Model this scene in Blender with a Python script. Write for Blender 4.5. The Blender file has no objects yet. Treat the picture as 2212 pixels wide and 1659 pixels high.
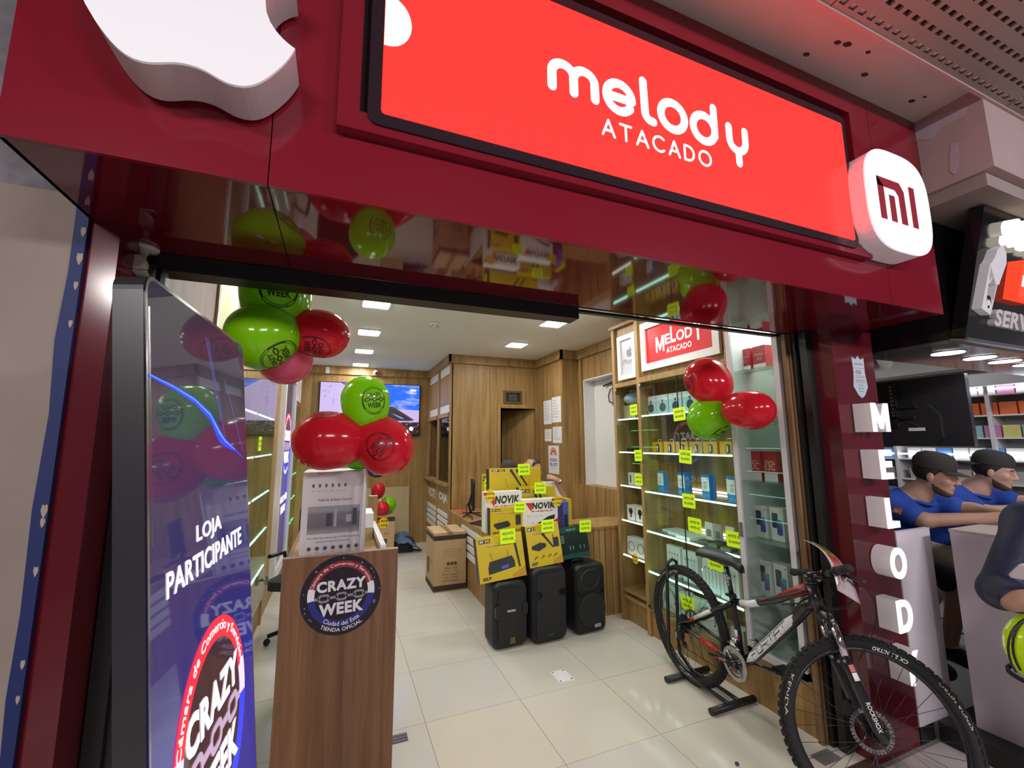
import bpy, bmesh, math, random
import numpy as np
from mathutils import Vector, Matrix
rnd = random.Random(7)
S = bpy.context.scene
COL = S.collection
PI = math.pi

# ------------------------------------------------------------------ camera, world, lights, exposure
yaw, pit, rol = 0.3815, 0.1372, -0.0055
cy_, sy_, cp_, sp_ = math.cos(yaw), math.sin(yaw), math.cos(pit), math.sin(pit)
fw = Vector((sy_*cp_, cy_*cp_, sp_)); rt = Vector((cy_, -sy_, 0)); upv = rt.cross(fw)
r2 = rt*math.cos(rol) + upv*math.sin(rol); u2 = upv*math.cos(rol) - rt*math.sin(rol)
cam = bpy.data.cameras.new('camera'); co = bpy.data.objects.new('camera', cam); COL.objects.link(co)
co.matrix_world = Matrix(((r2.x, u2.x, -fw.x, -0.538), (r2.y, u2.y, -fw.y, -3.9294), (r2.z, u2.z, -fw.z, 1.6166), (0, 0, 0, 1)))
cam.sensor_width = 36; cam.sensor_fit = 'HORIZONTAL'; cam.lens = 919.9/2212*36; cam.clip_start = 0.02
S.camera = co
S.view_settings.view_transform = 'Standard'; S.view_settings.look = 'None'
S.view_settings.exposure = 0.75; S.view_settings.gamma = 1.0; S.view_settings.use_curve_mapping = False
W = bpy.data.worlds.new('world'); S.world = W; W.use_nodes = True
W.node_tree.nodes['Background'].inputs[0].default_value = (0.75, 0.72, 0.82, 1)
W.node_tree.nodes['Background'].inputs[1].default_value = 0.09
S.cycles.max_bounces = 7; S.cycles.diffuse_bounces = 4; S.cycles.glossy_bounces = 4; S.cycles.transparent_max_bounces = 12
S.cycles.sample_clamp_indirect = 6.0

def area_light(name, loc, size, power, color=(1, 1, 1), rot=(0, 0, 0)):
    l = bpy.data.lights.new(name, 'AREA'); l.shape = 'RECTANGLE'; l.size, l.size_y = size
    l.energy = power; l.color = color
    o = bpy.data.objects.new(name, l); COL.objects.link(o); o.location = loc; o.rotation_euler = rot
    return o
# the arcade's own ceiling lamps, behind the photographer
area_light('arcade_lamp', (-2.2, -6.2, 3.15), (1.2, 0.3), 50, (1, .92, .90), (math.radians(35), 0, 0))
area_light('arcade_lamp', (0.3, -6.4, 3.15), (1.2, 0.3), 38, (1, .92, .95), (math.radians(35), 0, 0))
area_light('arcade_lamp', (3.0, -6.2, 3.15), (1.2, 0.3), 58, (.95, .9, 1), (math.radians(35), 0, 0))

# ------------------------------------------------------------------ materials
MATS = {}
def srgb(r, g, b):
    f = lambda c: (c/255/12.92) if c/255 <= .04045 else ((c/255+.055)/1.055)**2.4
    return (f(r), f(g), f(b))
def nodes_of(name):
    m = bpy.data.materials.new(name); m.use_nodes = True
    return m, m.node_tree, m.node_tree.nodes['Principled BSDF']
def pm(name, col, rough=.5, metal=0., spec=.5, emit=None, es=0., coat=0., noise=0., nscale=8., bump=0., bscale=60., alpha=1., sss=0., trans=0.):
    if name in MATS: return MATS[name]
    m, t, b = nodes_of(name)
    b.inputs['Base Color'].default_value = (*col, 1); b.inputs['Roughness'].default_value = rough
    b.inputs['Metallic'].default_value = metal; b.inputs['Specular IOR Level'].default_value = spec
    b.inputs['Coat Weight'].default_value = coat; b.inputs['Coat Roughness'].default_value = .05
    if trans: b.inputs['Transmission Weight'].default_value = trans
    if emit: b.inputs['Emission Color'].default_value = (*emit, 1); b.inputs['Emission Strength'].default_value = es
    if noise:
        tc = t.nodes.new('ShaderNodeNewGeometry'); n = t.nodes.new('ShaderNodeTexNoise'); n.inputs['Scale'].default_value = nscale; n.inputs['Detail'].default_value = 5
        t.links.new(tc.outputs['Position'], n.inputs['Vector'])
        x = t.nodes.new('ShaderNodeMixRGB'); x.inputs[1].default_value = (*[c*(1-noise) for c in col], 1); x.inputs[2].default_value = (*[min(1, c*(1+noise)) for c in col], 1)
        t.links.new(n.outputs['Fac'], x.inputs[0]); t.links.new(x.outputs[0], b.inputs['Base Color'])
    if bump:
        tc = t.nodes.new('ShaderNodeNewGeometry'); n = t.nodes.new('ShaderNodeTexNoise'); n.inputs['Scale'].default_value = bscale; n.inputs['Detail'].default_value = 4
        t.links.new(tc.outputs['Position'], n.inputs['Vector'])
        bp = t.nodes.new('ShaderNodeBump'); bp.inputs['Strength'].default_value = bump; bp.inputs['Distance'].default_value = .01
        t.links.new(n.outputs['Fac'], bp.inputs['Height']); t.links.new(bp.outputs[0], b.inputs['Normal'])
    MATS[name] = m
    return m
def em(name, col, s):
    return pm(name, (.02, .02, .02), .4, emit=col, es=s)
def wood(name, dark, light, rough=.45, sc=(16, 16, .9)):
    if name in MATS: return MATS[name]
    m, t, b = nodes_of(name)
    g = t.nodes.new('ShaderNodeNewGeometry'); mp = t.nodes.new('ShaderNodeMapping'); mp.inputs['Scale'].default_value = sc
    t.links.new(g.outputs['Position'], mp.inputs['Vector'])
    n = t.nodes.new('ShaderNodeTexNoise'); n.inputs['Scale'].default_value = 1.0; n.inputs['Detail'].default_value = 4; n.inputs['Distortion'].default_value = .6
    t.links.new(mp.outputs[0], n.inputs['Vector'])
    n2 = t.nodes.new('ShaderNodeTexNoise'); n2.inputs['Scale'].default_value = 5.0; n2.inputs['Detail'].default_value = 2
    t.links.new(mp.outputs[0], n2.inputs['Vector'])
    ad = t.nodes.new('ShaderNodeMath'); ad.operation = 'MULTIPLY_ADD'; ad.inputs[1].default_value = .35
    t.links.new(n2.outputs['Fac'], ad.inputs[0]); t.links.new(n.outputs['Fac'], ad.inputs[2])
    cr = t.nodes.new('ShaderNodeValToRGB'); e = cr.color_ramp.elements
    e[0].position = .42; e[0].color = (*dark, 1); e[1].position = .88; e[1].color = (*light, 1)
    t.links.new(ad.outputs[0], cr.inputs[0]); t.links.new(cr.outputs[0], b.inputs['Base Color'])
    b.inputs['Roughness'].default_value = rough; b.inputs['Specular IOR Level'].default_value = .4
    MATS[name] = m
    return m
def pane(name, tint=(.93, .97, .95), ior=1.5, rough=.0, body=0.0, bodycol=(.4, .6, .5)):
    """thin glass: Fresnel mix of clear and mirror"""
    if name in MATS: return MATS[name]
    m = bpy.data.materials.new(name); m.use_nodes = True; t = m.node_tree
    for n in list(t.nodes): t.nodes.remove(n)
    o = t.nodes.new('ShaderNodeOutputMaterial'); mx = t.nodes.new('ShaderNodeMixShader'); tr = t.nodes.new('ShaderNodeBsdfTransparent'); gl = t.nodes.new('ShaderNodeBsdfGlossy')
    lw = t.nodes.new('ShaderNodeLayerWeight'); lw.inputs[0].default_value = .5; f0 = ((ior-1)/(ior+1))**2
    pw = t.nodes.new('ShaderNodeMath'); pw.operation = 'POWER'; pw.inputs[1].default_value = 5; t.links.new(lw.outputs['Facing'], pw.inputs[0])
    fr = t.nodes.new('ShaderNodeMath'); fr.operation = 'MULTIPLY_ADD'; fr.inputs[1].default_value = 1-f0; fr.inputs[2].default_value = f0; t.links.new(pw.outputs[0], fr.inputs[0])
    tr.inputs[0].default_value = (*tint, 1); gl.inputs['Roughness'].default_value = rough
    t.links.new(fr.outputs[0], mx.inputs[0]); t.links.new(tr.outputs[0], mx.inputs[1]); t.links.new(gl.outputs[0], mx.inputs[2])
    last = mx
    if body:
        df = t.nodes.new('ShaderNodeBsdfDiffuse'); df.inputs[0].default_value = (*bodycol, 1)
        m2 = t.nodes.new('ShaderNodeMixShader'); m2.inputs[0].default_value = body
        t.links.new(mx.outputs[0], m2.inputs[1]); t.links.new(df.outputs[0], m2.inputs[2]); last = m2
    t.links.new(last.outputs[0], o.inputs[0])
    MATS[name] = m
    return m

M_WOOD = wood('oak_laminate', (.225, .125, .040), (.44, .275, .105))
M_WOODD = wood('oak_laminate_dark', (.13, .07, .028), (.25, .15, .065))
M_WALNUT_AND_SHADE = wood('walnut_and_shaded_wood', (.13, .062, .028), (.25, .125, .06), sc=(20, 20, .8))  # podium walnut; also paints in the shade on the left entry wood
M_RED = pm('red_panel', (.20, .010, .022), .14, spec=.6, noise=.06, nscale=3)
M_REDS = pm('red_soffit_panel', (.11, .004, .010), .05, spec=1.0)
M_RED_SHADED = pm('red_panel_shaded', (.105, .007, .014), .14, spec=.6, noise=.06, nscale=3)  # fascia red darkened in colour for the dimmer light on the jambs
M_BLACK = pm('black_paint', (.012, .012, .013), .4)
M_BLACKG = pm('black_gloss', (.008, .008, .009), .12)
M_PLASTIC = pm('black_plastic', (.009, .0095, .011), .5, bump=.15, bscale=400)
M_RUBBER = pm('black_rubber', (.012, .012, .012), .75)
M_WHITE = pm('white_lacquer', (.78, .78, .77), .35)
M_WHITEM = pm('white_paint', (.72, .72, .70), .7)
M_PAPER = pm('white_paper', (.80, .80, .80), .8)
M_CARD = pm('cardboard', (.50, .34, .18), .8, noise=.08, nscale=30)
M_CARDL = pm('cardboard_pale', (.46, .36, .20), .8, noise=.06, nscale=20)
M_INK = pm('black_ink', (.015, .013, .012), .6)
M_INKB = pm('brown_ink', (.10, .06, .03), .8)
M_INKR = pm('red_ink', (.60, .02, .02), .5)
M_INKG = pm('grey_ink', (.25, .25, .26), .6)
M_INKW = pm('white_ink', (.85, .85, .86), .5)
M_STEEL = pm('steel', (.55, .55, .56), .25, metal=1)
M_STEELD = pm('dark_steel', (.06, .06, .065), .35, metal=.8)
M_NEON = pm('neon_card', (.60, .86, .01), .6, emit=(.55, .85, 0), es=.12)
M_YEL = pm('yellow_carton', (.60, .44, .012), .35, noise=.05, nscale=12)
M_GLASS = pane('cabinet_glass')
M_SHELF = pane('shelf_glass', (.86, .95, .90), body=.08, bodycol=(.45, .75, .62))
M_LED = em('led_strip', (.52, 1, .84), 3.2)
M_LEDW = em('led_strip_warm', (1, .93, .86), 2.5)
M_PANEL = em('ceiling_led', (1, .985, .94), 46)

# ------------------------------------------------------------------ mesh helpers
class MB:
    def __init__(self): self.b = bmesh.new(); self.mi = 0; self.smooth = False
    def _f(self, vs):
        try:
            f = self.b.faces.new(vs); f.material_index = self.mi; f.smooth = self.smooth; return f
        except ValueError: return None
    def box(self, x0, x1, y0, y1, z0, z1, M=None):
        P = [(x0, y0, z0), (x1, y0, z0), (x1, y1, z0), (x0, y1, z0), (x0, y0, z1), (x1, y0, z1), (x1, y1, z1), (x0, y1, z1)]
        v = [self.b.verts.new(M @ Vector(p) if M else p) for p in P]
        for q in ((0, 3, 2, 1), (4, 5, 6, 7), (0, 1, 5, 4), (1, 2, 6, 5), (2, 3, 7, 6), (3, 0, 4, 7)): self._f([v[i] for i in q])
        return self
    def prism(self, poly, fr, d0, d1):
        """polygon in frame fr=(o,u,v) pushed along n=u x v from d0 to d1"""
        o, u, v = [Vector(a) for a in fr]; n = u.cross(v).normalized()
        a = [self.b.verts.new(o+u*x+v*y+n*d0) for x, y in poly]; c = [self.b.verts.new(o+u*x+v*y+n*d1) for x, y in poly]
        ar = sum(poly[i][0]*poly[(i+1) % len(poly)][1]-poly[(i+1) % len(poly)][0]*poly[i][1] for i in range(len(poly)))
        if ar < 0: a.reverse(); c.reverse()
        k = len(a)
        self._f(a[::-1]); self._f(c)
        for i in range(k): self._f([a[i], a[(i+1) % k], c[(i+1) % k], c[i]])
        return self
    def quad(self, *p): self._f([self.b.verts.new(q) for q in p]); return self
    def lathe(self, prof, M=None, n=20, cap=True):
        rings = []
        for r, z in prof:
            rings.append([self.b.verts.new((M @ Vector((r*math.cos(2*PI*i/n), r*math.sin(2*PI*i/n), z))) if M else (r*math.cos(2*PI*i/n), r*math.sin(2*PI*i/n), z)) for i in range(n)])
        for a, c in zip(rings, rings[1:]):
            for i in range(n): self._f([a[i], a[(i+1) % n], c[(i+1) % n], c[i]])
        if cap:
            s = self.smooth; self.smooth = False
            if prof[0][0] > 1e-6: self._f(rings[0][::-1])
            if prof[-1][0] > 1e-6: self._f(rings[-1])
            self.smooth = s
        return self
    def cyl(self, p, q, r, r2=None, n=14):
        p, q = Vector(p), Vector(q); d = q-p
        M = Matrix.Translation(p) @ d.to_track_quat('Z', 'Y').to_matrix().to_4x4()
        s = self.smooth; self.smooth = True
        self.lathe([(r, 0), (r if r2 is None else r2, d.length)], M, n); self.smooth = s
        return self
    def tube(self, pts, rad, n=8, closed=False, flat=1.0):
        pts = [Vector(p) for p in pts]; k = len(pts); rad = rad if isinstance(rad, (list, tuple)) else [rad]*k
        rings = []; prev = None
        for i, p in enumerate(pts):
            a = pts[(i-1) % k] if closed or i > 0 else p; c = pts[(i+1) % k] if closed or i < k-1 else p
            t = (c-a).normalized()
            if prev is None:
                s = Vector((0, 0, 1)) if abs(t.z) < .9 else Vector((1, 0, 0))
                x = t.cross(s).normalized()
            else: x = (prev - t*prev.dot(t)).normalized()
            prev = x; y = t.cross(x)
            rings.append([self.b.verts.new(p+(x*math.cos(2*PI*j/n)+y*math.sin(2*PI*j/n)*flat)*rad[i]) for j in range(n)])
        s = self.smooth; self.smooth = True
        for i in range(k if closed else k-1):
            a, c = rings[i], rings[(i+1) % k]
            for j in range(n): self._f([a[j], a[(j+1) % n], c[(j+1) % n], c[j]])
        self.smooth = s
        if not closed: self._f(rings[0][::-1]); self._f(rings[-1])
        return self
    def ball(self, c, r, M=None, nu=16, nv=10):
        c = Vector(c); r = r if isinstance(r, (tuple, list)) else (r, r, r)
        s = self.smooth; self.smooth = True
        rows = []
        for j in range(1, nv):
            t = PI*j/nv
            rows.append([Vector((r[0]*math.sin(t)*math.cos(2*PI*i/nu), r[1]*math.sin(t)*math.sin(2*PI*i/nu), -r[2]*math.cos(t))) for i in range(nu)])
        f = lambda v: self.b.verts.new((M @ v if M else v)+c)
        rows = [[f(v) for v in q] for q in rows]; bo = f(Vector((0, 0, -r[2]))); to = f(Vector((0, 0, r[2])))
        for i in range(nu):
            k = (i+1) % nu
            self._f([bo, rows[0][k], rows[0][i]]); self._f([to, rows[-1][i], rows[-1][k]])
            for a, c2 in zip(rows, rows[1:]): self._f([a[i], a[k], c2[k], c2[i]])
        self.smooth = s
        return self
    def text(self, s, fr, w=None, h=None, bold=0., cx=0., cy=0., d=.0008, bend=None, mapf=None, shear=0., sub=False):
        """text centred at (cx,cy) in frame; w and/or h give its size"""
        vs, fs, (W0, H0) = glyphs(s, bold)
        if w is None: w = h*W0/H0
        if h is None: h = w*H0/W0
        if mapf is None:
            o, u, v = [Vector(a) for a in fr]; n = u.cross(v).normalized()
            mapf = lambda x, y: o+u*x+v*y+n*d
        out = []
        for x, y in vs:
            x = x*w/W0; y = y*h/H0; x += shear*y
            if bend:
                R, top = bend; a = x/R
                if top: x, y = (R+y)*math.sin(a), (R+y)*math.cos(a)
                else: x, y = (R-y)*math.sin(a), -(R-y)*math.cos(a)
            out.append(self.b.verts.new(mapf(x+cx, y+cy)))
        for f in fs: self._f([out[i] for i in f])
        return self
    def build(self, name, mat, parent=None, bevel=0., world=True, seg=1, loc=None):
        b = self.b
        if bevel:
            es = [e for e in b.edges if len(e.link_faces) == 2 and e.calc_face_angle(0) > .5]
            bmesh.ops.bevel(b, geom=es, offset=bevel, segments=seg, profile=.5, affect='EDGES', clamp_overlap=True)
        if parent is not None and world:
            p = parent
            while p.parent: p = p.parent
            bmesh.ops.translate(b, verts=b.verts, vec=-p.location)
        me = bpy.data.meshes.new(name); b.to_mesh(me); b.free()
        for m in (mat if isinstance(mat, (list, tuple)) else [mat]): me.materials.append(m)
        o = bpy.data.objects.new(name, me); COL.objects.link(o)
        if parent is not None: o.parent = parent
        if loc: o.location = loc
        return o

GL = {}
def glyphs(s, bold):
    k = (s, bold)
    if k in GL: return GL[k]
    if s == 'M': return [(x-.5, z-.5) for x, z in ((0, 0), (0, 1), (.24, 1), (.5, .42), (.76, 1), (1, 1), (1, 0), (.8, 0), (.8, .60), (.575, .10), (.425, .10), (.2, .60), (.2, 0))][::-1], [tuple(range(13))], (1, 1)
    c = bpy.data.curves.new('t', 'FONT'); c.body = s; c.size = 1; c.resolution_u = 3 if len(s) > 3 else 8; c.offset = bold; c.align_x = 'CENTER'
    if bold: c.space_character = 1+bold*2
    o = bpy.data.objects.new('t', c); COL.objects.link(o)
    dg = bpy.context.evaluated_depsgraph_get(); me = bpy.data.meshes.new_from_object(o.evaluated_get(dg))
    vs = [(v.co.x, v.co.y) for v in me.vertices]; fs = [tuple(p.vertices) for p in me.polygons]
    bpy.data.objects.remove(o); bpy.data.curves.remove(c); bpy.data.meshes.remove(me)
    x0, x1 = min(v[0] for v in vs), max(v[0] for v in vs); y0, y1 = min(v[1] for v in vs), max(v[1] for v in vs)
    vs = [(x-(x0+x1)/2, y-(y0+y1)/2) for x, y in vs]
    GL[k] = (vs, fs, (max(x1-x0, .01), max(y1-y0, .01)))
    return GL[k]

def tag(o, label=None, cat=None, group=None, kind=None):
    if label: o['label'] = label
    if cat: o['category'] = cat
    if group: o['group'] = group
    if kind: o['kind'] = kind
    return o
def thing(name, loc, label, cat, group=None, rz=0.):
    o = bpy.data.objects.new(name, None); COL.objects.link(o); o.location = loc; o.rotation_euler = (0, 0, rz)
    return tag(o, label, cat, group)
def struct(name, mb, mat, bevel=0.): return tag(mb.build(name, mat, bevel=bevel), kind='structure')
def B(*a): return MB().box(*a)
def dup(o, loc=None, label=None):
    c = o.copy(); COL.objects.link(c)
    if loc is not None: c.location = loc
    if label: c['label'] = label
    for ch in list(o.children):
        d = ch.copy(); COL.objects.link(d); d.parent = c
        for g in list(ch.children):
            e = g.copy(); COL.objects.link(e); e.parent = d
    return c
def piece(mesh, name, parent, loc, rot=None):
    o = bpy.data.objects.new(name, mesh); COL.objects.link(o); o.parent = parent; o.location = loc
    if rot: o.rotation_euler = rot
    return o
def circ(cx, cy, r, n=24, a0=0, a1=2*PI):
    return [(cx+r*math.cos(a0+(a1-a0)*i/n), cy+r*math.sin(a0+(a1-a0)*i/n)) for i in range(n+(0 if abs(a1-a0-2*PI) < 1e-6 else 1))]
def rrect(x0, x1, y0, y1, r, n=5):
    o = []
    for cx, cy, a in ((x1-r, y1-r, 0), (x0+r, y1-r, PI/2), (x0+r, y0+r, PI), (x1-r, y0+r, 1.5*PI)):
        o += [(cx+r*math.cos(a+PI/2*i/n), cy+r*math.sin(a+PI/2*i/n)) for i in range(n+1)]
    return o
def stroke(mb, pts, w, fr, d0, d1, n=8):
    """rounded thick polyline as short prisms"""
    for (x0, y0), (x1, y1) in zip(pts, pts[1:]):
        a = math.atan2(y1-y0, x1-x0)
        mb.prism([(x0+w*math.cos(a+PI/2+PI*i/n), y0+w*math.sin(a+PI/2+PI*i/n)) for i in range(n+1)] +
                 [(x1+w*math.cos(a-PI/2+PI*i/n), y1+w*math.sin(a-PI/2+PI*i/n)) for i in range(n+1)], fr, d0, d1)
    return mb
XU, ZU = Vector((1, 0, 0)), Vector((0, 0, 1))
def front(x, y, z): return (Vector((x, y, z)), XU, ZU)          # faces -y
def faceL(x, y, z): return (Vector((x, y, z)), Vector((0, -1, 0)), ZU)   # faces -x (u runs towards the street)
def faceR(x, y, z): return (Vector((x, y, z)), Vector((0, 1, 0)), ZU)    # faces +x
# ================================================================== SETTING
ZC, YB, XW, XL, XR, YF = 2.86, 3.45, 2.45, -1.13, 1.96, 1.88
M_TILE = [pm('floor_tile_%d' % i, c, .10, spec=.55, noise=.05, nscale=2.2) for i, c in enumerate(((.60, .57, .50), (.58, .56, .51), (.62, .58, .49)))]
M_TILEO = [pm('street_tile_%d' % i, c, .25, noise=.10, nscale=6) for i, c in enumerate(((.58, .52, .48), (.53, .48, .45)))]
M_GROUT = pm('grout', (.24, .20, .18), .9)
floor = struct('floor', B(-1.75, 2.6, -2.42, 3.6, -.12, -.002), M_GROUT)
tmesh = []
for m in M_TILE:
    t = B(.0016, .5984, .0016, .5984, -.006, 0).build('tile', m, bevel=.0012); tmesh.append(t.data); bpy.data.objects.remove(t)
for i in range(-3, 4):
    for j in range(-4, 6): piece(tmesh[rnd.randrange(3)], 'tile', floor, (.6*i, .6*j, 0))
fo = struct('floor_outside', B(-6, 7.5, -9, -2.42, -.12, -.002), M_GROUT)
tmo = []
for m in M_TILEO:
    t = B(.002, .328, .002, .328, -.006, 0).build('tile', m, bevel=.001); tmo.append(t.data); bpy.data.objects.remove(t)
for i in range(-7, 16):
    for j in range(0, 8): piece(tmo[rnd.randrange(2)], 'tile', fo, (.33*i, -2.75-.33*j, 0))
struct('floor_neighbour', B(2.6, 7.5, -2.42, 4, -.12, 0), pm('grey_floor', (.30, .30, .28), .4, noise=.1))
struct('trim_threshold', B(-1.17, 2.04, -2.44, -2.36, 0, .012), pm('dark_threshold', (.07, .04, .03), .4))
struct('ceiling', B(-1.75, 2.6, -2.16, 3.6, ZC, ZC+.06), pm('ceiling_paint', (.82, .81, .77), .85))
# back wall: veneered boards with fine joints
wb = struct('wall_back', B(-1.75, 2.6, YB+.01, YB+.10, 0, 2.95), M_WOODD)
for k in range(5): B(-1.6+.62*k+.002, -1.6+.62*k+.618, YB-.012, YB+.012, 0, ZC).build('panel', M_WOOD, wb, bevel=.002, world=True)
wl = struct('wall_left', B(-1.75, -1.62, -2.2, 3.5, 0, 2.95), M_WOODD)
# right wall with the white recess
wr = struct('wall_right', B(XW+.16, XW+.22, -2.1, 3.5, 0, 2.95), M_WOODD)
B(XW, XW+.16, -.6, .27, 0, ZC).build('panel', M_WOOD, wr); B(XW, XW+.16, .95, 1.9, 0, ZC).build('panel', M_WOOD, wr)
B(XW, XW+.16, .27, .95, 2.44, ZC).build('panel', M_WOOD, wr, bevel=.003); B(XW-.03, XW+.16, -.42, 1.08, 0, 1.075).build('panel', M_WOOD, wr, bevel=.002)
rc = B(XW+.145, XW+.158, .285, .935, 1.075, 2.425).build('recess_back', M_WHITEM, wr)
f = MB(); f.box(XW-.006, XW+.155, .27, .285, 1.075, 2.44); f.box(XW-.006, XW+.155, .935, .95, 1.075, 2.44); f.box(XW-.006, XW+.155, .27, .95, 2.425, 2.44)
f.build('recess_frame', M_WHITE, wr)
f = MB(); f.box(XW-.04, XW+.02, .955, .985, 1.075, 2.74); f.build('batten', M_WOOD, wr, bevel=.003)
# cornice
cn = MB()
cn.box(-1.6, .84, YB-.05, YB-.01, 2.73, ZC); cn.box(.835, .865, 1.85, YB-.05, 2.745, ZC); cn.box(.835, 2.2, 1.85, 1.88, 2.745, ZC)
cn.box(2.17, 2.2, 1.05, 1.85, 2.745, ZC); cn.box(2.17, 2.45, 1.05, 1.08, 2.745, ZC); cn.box(2.42, 2.45, -.4, 1.05, 2.745, ZC)
cn.box(.822, .865, 1.84, YB-.05, 2.735, 2.75); cn.box(.822, 2.2, 1.837, 1.88, 2.735, 2.75); cn.box(2.157, 2.2, 1.037, 1.85, 2.735, 2.75); cn.box(2.157, 2.45, 1.037, 1.08, 2.735, 2.75); cn.box(2.407, 2.45, -.4, 1.05, 2.735, 2.75)
struct('trim_cornice', cn, M_WOOD, bevel=.003)
# pillar beside the booth
struct('wall_pillar', B(2.2, 2.45, 1.08, 1.9, 0, ZC), M_WOOD, bevel=.003)
# cashier booth: front wall, side wall
bf = struct('wall_booth_front', B(1.43, 1.55, YF+.012, YF+.05, 0, ZC), M_WOODD)
B(.885, 1.462, YF, YF+.04, 0, ZC).build('panel', M_WOOD, bf, bevel=.002)
B(1.485, 1.552, YF, YF+.04, 0, ZC).build('panel', M_WOOD, bf, bevel=.002)
B(1.55, 2.23, YF+.005, YF+.04, 2.17, ZC).build('panel', M_WOOD, bf, bevel=.002)
B(1.455, 1.492, YF-.014, YF+.02, 0, 2.735).build('batten', M_WOOD, bf, bevel=.003)
d1 = struct('door_1', B(1.552, 1.604, YF-.025, YF+.05, 0, 2.175), M_WOOD, bevel=.003)
B(2.155, 2.199, YF-.025, YF+.05, 0, 2.175).build('door_frame', M_WOOD, d1, bevel=.003); B(1.604, 2.155, YF-.025, YF+.05, 2.12, 2.175).build('door_frame', M_WOOD, d1, bevel=.003)
lf = MB(); Mx = Matrix.Translation((2.15, YF+.03, 0)) @ Matrix.Rotation(math.radians(-52), 4, 'Z')
lf.box(-.56, 0, 0, .035, .01, 2.11, Mx); lf.build('door_leaf', M_WOOD, d1, bevel=.003)
h = MB(); h.cyl(Mx @ Vector((-.5, -.0, 1.0)), Mx @ Vector((-.5, -.06, 1.0)), .012); h.cyl(Mx @ Vector((-.5, -.055, 1.0)), Mx @ Vector((-.39, -.055, 1.0)), .009)
h.build('door_handle', M_STEEL, d1)
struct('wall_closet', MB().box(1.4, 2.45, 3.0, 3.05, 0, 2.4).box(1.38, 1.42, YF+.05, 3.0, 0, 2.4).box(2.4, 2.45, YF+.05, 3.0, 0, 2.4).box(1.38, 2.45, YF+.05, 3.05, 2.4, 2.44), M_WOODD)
# booth side with its two service bays
bs = struct('wall_booth_side', MB().box(.865, .90, YF, 1.945, 0, ZC).box(.865, .90, 2.60, 2.72, 0, ZC).box(.865, .90, 3.40, YB, 0, ZC), M_WOOD, bevel=.002)
M_FROST = pm('frosted_white_panel', (.80, .80, .77), .3)
for k, (a, b, word) in enumerate(((1.945, 2.60, 'CAJA'), (2.72, 3.40, 'PACOTE'))):
    B(.880, .898, a, b, 2.59, 2.735).build('transom_panel', M_FROST, bs); B(.875, .90, a, b, 2.185, 2.59).build('panel', M_WOOD, bs)
    B(.880, .898, a, b, 2.045, 2.175).build('transom_panel', M_FROST, bs)
    r = MB()
    for z in (2.172, 2.585, 2.735): r.box(.868, .90, a, b, z, z+.015)
    r.box(.845, .90, a-.02, b+.02, 1.985, 2.045); r.build('rail', M_WOOD, bs, bevel=.002)
    B(.80, .95, a-.03, b+.02, 1.03, 1.062).build('sill', M_WOOD, bs, bevel=.003)
    B(.872, .90, a, b, 0, 1.03).build('panel', M_WOOD, bs)
    MB().text(word, faceL(.872, (a+b)/2+(.02 if k else -.01), .835), w=(.50 if k == 0 else .54), h=.135, bold=.03, d=.004).build('lettering', M_INKW, bs)
    br = MB()
    for q in range(4): br = B(.858, .874, a+.01, b-.012, .335+.087*q, .392+.087*q); br.build('louvre', M_WHITE, bs, bevel=.004)
    if k == 0:
        B(.884, .890, a, b, 1.062, 1.985).build('pane', pane('booth_glass', (.30, .28, .25)), bs)
        B(.88, .895, a, a+.012, 1.06, 1.985).build('window_stile', M_STEEL, bs)
    else: B(1.2, 1.22, a, b, 1.06, 2.0).build('niche_back', M_WOOD, bs)
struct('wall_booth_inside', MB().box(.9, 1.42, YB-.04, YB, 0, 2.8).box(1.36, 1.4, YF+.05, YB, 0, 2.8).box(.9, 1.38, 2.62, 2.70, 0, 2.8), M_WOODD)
# ------------------------------------------------------------------ shop front: fascia, soffit, jambs
FX0, FX1, FY, FZ0, FZ1 = -1.24, 2.345, -2.775, 2.265, 3.36
wf = struct('wall_front', MB().box(FX0+.01, FX1-.01, FY+.012, -2.16, FZ0+.012, FZ1), pm('fascia_core', (.03, .01, .01), .8))
for a, b in ((FX0, -.739), (-.736, 1.895), (1.898, FX1)):
    if a == -.736:
        p = MB().box(a, -.565, FY, FY+.012, FZ0, FZ1).box(1.70, b, FY, FY+.012, FZ0, FZ1).box(-.565, 1.70, FY, FY+.012, FZ0, 2.475).box(-.565, 1.70, FY, FY+.012, 3.215, FZ1)
    else: p = B(a, b, FY, FY+.012, FZ0, FZ1)
    p.build('fascia_panel', M_RED, wf)
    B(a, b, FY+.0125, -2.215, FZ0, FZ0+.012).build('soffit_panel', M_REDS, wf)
B(FX0, FX0+.01, FY+.0125, -2.16, FZ0, FZ1).build('end_panel', M_RED, wf); B(FX1-.01, FX1, FY+.0125, -2.16, FZ0, FZ1).build('end_panel', M_RED, wf)
fr = MB()   # raised red surround of the sign
for a in ((-.585, -.53, 2.455, 3.235), (1.675, 1.72, 2.455, 3.235)): fr.box(a[0], a[1], FY-.035, FY+.002, a[2], a[3])
fr.box(-.53, 1.675, FY-.035, FY+.002, 2.455, 2.51); fr.box(-.53, 1.675, FY-.035, FY+.002, 3.19, 3.235)
fr.build('sign_surround', M_RED, wf, bevel=.004)
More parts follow.
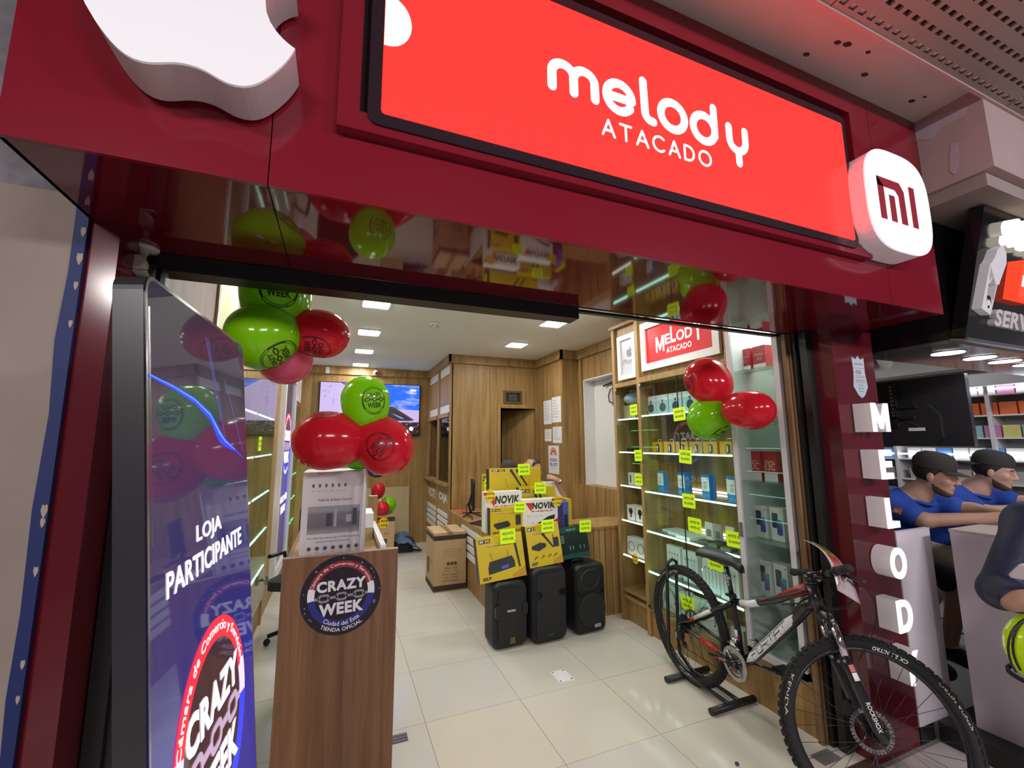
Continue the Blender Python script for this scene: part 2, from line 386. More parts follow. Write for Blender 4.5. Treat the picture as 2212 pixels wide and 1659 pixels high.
# shutter lintel and rails
struct('trim_lintel', MB().box(-1.17, .5, -2.21, -2.12, 2.205, 2.262).box(.5, 2.04, -2.15, -2.12, 2.262, 2.275), M_BLACK)
struct('trim_shutter_rail', MB().box(-1.165, -1.12, -2.27, -2.16, 0, 2.2).box(-1.12, -1.10, -2.25, -2.235, 0, 2.2), M_BLACK)
struct('trim_shutter_rail', MB().box(1.985, 2.05, -2.295, -2.255, 0, 2.262).box(1.975, 2.06, -2.235, -2.21, 0, 2.262).box(2.02, 2.07, -2.26, -2.23, 0, 2.262), M_BLACK)
struct('wall_jamb_right', MB().box(2.045, 2.418, -2.40, -2.295, 0, FZ0).box(2.08, 2.418, -2.30, -2.16, 0, FZ0), M_RED_SHADED, bevel=.002)
struct('wall_jamb_left', MB().box(-1.238, -1.168, -2.40, -2.27, 0, FZ0).box(-1.238, -1.19, -2.27, -2.15, 0, FZ0), M_RED_SHADED, bevel=.002)
struct('wall_entry_left', B(-1.6, -1.13, -2.15, -1.62, 0, ZC), M_WALNUT_AND_SHADE)  # darker wood tone stands in for the lack of light here
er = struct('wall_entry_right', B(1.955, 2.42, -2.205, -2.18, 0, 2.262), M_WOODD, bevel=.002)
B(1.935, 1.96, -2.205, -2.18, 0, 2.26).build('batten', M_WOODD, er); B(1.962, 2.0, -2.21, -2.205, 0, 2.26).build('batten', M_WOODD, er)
# neighbouring pier on the left with its blue painted edge
M_CONC = pm('stained_concrete', (.30, .245, .215), .9, noise=.22, nscale=2.5, bump=.25, bscale=30)
M_CONC2 = pm('rough_concrete', (.20, .19, .21), .95, noise=.6, nscale=14, bump=.8, bscale=18)
wpier = struct('wall_pier', B(-1.62, -1.262, -2.41, -2.0, 0, 2.33), M_CONC, bevel=.004)
be = MB()
prev = None
ed = [(.0, -1.262), (.3, -1.257), (.6, -1.266), (.83, -1.255), (1.0, -1.262), (1.2, -1.258), (1.45, -1.264), (1.7, -1.258), (1.9, -1.268), (2.1, -1.26), (2.3, -1.262)]
be.prism([(x-.004, z) for z, x in ed]+[(-1.236, 2.3), (-1.236, 0)], front(0, -2.405, 0), 0, .012)
be.build('painted_edge', pm('blue_paint', (.008, .022, .12), .6), wpier)
chips = MB()
for z, s in ((2.22, .012), (2.14, .014), (2.06, .010), (1.95, .009), (1.45, .014), (1.42, .010), (1.3, .010), (1.08, .009), (1.0, .008)):
    chips.prism([(-1.243+s*math.cos(a)*.5, z+s*math.sin(a)*(1.2+.4*math.sin(3*a))) for a in [i*PI/4 for i in range(8)]], front(0, -2.417, 0), 0, .002)
chips.build('paint_chip', pm('bare_plaster', (.42, .33, .28), .9), wpier, world=True)['kind'] = 'stuff'
struct('wall_pier_head', B(-2.0, -1.245, -2.38, -2.0, 2.33, 3.4), M_CONC2)
struct('wall_neighbour_left', MB().box(-2.2, -1.58, -2.62, -2.43, 0, 2.75), pm('dark_magenta_panel', (.09, .012, .03), .35))
struct('wall_arcade_left', B(-4, -1.9, -2.45, -2.2, 2.4, 3.6), M_BLACK)
# arcade soffit above the fascia, beam on the right, perforated ceiling
M_SLAB = pm('slab_concrete', (.55, .49, .45), .9, noise=.12, nscale=3, bump=.15, bscale=14)
sl = struct('ceiling_slab', B(-2.2, 2.35, -3.035, -2.1, 3.36, 3.5), M_SLAB)
dn = MB()
for x, y, s in ((1.42, -2.93, .016), (1.47, -2.94, .02), (1.6, -2.95, .012), (1.35, -2.84, .016), (1.72, -2.87, .018), (2.13, -2.86, .017), (2.16, -2.9, .01)):
    dn.prism([(x+s*math.cos(a)*(1+.3*math.sin(2*a)), -y+s*.6*math.sin(a)) for a in [i*PI/4 for i in range(8)]], (Vector((0, 0, 3.36)), XU, Vector((0, -1, 0))), -.001, .003)
dn.build('plug_hole', pm('dark_hole', (.05, .03, .03), .9), sl)['kind'] = 'stuff'
bm_ = struct('ceiling_beam', B(2.335, 4.6, -3.04, -2.35, 2.93, 3.36), pm('beam_concrete', (.40, .30, .28), .9, noise=.15, nscale=5, bump=.25, bscale=20))
pt = MB()
pt.prism([(-2.98, 3.3), (-2.86, 3.33), (-2.745, 3.34), (-2.745, 3.24), (-2.78, 3.25), (-2.83, 3.22), (-2.88, 3.25), (-2.98, 3.25)], (Vector((2.335, 0, 0)), Vector((0, 1, 0)), ZU), -.003, .001)
pt.prism([(-2.93, 3.13), (-2.905, 3.14), (-2.895, 3.09), (-2.885, 3.0), (-2.90, 2.97), (-2.92, 3.0), (-2.925, 3.07)], (Vector((2.335, 0, 0)), Vector((0, 1, 0)), ZU), -.003, .001)
pt.build('repair_patch', pm('grey_plaster', (.42, .36, .40), .9, noise=.2, nscale=20), bm_)
struct('ceiling_beam', B(2.36, 4.6, -3.0, -2.3, 2.86, 2.93), M_CONC)
# perforated metal panels with real slots
pc = struct('ceiling_perforated', B(-3, 7, -7.5, -3.04, 3.42, 3.46), pm('void_black', (.015, .012, .015), .9))
M_PERF = pm('perforated_metal', (.30, .25, .22), .5, metal=.3)
def perf(x0, x1, y0, y1):
    m = MB(); dx, dy = .056, .062; z = 3.30
    nx, ny = int((x1-x0)/dx), int((y1-y0)/dy)
    dx, dy = (x1-x0)/nx, (y1-y0)/ny
    for i in range(nx):
        for j in range(ny):
            a, c = x0+i*dx, y0+j*dy; q = .014; hx, hy = dx/2, dy/2
            o = [(a, c), (a+dx, c), (a+dx, c+dy), (a, c+dy)]; w = [(a+hx-q*1.15, c+hy-q*.72), (a+hx+q*1.15, c+hy-q*.72), (a+hx+q*1.15, c+hy+q*.72), (a+hx-q*1.15, c+hy+q*.72)]
            for k in range(4):
                k2 = (k+1) % 4; m.quad((*o[k], z), (*w[k], z), (*w[k2], z), (*o[k2], z)); m.quad((*w[k], z), (*w[k], z+.012), (*w[k2], z+.012), (*w[k2], z))
    o = m.build('panel', M_PERF, pc)
    bmesh_merge = None
    return o
for a, b in ((-1.6, -.22), (-.215, 1.16), (1.165, 2.53), (2.535, 3.9)): perf(a, b, -3.9, -3.05)
e = MB(); e.box(-2.2, 4, -3.052, -3.036, 3.29, 3.44); e.build('edge_strip', pm('edge_strip', (.45, .30, .28), .6), pc)
# ================================================================== SIGNS ON THE FASCIA
def annulus(mb, a, b, mapf):
    A = [mb.b.verts.new(mapf(*p)) for p in a]; Bv = [mb.b.verts.new(mapf(*p)) for p in b]; n = len(a)
    for i in range(n): mb._f([A[i], A[(i+1) % n], Bv[(i+1) % n], Bv[i]])
def fmap(fr, d):
    o, u, v = [Vector(a) for a in fr]; n = u.cross(v).normalized()
    return lambda x, y: o+u*x+v*y+n*d
def flat(mb, poly, mapf): mb._f([mb.b.verts.new(mapf(x, y)) for x, y in poly]); return mb
def ring(mb, r0, r1, a0, a1, mapf, n=40):
    for i in range(n):
        a = a0+(a1-a0)*i/n; c = a0+(a1-a0)*(i+1)/n
        mb._f([mb.b.verts.new(mapf(r*math.cos(t), r*math.sin(t))) for r, t in ((r0, a), (r1, a), (r1, c), (r0, c))])
def chain(mb, mapf, y=0., w=1.2, h=.2, n=3, th=.05):
    step = w/n
    for i in range(n):
        cx = -w/2+step*(i+.5)
        annulus(mb, rrect(cx-step*.33, cx+step*.33, y-h/2, y+h/2, h*.42), rrect(cx-step*.33+th, cx+step*.33-th, y-h/2+th, y+h/2-th, h*.2), mapf)
    for i in range(n+1):
        cx = -w/2+step*i
        a, b = (cx-step*.24, cx+step*.24)
        if i == 0: a = cx
        if i == n: b = cx
        flat(mb, [(a, y-th*.6), (b, y-th*.6), (b, y+th*.6), (a, y+th*.6)], mapf)
sign = thing('led_sign', (.56, FY, 2.5), 'large glowing red LED screen sign with white shop name, set in the fascia', 'sign')
b = MB()
DX0, DX1, DZ0, DZ1 = -.475, 1.588, 2.515, 3.10
b.prism(rrect(DX0-.035, DX1+.025, DZ0-.035, DZ1+.04, .03), front(0, FY-.012, 0), -.01, .030)
b.build('bezel', pm('sign_bezel', (.02, .012, .018), .22), sign, bevel=.006, seg=2)
dm, t, pb = nodes_of('led_red'); MATS['led_red'] = dm
g = t.nodes.new('ShaderNodeNewGeometry'); sx = t.nodes.new('ShaderNodeSeparateXYZ'); t.links.new(g.outputs['Position'], sx.inputs[0])
wv = t.nodes.new('ShaderNodeTexWave'); wv.bands_direction = 'X'; wv.inputs['Scale'].default_value = 40
t.links.new(g.outputs['Position'], wv.inputs['Vector'])
mx = t.nodes.new('ShaderNodeMixRGB'); mx.inputs[1].default_value = (1, .013, .010, 1); mx.inputs[2].default_value = (1, .016, .014, 1); t.links.new(wv.outputs['Fac'], mx.inputs[0])
pb.inputs['Base Color'].default_value = (.05, .005, .005, 1); pb.inputs['Roughness'].default_value = .25
t.links.new(mx.outputs[0], pb.inputs['Emission Color']); pb.inputs['Emission Strength'].default_value = 2.0
d = MB(); d.prism(rrect(DX0, DX1, DZ0, DZ1, .012), front(0, FY-.03, 0), -.02, .0135); d.build('display', dm, sign)
ltr = MB(); F_ = front(0, FY-.0435, 0); W_ = .0165
M_LW = em('led_white', (1, 1, 1), 2.2)
def arc(cx, cy, rx, ry, a0, a1, n=12): return [(cx+rx*math.cos(math.radians(a0+(a1-a0)*i/n)), cy+ry*math.sin(math.radians(a0+(a1-a0)*i/n))) for i in range(n+1)]
S_ = lambda pts: stroke(ltr, pts, W_, F_, 0, .0008)
S_([(.0555, 2.779), (.0555, 2.835)]+arc(.0965, 2.835, .041, .038, 180, 0)+[(.1375, 2.779)])
S_(arc(.179, 2.835, .0415, .038, 180, 0)+[(.2205, 2.779)])
S_([(.274, 2.82), (.373, 2.82)]); S_(arc(.322, 2.822, .054, .054, 0, 325, 20))
S_([(.429, 2.924), (.432, 2.80)]+arc(.462, 2.80, .03, .03, 180, 270, 5)+[(.468, 2.77)])
S_(arc(.561, 2.822, .056, .055, 0, 360, 22))
S_(arc(.714, 2.818, .055, .055, 0, 360, 22)); S_([(.769, 2.922), (.769, 2.80)])
S_([(.846, 2.866), (.846, 2.815)]+arc(.890, 2.815, .044, .046, 180, 360, 12)+[(.934, 2.866)]); S_([(.891, 2.768), (.891, 2.716)])
w2 = .0042
def S2(pts): stroke(ltr, pts, w2, F_, 0, .0008, 5)
x = .247
for ch in 'ATACADO':
    z0, z1 = 2.660, 2.718
    if ch == 'A': S2([(x, z0), (x+.024, z1), (x+.048, z0)]); S2([(x+.010, z0+.019), (x+.038, z0+.019)])
    elif ch == 'T': S2([(x, z1), (x+.046, z1)]); S2([(x+.023, z1), (x+.023, z0)])
    elif ch == 'C': S2(arc(x+.028, (z0+z1)/2, .029, .029, 48, 312, 14))
    elif ch == 'D': S2([(x+.016, z0), (x, z0), (x, z1), (x+.016, z1)]); S2(arc(x+.016, (z0+z1)/2, .028, .029, -90, 90, 10))
    else: S2(arc(x+.028, (z0+z1)/2, .029, .029, 0, 360, 20))
    x += {'A': .073, 'T': .070, 'C': .072, 'D': .072, 'O': .07}[ch]
ltr.build('lettering', M_LW, sign)
d = MB(); d.prism([(DX0+.001, 2.728)]+arc(-.468, 2.81, .068, .082, -90, 90, 20)+[(DX0+.001, 2.892)], F_, 0, .0008)
d.build('white_graphic', M_LW, sign)

# apple shaped light box
M_FACE = pm('opal_face', (.8, .8, .82), .3, emit=(.90, .92, 1), es=.12)
M_SIDE = pm('sign_return', (.55, .50, .50), .45)
def bez(p0, p1, p2, p3, n=7): return [tuple((1-t)**3*a+3*(1-t)**2*t*b_+3*(1-t)*t*t*c+t**3*e for a, b_, c, e in zip(p0, p1, p2, p3)) for t in [i/n for i in range(1, n+1)]]
def svgc(start, segs):
    P = [start]; p = start
    for s in segs:
        q = [(p[0]+s[i], p[1]+s[i+1]) for i in (0, 2, 4)]; P += bez(p, *q); p = q[2]
    return P
ap = svgc((12.152, 6.896), [(-.948, 0, -2.415, -1.078, -3.96, -1.04), (-2.04, .027, -3.91, 1.183, -4.961, 3.014), (-2.117, 3.675, -.546, 9.103, 1.519, 12.09), (1.013, 1.454, 2.208, 3.09, 3.792, 3.039), (1.52, -.065, 2.09, -.987, 3.935, -.987), (1.831, 0, 2.35, .987, 3.96, .948), (1.637, -.026, 2.676, -1.48, 3.676, -2.948), (1.156, -1.688, 1.636, -3.325, 1.662, -3.415), (-.039, -.013, -3.182, -1.221, -3.22, -4.857), (-.026, -3.04, 2.48, -4.494, 2.597, -4.559), (-1.429, -2.09, -3.623, -2.324, -4.39, -2.376), (-2, -.156, -3.675, 1.09, -4.61, 1.09)])[:-1]
lf_ = svgc((15.53, 3.83), [(.843, -1.012, 1.4, -2.427, 1.245, -3.83), (-1.207, .052, -2.662, .805, -3.532, 1.818), (-.78, .896, -1.454, 2.338, -1.273, 3.714), (1.338, .104, 2.715, -.688, 3.559, -1.701)])[:-1]
k = .0215
ax = lambda P: [(-.966+(X-8.54)*k, 2.42+(24-Y)*k) for X, Y in P]
logo = thing('apple_emblem', (-.87, FY, 2.42), 'white backlit apple shaped emblem with a bite, top left of the red fascia', 'emblem')
s = MB(); s.prism(ax(ap), front(0, FY, 0), .012, .118); s.build('casing', M_SIDE, logo)
s = MB(); s.prism(ax(ap), front(0, FY, 0), .118, .1245); s.build('face', M_FACE, logo)
s = MB(); s.prism(ax(lf_), front(0, FY, 0), .012, .118); s.build('leaf_casing', M_SIDE, logo)
s = MB(); s.prism(ax(lf_), front(0, FY, 0), .118, .1245); s.build('leaf', M_FACE, logo)
s = MB(); s.box(-.9, -.85, FY-.014, FY, 2.5, 2.7); s.build('bracket', M_STEELD, logo)
# squircle light box with two letters
def squircle(cx, cy, r, e=3.2, n=56):
    o = []
    for i in range(n):
        a = 2*PI*i/n; c, s_ = math.cos(a), math.sin(a); q = (abs(c)**e+abs(s_)**e)**(-1/e)
        o.append((cx+r*c*q, cy+r*s_*q))
    return o
mi = thing('squircle_emblem', (1.83, FY, 2.46), 'white backlit rounded square emblem with dark red letters, right end of the fascia', 'emblem')
sq = squircle(1.832, 2.715, .248)
s = MB(); s.prism(sq, front(0, FY, 0), .006, .105); s.build('casing', pm('return_pale', (.62, .56, .58), .4, emit=(1, .9, .95), es=.05), mi)
s = MB(); s.prism(sq, front(0, FY, 0), .105, .112)
s.build('face', pm('opal_face_worn', (.72, .72, .74), .35, emit=(.92, .92, 1), es=.36, noise=.08, nscale=7), mi)
s = MB(); F2 = front(0, FY-.112, 0); w = .044
for p in ([(1.668, 2.607), (1.712, 2.607), (1.712, 2.772), (1.668, 2.812)], [(1.668, 2.812), (1.668, 2.768), (1.80, 2.768), (1.84, 2.812)],
          [(1.80, 2.768), (1.824, 2.744), (1.87, 2.772), (1.84, 2.812)], [(1.824, 2.744), (1.826, 2.607), (1.872, 2.607), (1.87, 2.772)],
          [(1.748, 2.607), (1.79, 2.607), (1.79, 2.735), (1.748, 2.735)], [(1.915, 2.607), (1.958, 2.607), (1.958, 2.812), (1.915, 2.812)]):
    s.prism(p, F2, 0, .0015)
s.build('lettering', pm('emblem_red', (.33, .015, .03), .4), mi)
# MELODY letters on the right jamb
M_LF = pm('letter_face', (.8, .8, .82), .4, emit=(.95, .95, 1), es=.75)
M_LS = pm('letter_return', (.68, .62, .63), .4, emit=(1, .9, .93), es=.06)
for ch, zc, nm in (('M', 1.745, 'topmost'), ('E', 1.489, ''), ('L', 1.233, ''), ('O', .974, ''), ('D', .714, ''), ('Y', .457, 'lowest')):
    L = thing('channel_letter', (2.24, -2.40, zc-.08), 'white illuminated capital letter %s standing proud of the red jamb' % ch, 'letter', 'letters spelling the shop name on the jamb')
    vs, fs, (W0, H0) = glyphs(ch, .035)
    h = .158; wd = {'M': .15, 'E': .105, 'L': .105, 'O': .135, 'D': .125, 'Y': .135}[ch]
    fr = front(2.235, -2.405, zc)
    def extrude(d0, d1):
        m = MB(); o, u, v = fr; n = Vector((0, -1, 0))
        A = [m.b.verts.new(o+u*(x*wd/W0)+v*(y*h/H0)+n*d0) for x, y in vs]; C = [m.b.verts.new(o+u*(x*wd/W0)+v*(y*h/H0)+n*d1) for x, y in vs]
        ec = {}
        for f in fs:
            m._f([C[i] for i in f]); m._f([A[i] for i in reversed(f)])
            for a, c in zip(f, f[1:]+f[:1]): ec[(a, c)] = 1
        for a, c in ec:
            if (c, a) not in ec: m._f([A[a], A[c], C[c], C[a]])
        return m
    extrude(.0, .088).build('return', M_LS, L); extrude(.088, .094).build('face', M_LF, L)
# shield sticker
st = thing('shield_sticker', (2.2, -2.402, 1.9), 'pale blue shield shaped security sticker high on the red jamb', 'sticker')
F3 = front(2.265, -2.4005, 1.985)
sh = [(-.055, .115), (-.02, .105), (0, .125), (.02, .105), (.055, .115), (.052, .03), (.066, -.055), (.03, -.105), (0, -.122), (-.03, -.105), (-.066, -.055), (-.052, .03)]
s = MB(); s.prism([(x*1.05, y*1.04) for x, y in sh], F3, 0, .0008); s.build('rim', M_STEEL, st)
s = MB(); s.prism(sh, F3, .0008, .0014); s.build('face', pm('sticker_blue', (.52, .60, .68), .35), st)
s = MB(); s.text('SIS', F3, w=.05, h=.022, bold=.05, cx=-.008, cy=.03, d=.0018); s.text('MONITOREO 24 HORAS', F3, w=.085, h=.010, cy=-.02, d=.0018); s.text('TELEFONOS', F3, w=.045, h=.009, cy=-.048, d=.0018); s.text('500-600-400', F3, w=.05, h=.009, cy=-.066, d=.0018); s.text('500-500-410', F3, w=.045, h=.009, cy=-.083, d=.0018)
s.build('print', M_INKG, st)
s = MB()
for z in (.052, .006, -.004, -.033): s.prism([(-.046, z), (.046, z), (.046, z+.002), (-.046, z+.002)], F3, .0014, .002)
s.text('ZONA MONITOREADA', F3, w=.08, h=.010, cy=.078, d=.0018); s.build('red_print', M_INKR, st)

# security cameras under the soffit
M_CAM = pm('camera_white', (.62, .58, .54), .4)
def seccam(x, y, ang, label):
    c = thing('security_camera', (x, y, FZ0), label, 'camera', None, ang)
    m = MB(); m.smooth = True; m.lathe([(.042, 0), (.042, -.008), (.036, -.014), (.016, -.017), (.014, -.028)][::-1]); m.build('base', M_CAM, c, world=False, bevel=0)
    m = MB(); m.tube([(0, 0, -.024), (0, .004, -.04), (0, .022, -.052), (0, .03, -.07)], [.011, .012, .011, .010]); m.build('arm', M_CAM, c, world=False)
    m = MB(); Mx = Matrix.Translation((0, .028, -.078)) @ Matrix.Rotation(math.radians(100), 4, 'X'); m.smooth = True
    m.lathe([(.020, -.035), (.027, -.030), (.029, 0), (.030, .055)], Mx); m.build('housing', M_CAM, c, world=False)
    m = MB(); m.smooth = True; m.lathe([(.026, .0551), (.026, .058), (.012, .060), (.012, .057)], Mx); m.build('lens', M_BLACKG, c, world=False)
    m = MB(); m.prism([(-.033, -.03), (.033, -.03), (.033, .075), (-.033, .075)], (Mx @ Vector((0, -.031, 0)), Vector((1, 0, 0)), (Mx.to_3x3() @ Vector((0, 0, 1)))), -.002, .002); m.build('sunshield', M_CAM, c, world=False, bevel=.002)
seccam(-1.17, -2.24, math.radians(185), 'white bullet security camera under the red soffit, above the tilted LED poster')
seccam(2.19, -2.33, math.radians(200), 'white bullet security camera with dark lens under the soffit beside the right jamb')

# ------------------------------------------------------------------ leaning LED poster
def crazy_art(mapf, mapf2, black=False):
    """the round CRAZY WEEK emblem in a unit disc -> dict of MBs"""
    D = {}
    g = lambda k: D.setdefault(k, MB())
    if black:
        k = g('ink'); ring(k, .90, 1.0, PI*.78, PI*1.22, mapf, 14); ring(k, .90, 1.0, -PI*.22, PI*.10, mapf, 10)
        for a0, a1 in ((.10, .78), (1.22, 1.78)): ring(k, .97, 1.0, PI*a0, PI*a1, mapf, 26); ring(k, .86, .885, PI*a0, PI*a1, mapf, 26)
        k.text('Cámara de Comercio y Servicios', None, w=1.75, h=.075, bend=(.90, True), mapf=mapf); k.text('Ciudad del Este', None, w=.9, h=.075, bend=(.93, False), mapf=mapf)
        k.text('CRAZY', None, w=1.25, h=.30, bold=.03, cy=.33, mapf=mapf); k.text('WEEK', None, w=1.15, h=.32, bold=.03, cy=-.38, mapf=mapf)
        chain(k, mapf, -.02, 1.76, .24, 3, .06)
    else:
        steps = 48
        for i in range(steps):
            a = PI*2*i/steps; h = math.sin(a+PI/steps)
            key = 'red' if h > .28 else ('white' if h > -.12 else 'blue')
            ring(g('ring_'+key), .66, .83, a, a+PI*2/steps, mapf, 1)
        k = g('lettering')
        k.text('Cámara de Comercio y Servicios', None, w=1.98, h=.105, bold=.012, bend=(.745, True), mapf=mapf2); k.text('Ciudad del Este', None, w=.9, h=.11, bold=.012, bend=(.745, False), mapf=mapf2)
        k.text('CRAZY', None, w=1.22, h=.28, bold=.045, cy=.22, mapf=mapf2); k.text('WEEK', None, w=1.10, h=.30, bold=.045, cy=-.36, mapf=mapf2)
        chain(g('chain'), mapf2, -.07, 1.3, .21, 3, .055)
    return D
pT = Vector((-.8893, -2.9661, 1.9344)); pu = Vector((.06257, .99804, 0)); pd = Vector((-.09739, .00611, .99523)); pd = (pd-pu*pd.dot(pu)).normalized(); pn = pu.cross(pd)
pL = 1.93
pB = pT-pd*pL
poster = thing('led_poster', pB+pu*.32, 'tall black LED poster leaning by the entrance, showing a dark blue promotion', 'led display')
PF = (pT, pu, pd)
s = MB(); s.prism(rrect(-.004, .646, -pL, .004, .035, 6), PF, -.050, -.004); s.build('cabinet', pm('poster_black', (.02, .02, .024), .35), poster, bevel=.006, seg=2)
s = MB(); annulus(s, rrect(-.004, .646, -pL, .004, .035, 8), rrect(.003, .639, -pL+.007, -.003, .030, 8), fmap(PF, .0)); annulus(s, rrect(-.004, .646, -pL, .004, .035, 8), rrect(-.004, .646, -pL, .004, .035, 8), lambda x, y: fmap(PF, .0)(x, y)) if 0 else None
s.build('chrome_edge', pm('poster_chrome', (.75, .78, .78), .2, metal=1), poster)
s = MB(); s.prism([(.008, -.06), (.011, -.06), (.011, -.5), (.008, -.5)], PF, 0, .001); s.build('edge_glint', M_STEEL, poster)
# screen: dark glossy face, blue picture growing towards the bottom
dm, t, pb = nodes_of('poster_screen')
tc = t.nodes.new('ShaderNodeTexCoord'); sx = t.nodes.new('ShaderNodeSeparateXYZ'); t.links.new(tc.outputs['Generated'], sx.inputs[0])
cr = t.nodes.new('ShaderNodeValToRGB'); e = cr.color_ramp.elements
e[0].position = 0; e[0].color = (.012, .014, .12, 1); e[1].position = .95; e[1].color = (.02, .02, .035, 1)
for p, c in ((.45, (.016, .018, .28, 1)), (.60, (.014, .014, .13, 1)), (.80, (.02, .02, .06, 1))):
    q = e.new(p); q.color = c
t.links.new(sx.outputs['Z'], cr.inputs[0]); t.links.new(cr.outputs[0], pb.inputs['Emission Color']); pb.inputs['Emission Strength'].default_value = .7
wv = t.nodes.new('ShaderNodeTexWave'); wv.bands_direction = 'Z'; wv.inputs['Scale'].default_value = 45; g = t.nodes.new('ShaderNodeNewGeometry'); t.links.new(g.outputs['Position'], wv.inputs['Vector'])
pb.inputs['Base Color'].default_value = (.035, .03, .05, 1); pb.inputs['Roughness'].default_value = .035; pb.inputs['IOR'].default_value = 2.1
s = MB(); s.prism(rrect(.003, .639, -pL+.03, -.003, .03), PF, -.006, 0); s.build('screen', dm, poster)
ART = Vector((0, 0, 0)); pc0 = (.31, -.972); pr_ = .235
mp = lambda d: (lambda x, y: fmap(PF, d)(pc0[0]+x*pr_/.83, pc0[1]+y*pr_/.83))
cols = {'ring_red': em('px_red', (1, .012, .03), 1.0), 'ring_white': em('px_lilac', (.75, .6, 1), .8), 'ring_blue': em('px_blue', (.03, .05, 1), .75), 'lettering': em('px_white', (1, .93, 1), 1.1), 'chain': em('px_chain', (.62, .42, .60), .6)}
s = MB(); flat(s, circ(pc0[0], pc0[1], pr_*.795, 40), fmap(PF, .0006)); s.build('emblem_disc', pm('px_dark', (.03, .018, .02), .05, emit=(.03, .012, .015), es=1), poster)
for kk, m in crazy_art(mp(.0012), mp(.0018)).items(): m.build('emblem_'+kk, cols[kk], poster)
s = MB(); s.text('LOJA', PF, w=.168, h=.047, bold=.02, cx=.30, cy=-.523, d=.001); s.text('PARTICIPANTE', PF, w=.49, h=.049, bold=.02, cx=.31, cy=-.585, d=.001); s.build('headline', cols['lettering'], poster)
# light streak in the picture
s = MB(); fm = fmap(PF, .0008)
cpts = [(.003, -.19, .004), (.11, -.20, .006), (.22, -.216, .009), (.32, -.245, .014), (.38, -.285, .026), (.43, -.31, .016), (.52, -.335, .005), (.60, -.36, .001)]
for (x0, y0, a), (x1, y1, c) in zip(cpts, cpts[1:]): flat(s, [(x0, y0-a), (x1, y1-c), (x1, y1+c*.5), (x0, y0+a*.5)], fm)
s.build('light_streak', em('px_streak', (.012, .05, 1), .7), poster)
s = MB()
for (x0, y0, a), (x1, y1, c) in zip(cpts[:6], cpts[1:7]): flat(s, [(x0, y0-a*.15), (x1, y1-c*.15), (x1, y1+c*.1), (x0, y0+a*.1)], fmap(PF, .0012))
s.build('light_streak_core', em('px_streak_core', (.08, .35, 1), 1.0), poster)
s = MB()
for x0, y0, x1, y1 in ((.30, -.05, .40, -.26), (.315, -.05, .43, -.30), (.44, -.14, .60, -.34)):
    flat(s, [(x0, y0), (x0+.003, y0), (x1+.003, y1), (x1, y1)], fm)
s.build('violet_line', em('px_violet', (.25, .2, .9), .3), poster)
s = MB(); s.prism([(.1, -pL), (.54, -pL), (.54, -pL+.03), (.1, -pL+.03)], PF, -.05, -.0); s.build('foot_rail', M_BLACK, poster)
s = MB(); q = pB+pu*.32; s.tube([pT+pu*.32-pd*.6-pn*.05, Vector((-1.02, -2.63, .012))], .012); s.build('prop_stay', M_STEELD, poster)

# ------------------------------------------------------------------ balloons
def latex(name, c):
    m = pm(name, c, .13, spec=.5)
    t = m.node_tree; b = t.nodes['Principled BSDF']; o = [n for n in t.nodes if n.type == 'OUTPUT_MATERIAL'][0]
    tl = t.nodes.new('ShaderNodeBsdfTranslucent'); tl.inputs[0].default_value = (*c, 1); mx = t.nodes.new('ShaderNodeMixShader'); mx.inputs[0].default_value = .35
    t.links.new(b.outputs[0], mx.inputs[1]); t.links.new(tl.outputs[0], mx.inputs[2]); t.links.new(mx.outputs[0], o.inputs[0])
    return m
M_BR, M_BG, M_BP = latex('balloon_red', (.72, .018, .035)), latex('balloon_green', (.27, .70, .006)), latex('balloon_pink', (.75, .14, .24))
M_BINK = pm('balloon_ink', (.02, .012, .01), .4)
def balloon(c, axis, R, m, label, group, facing=None, el=1.0, lat=0., ps=.55):
    c = Vector(c); z = Vector(axis).normalized()
    f = Vector(facing if facing else (-.1, -1, 0)); x = (f-z*f.dot(z)).normalized(); y = z.cross(x)
    M3 = Matrix((x, y, z)).transposed()
    def prof(t): # t from tip 0 to knot pi
        if t < PI/2: return R*math.sin(t), R*1.04*el*math.cos(t)
        q = (t-PI/2)/(PI/2); return R*(1-q**2.1), -R*1.38*el*math.sin(q*PI/2)
    t_ = thing('balloon', c, label, 'balloon', group)
    mb = MB(); mb.smooth = True; M4 = M3.to_4x4()
    mb.lathe([prof(PI*(.001+.985*i/22)) for i in range(23)], M4, 28, cap=False); mb.build('skin', m, t_, world=False)
    mb = MB(); mb.lathe([(R*.05, -R*1.37*el), (R*.04, -R*1.43*el), (R*.09, -R*1.5*el), (R*.07, -R*1.5*el)], M4, 10); mb.build('knot', m, t_, world=False)
    if facing:
        def mapf(a, b):
            a, b = a*ps, b*ps; t = PI/2-b-lat; r, zz = prof(t); ph = a/max(.35, math.sin(t))
            nv = Vector((math.cos(ph), math.sin(ph), 0))
            return M3 @ (nv*(r*1.006+.0004)+Vector((0, 0, zz*1.004)))
        for kk, q in crazy_art(mapf, mapf, True).items(): q.build('print', M_BINK, t_, world=False)
    return t_
ga, gb, gc, gd = 'balloons above the LED poster', 'balloons over the podium', 'balloons by the glass showcase', 'balloons at the back of the shop'
vA, vB = (.05, -.95, -.35), (-.08, -.95, -.1)
balloon((-.825, -1.90, 2.275), (-.05, .05, 1), .140, M_BG, 'upper lime green balloon with CRAZY WEEK print, partly behind the black lintel', ga, (.20, -.97, 0), .98, -.10)
balloon((-.868, -1.95, 2.05), (-.72, -.1, -.55), .134, M_BG, 'lime green balloon bulging out above the top of the LED poster', ga, (.45, -.40, -.80), .88, -.05)
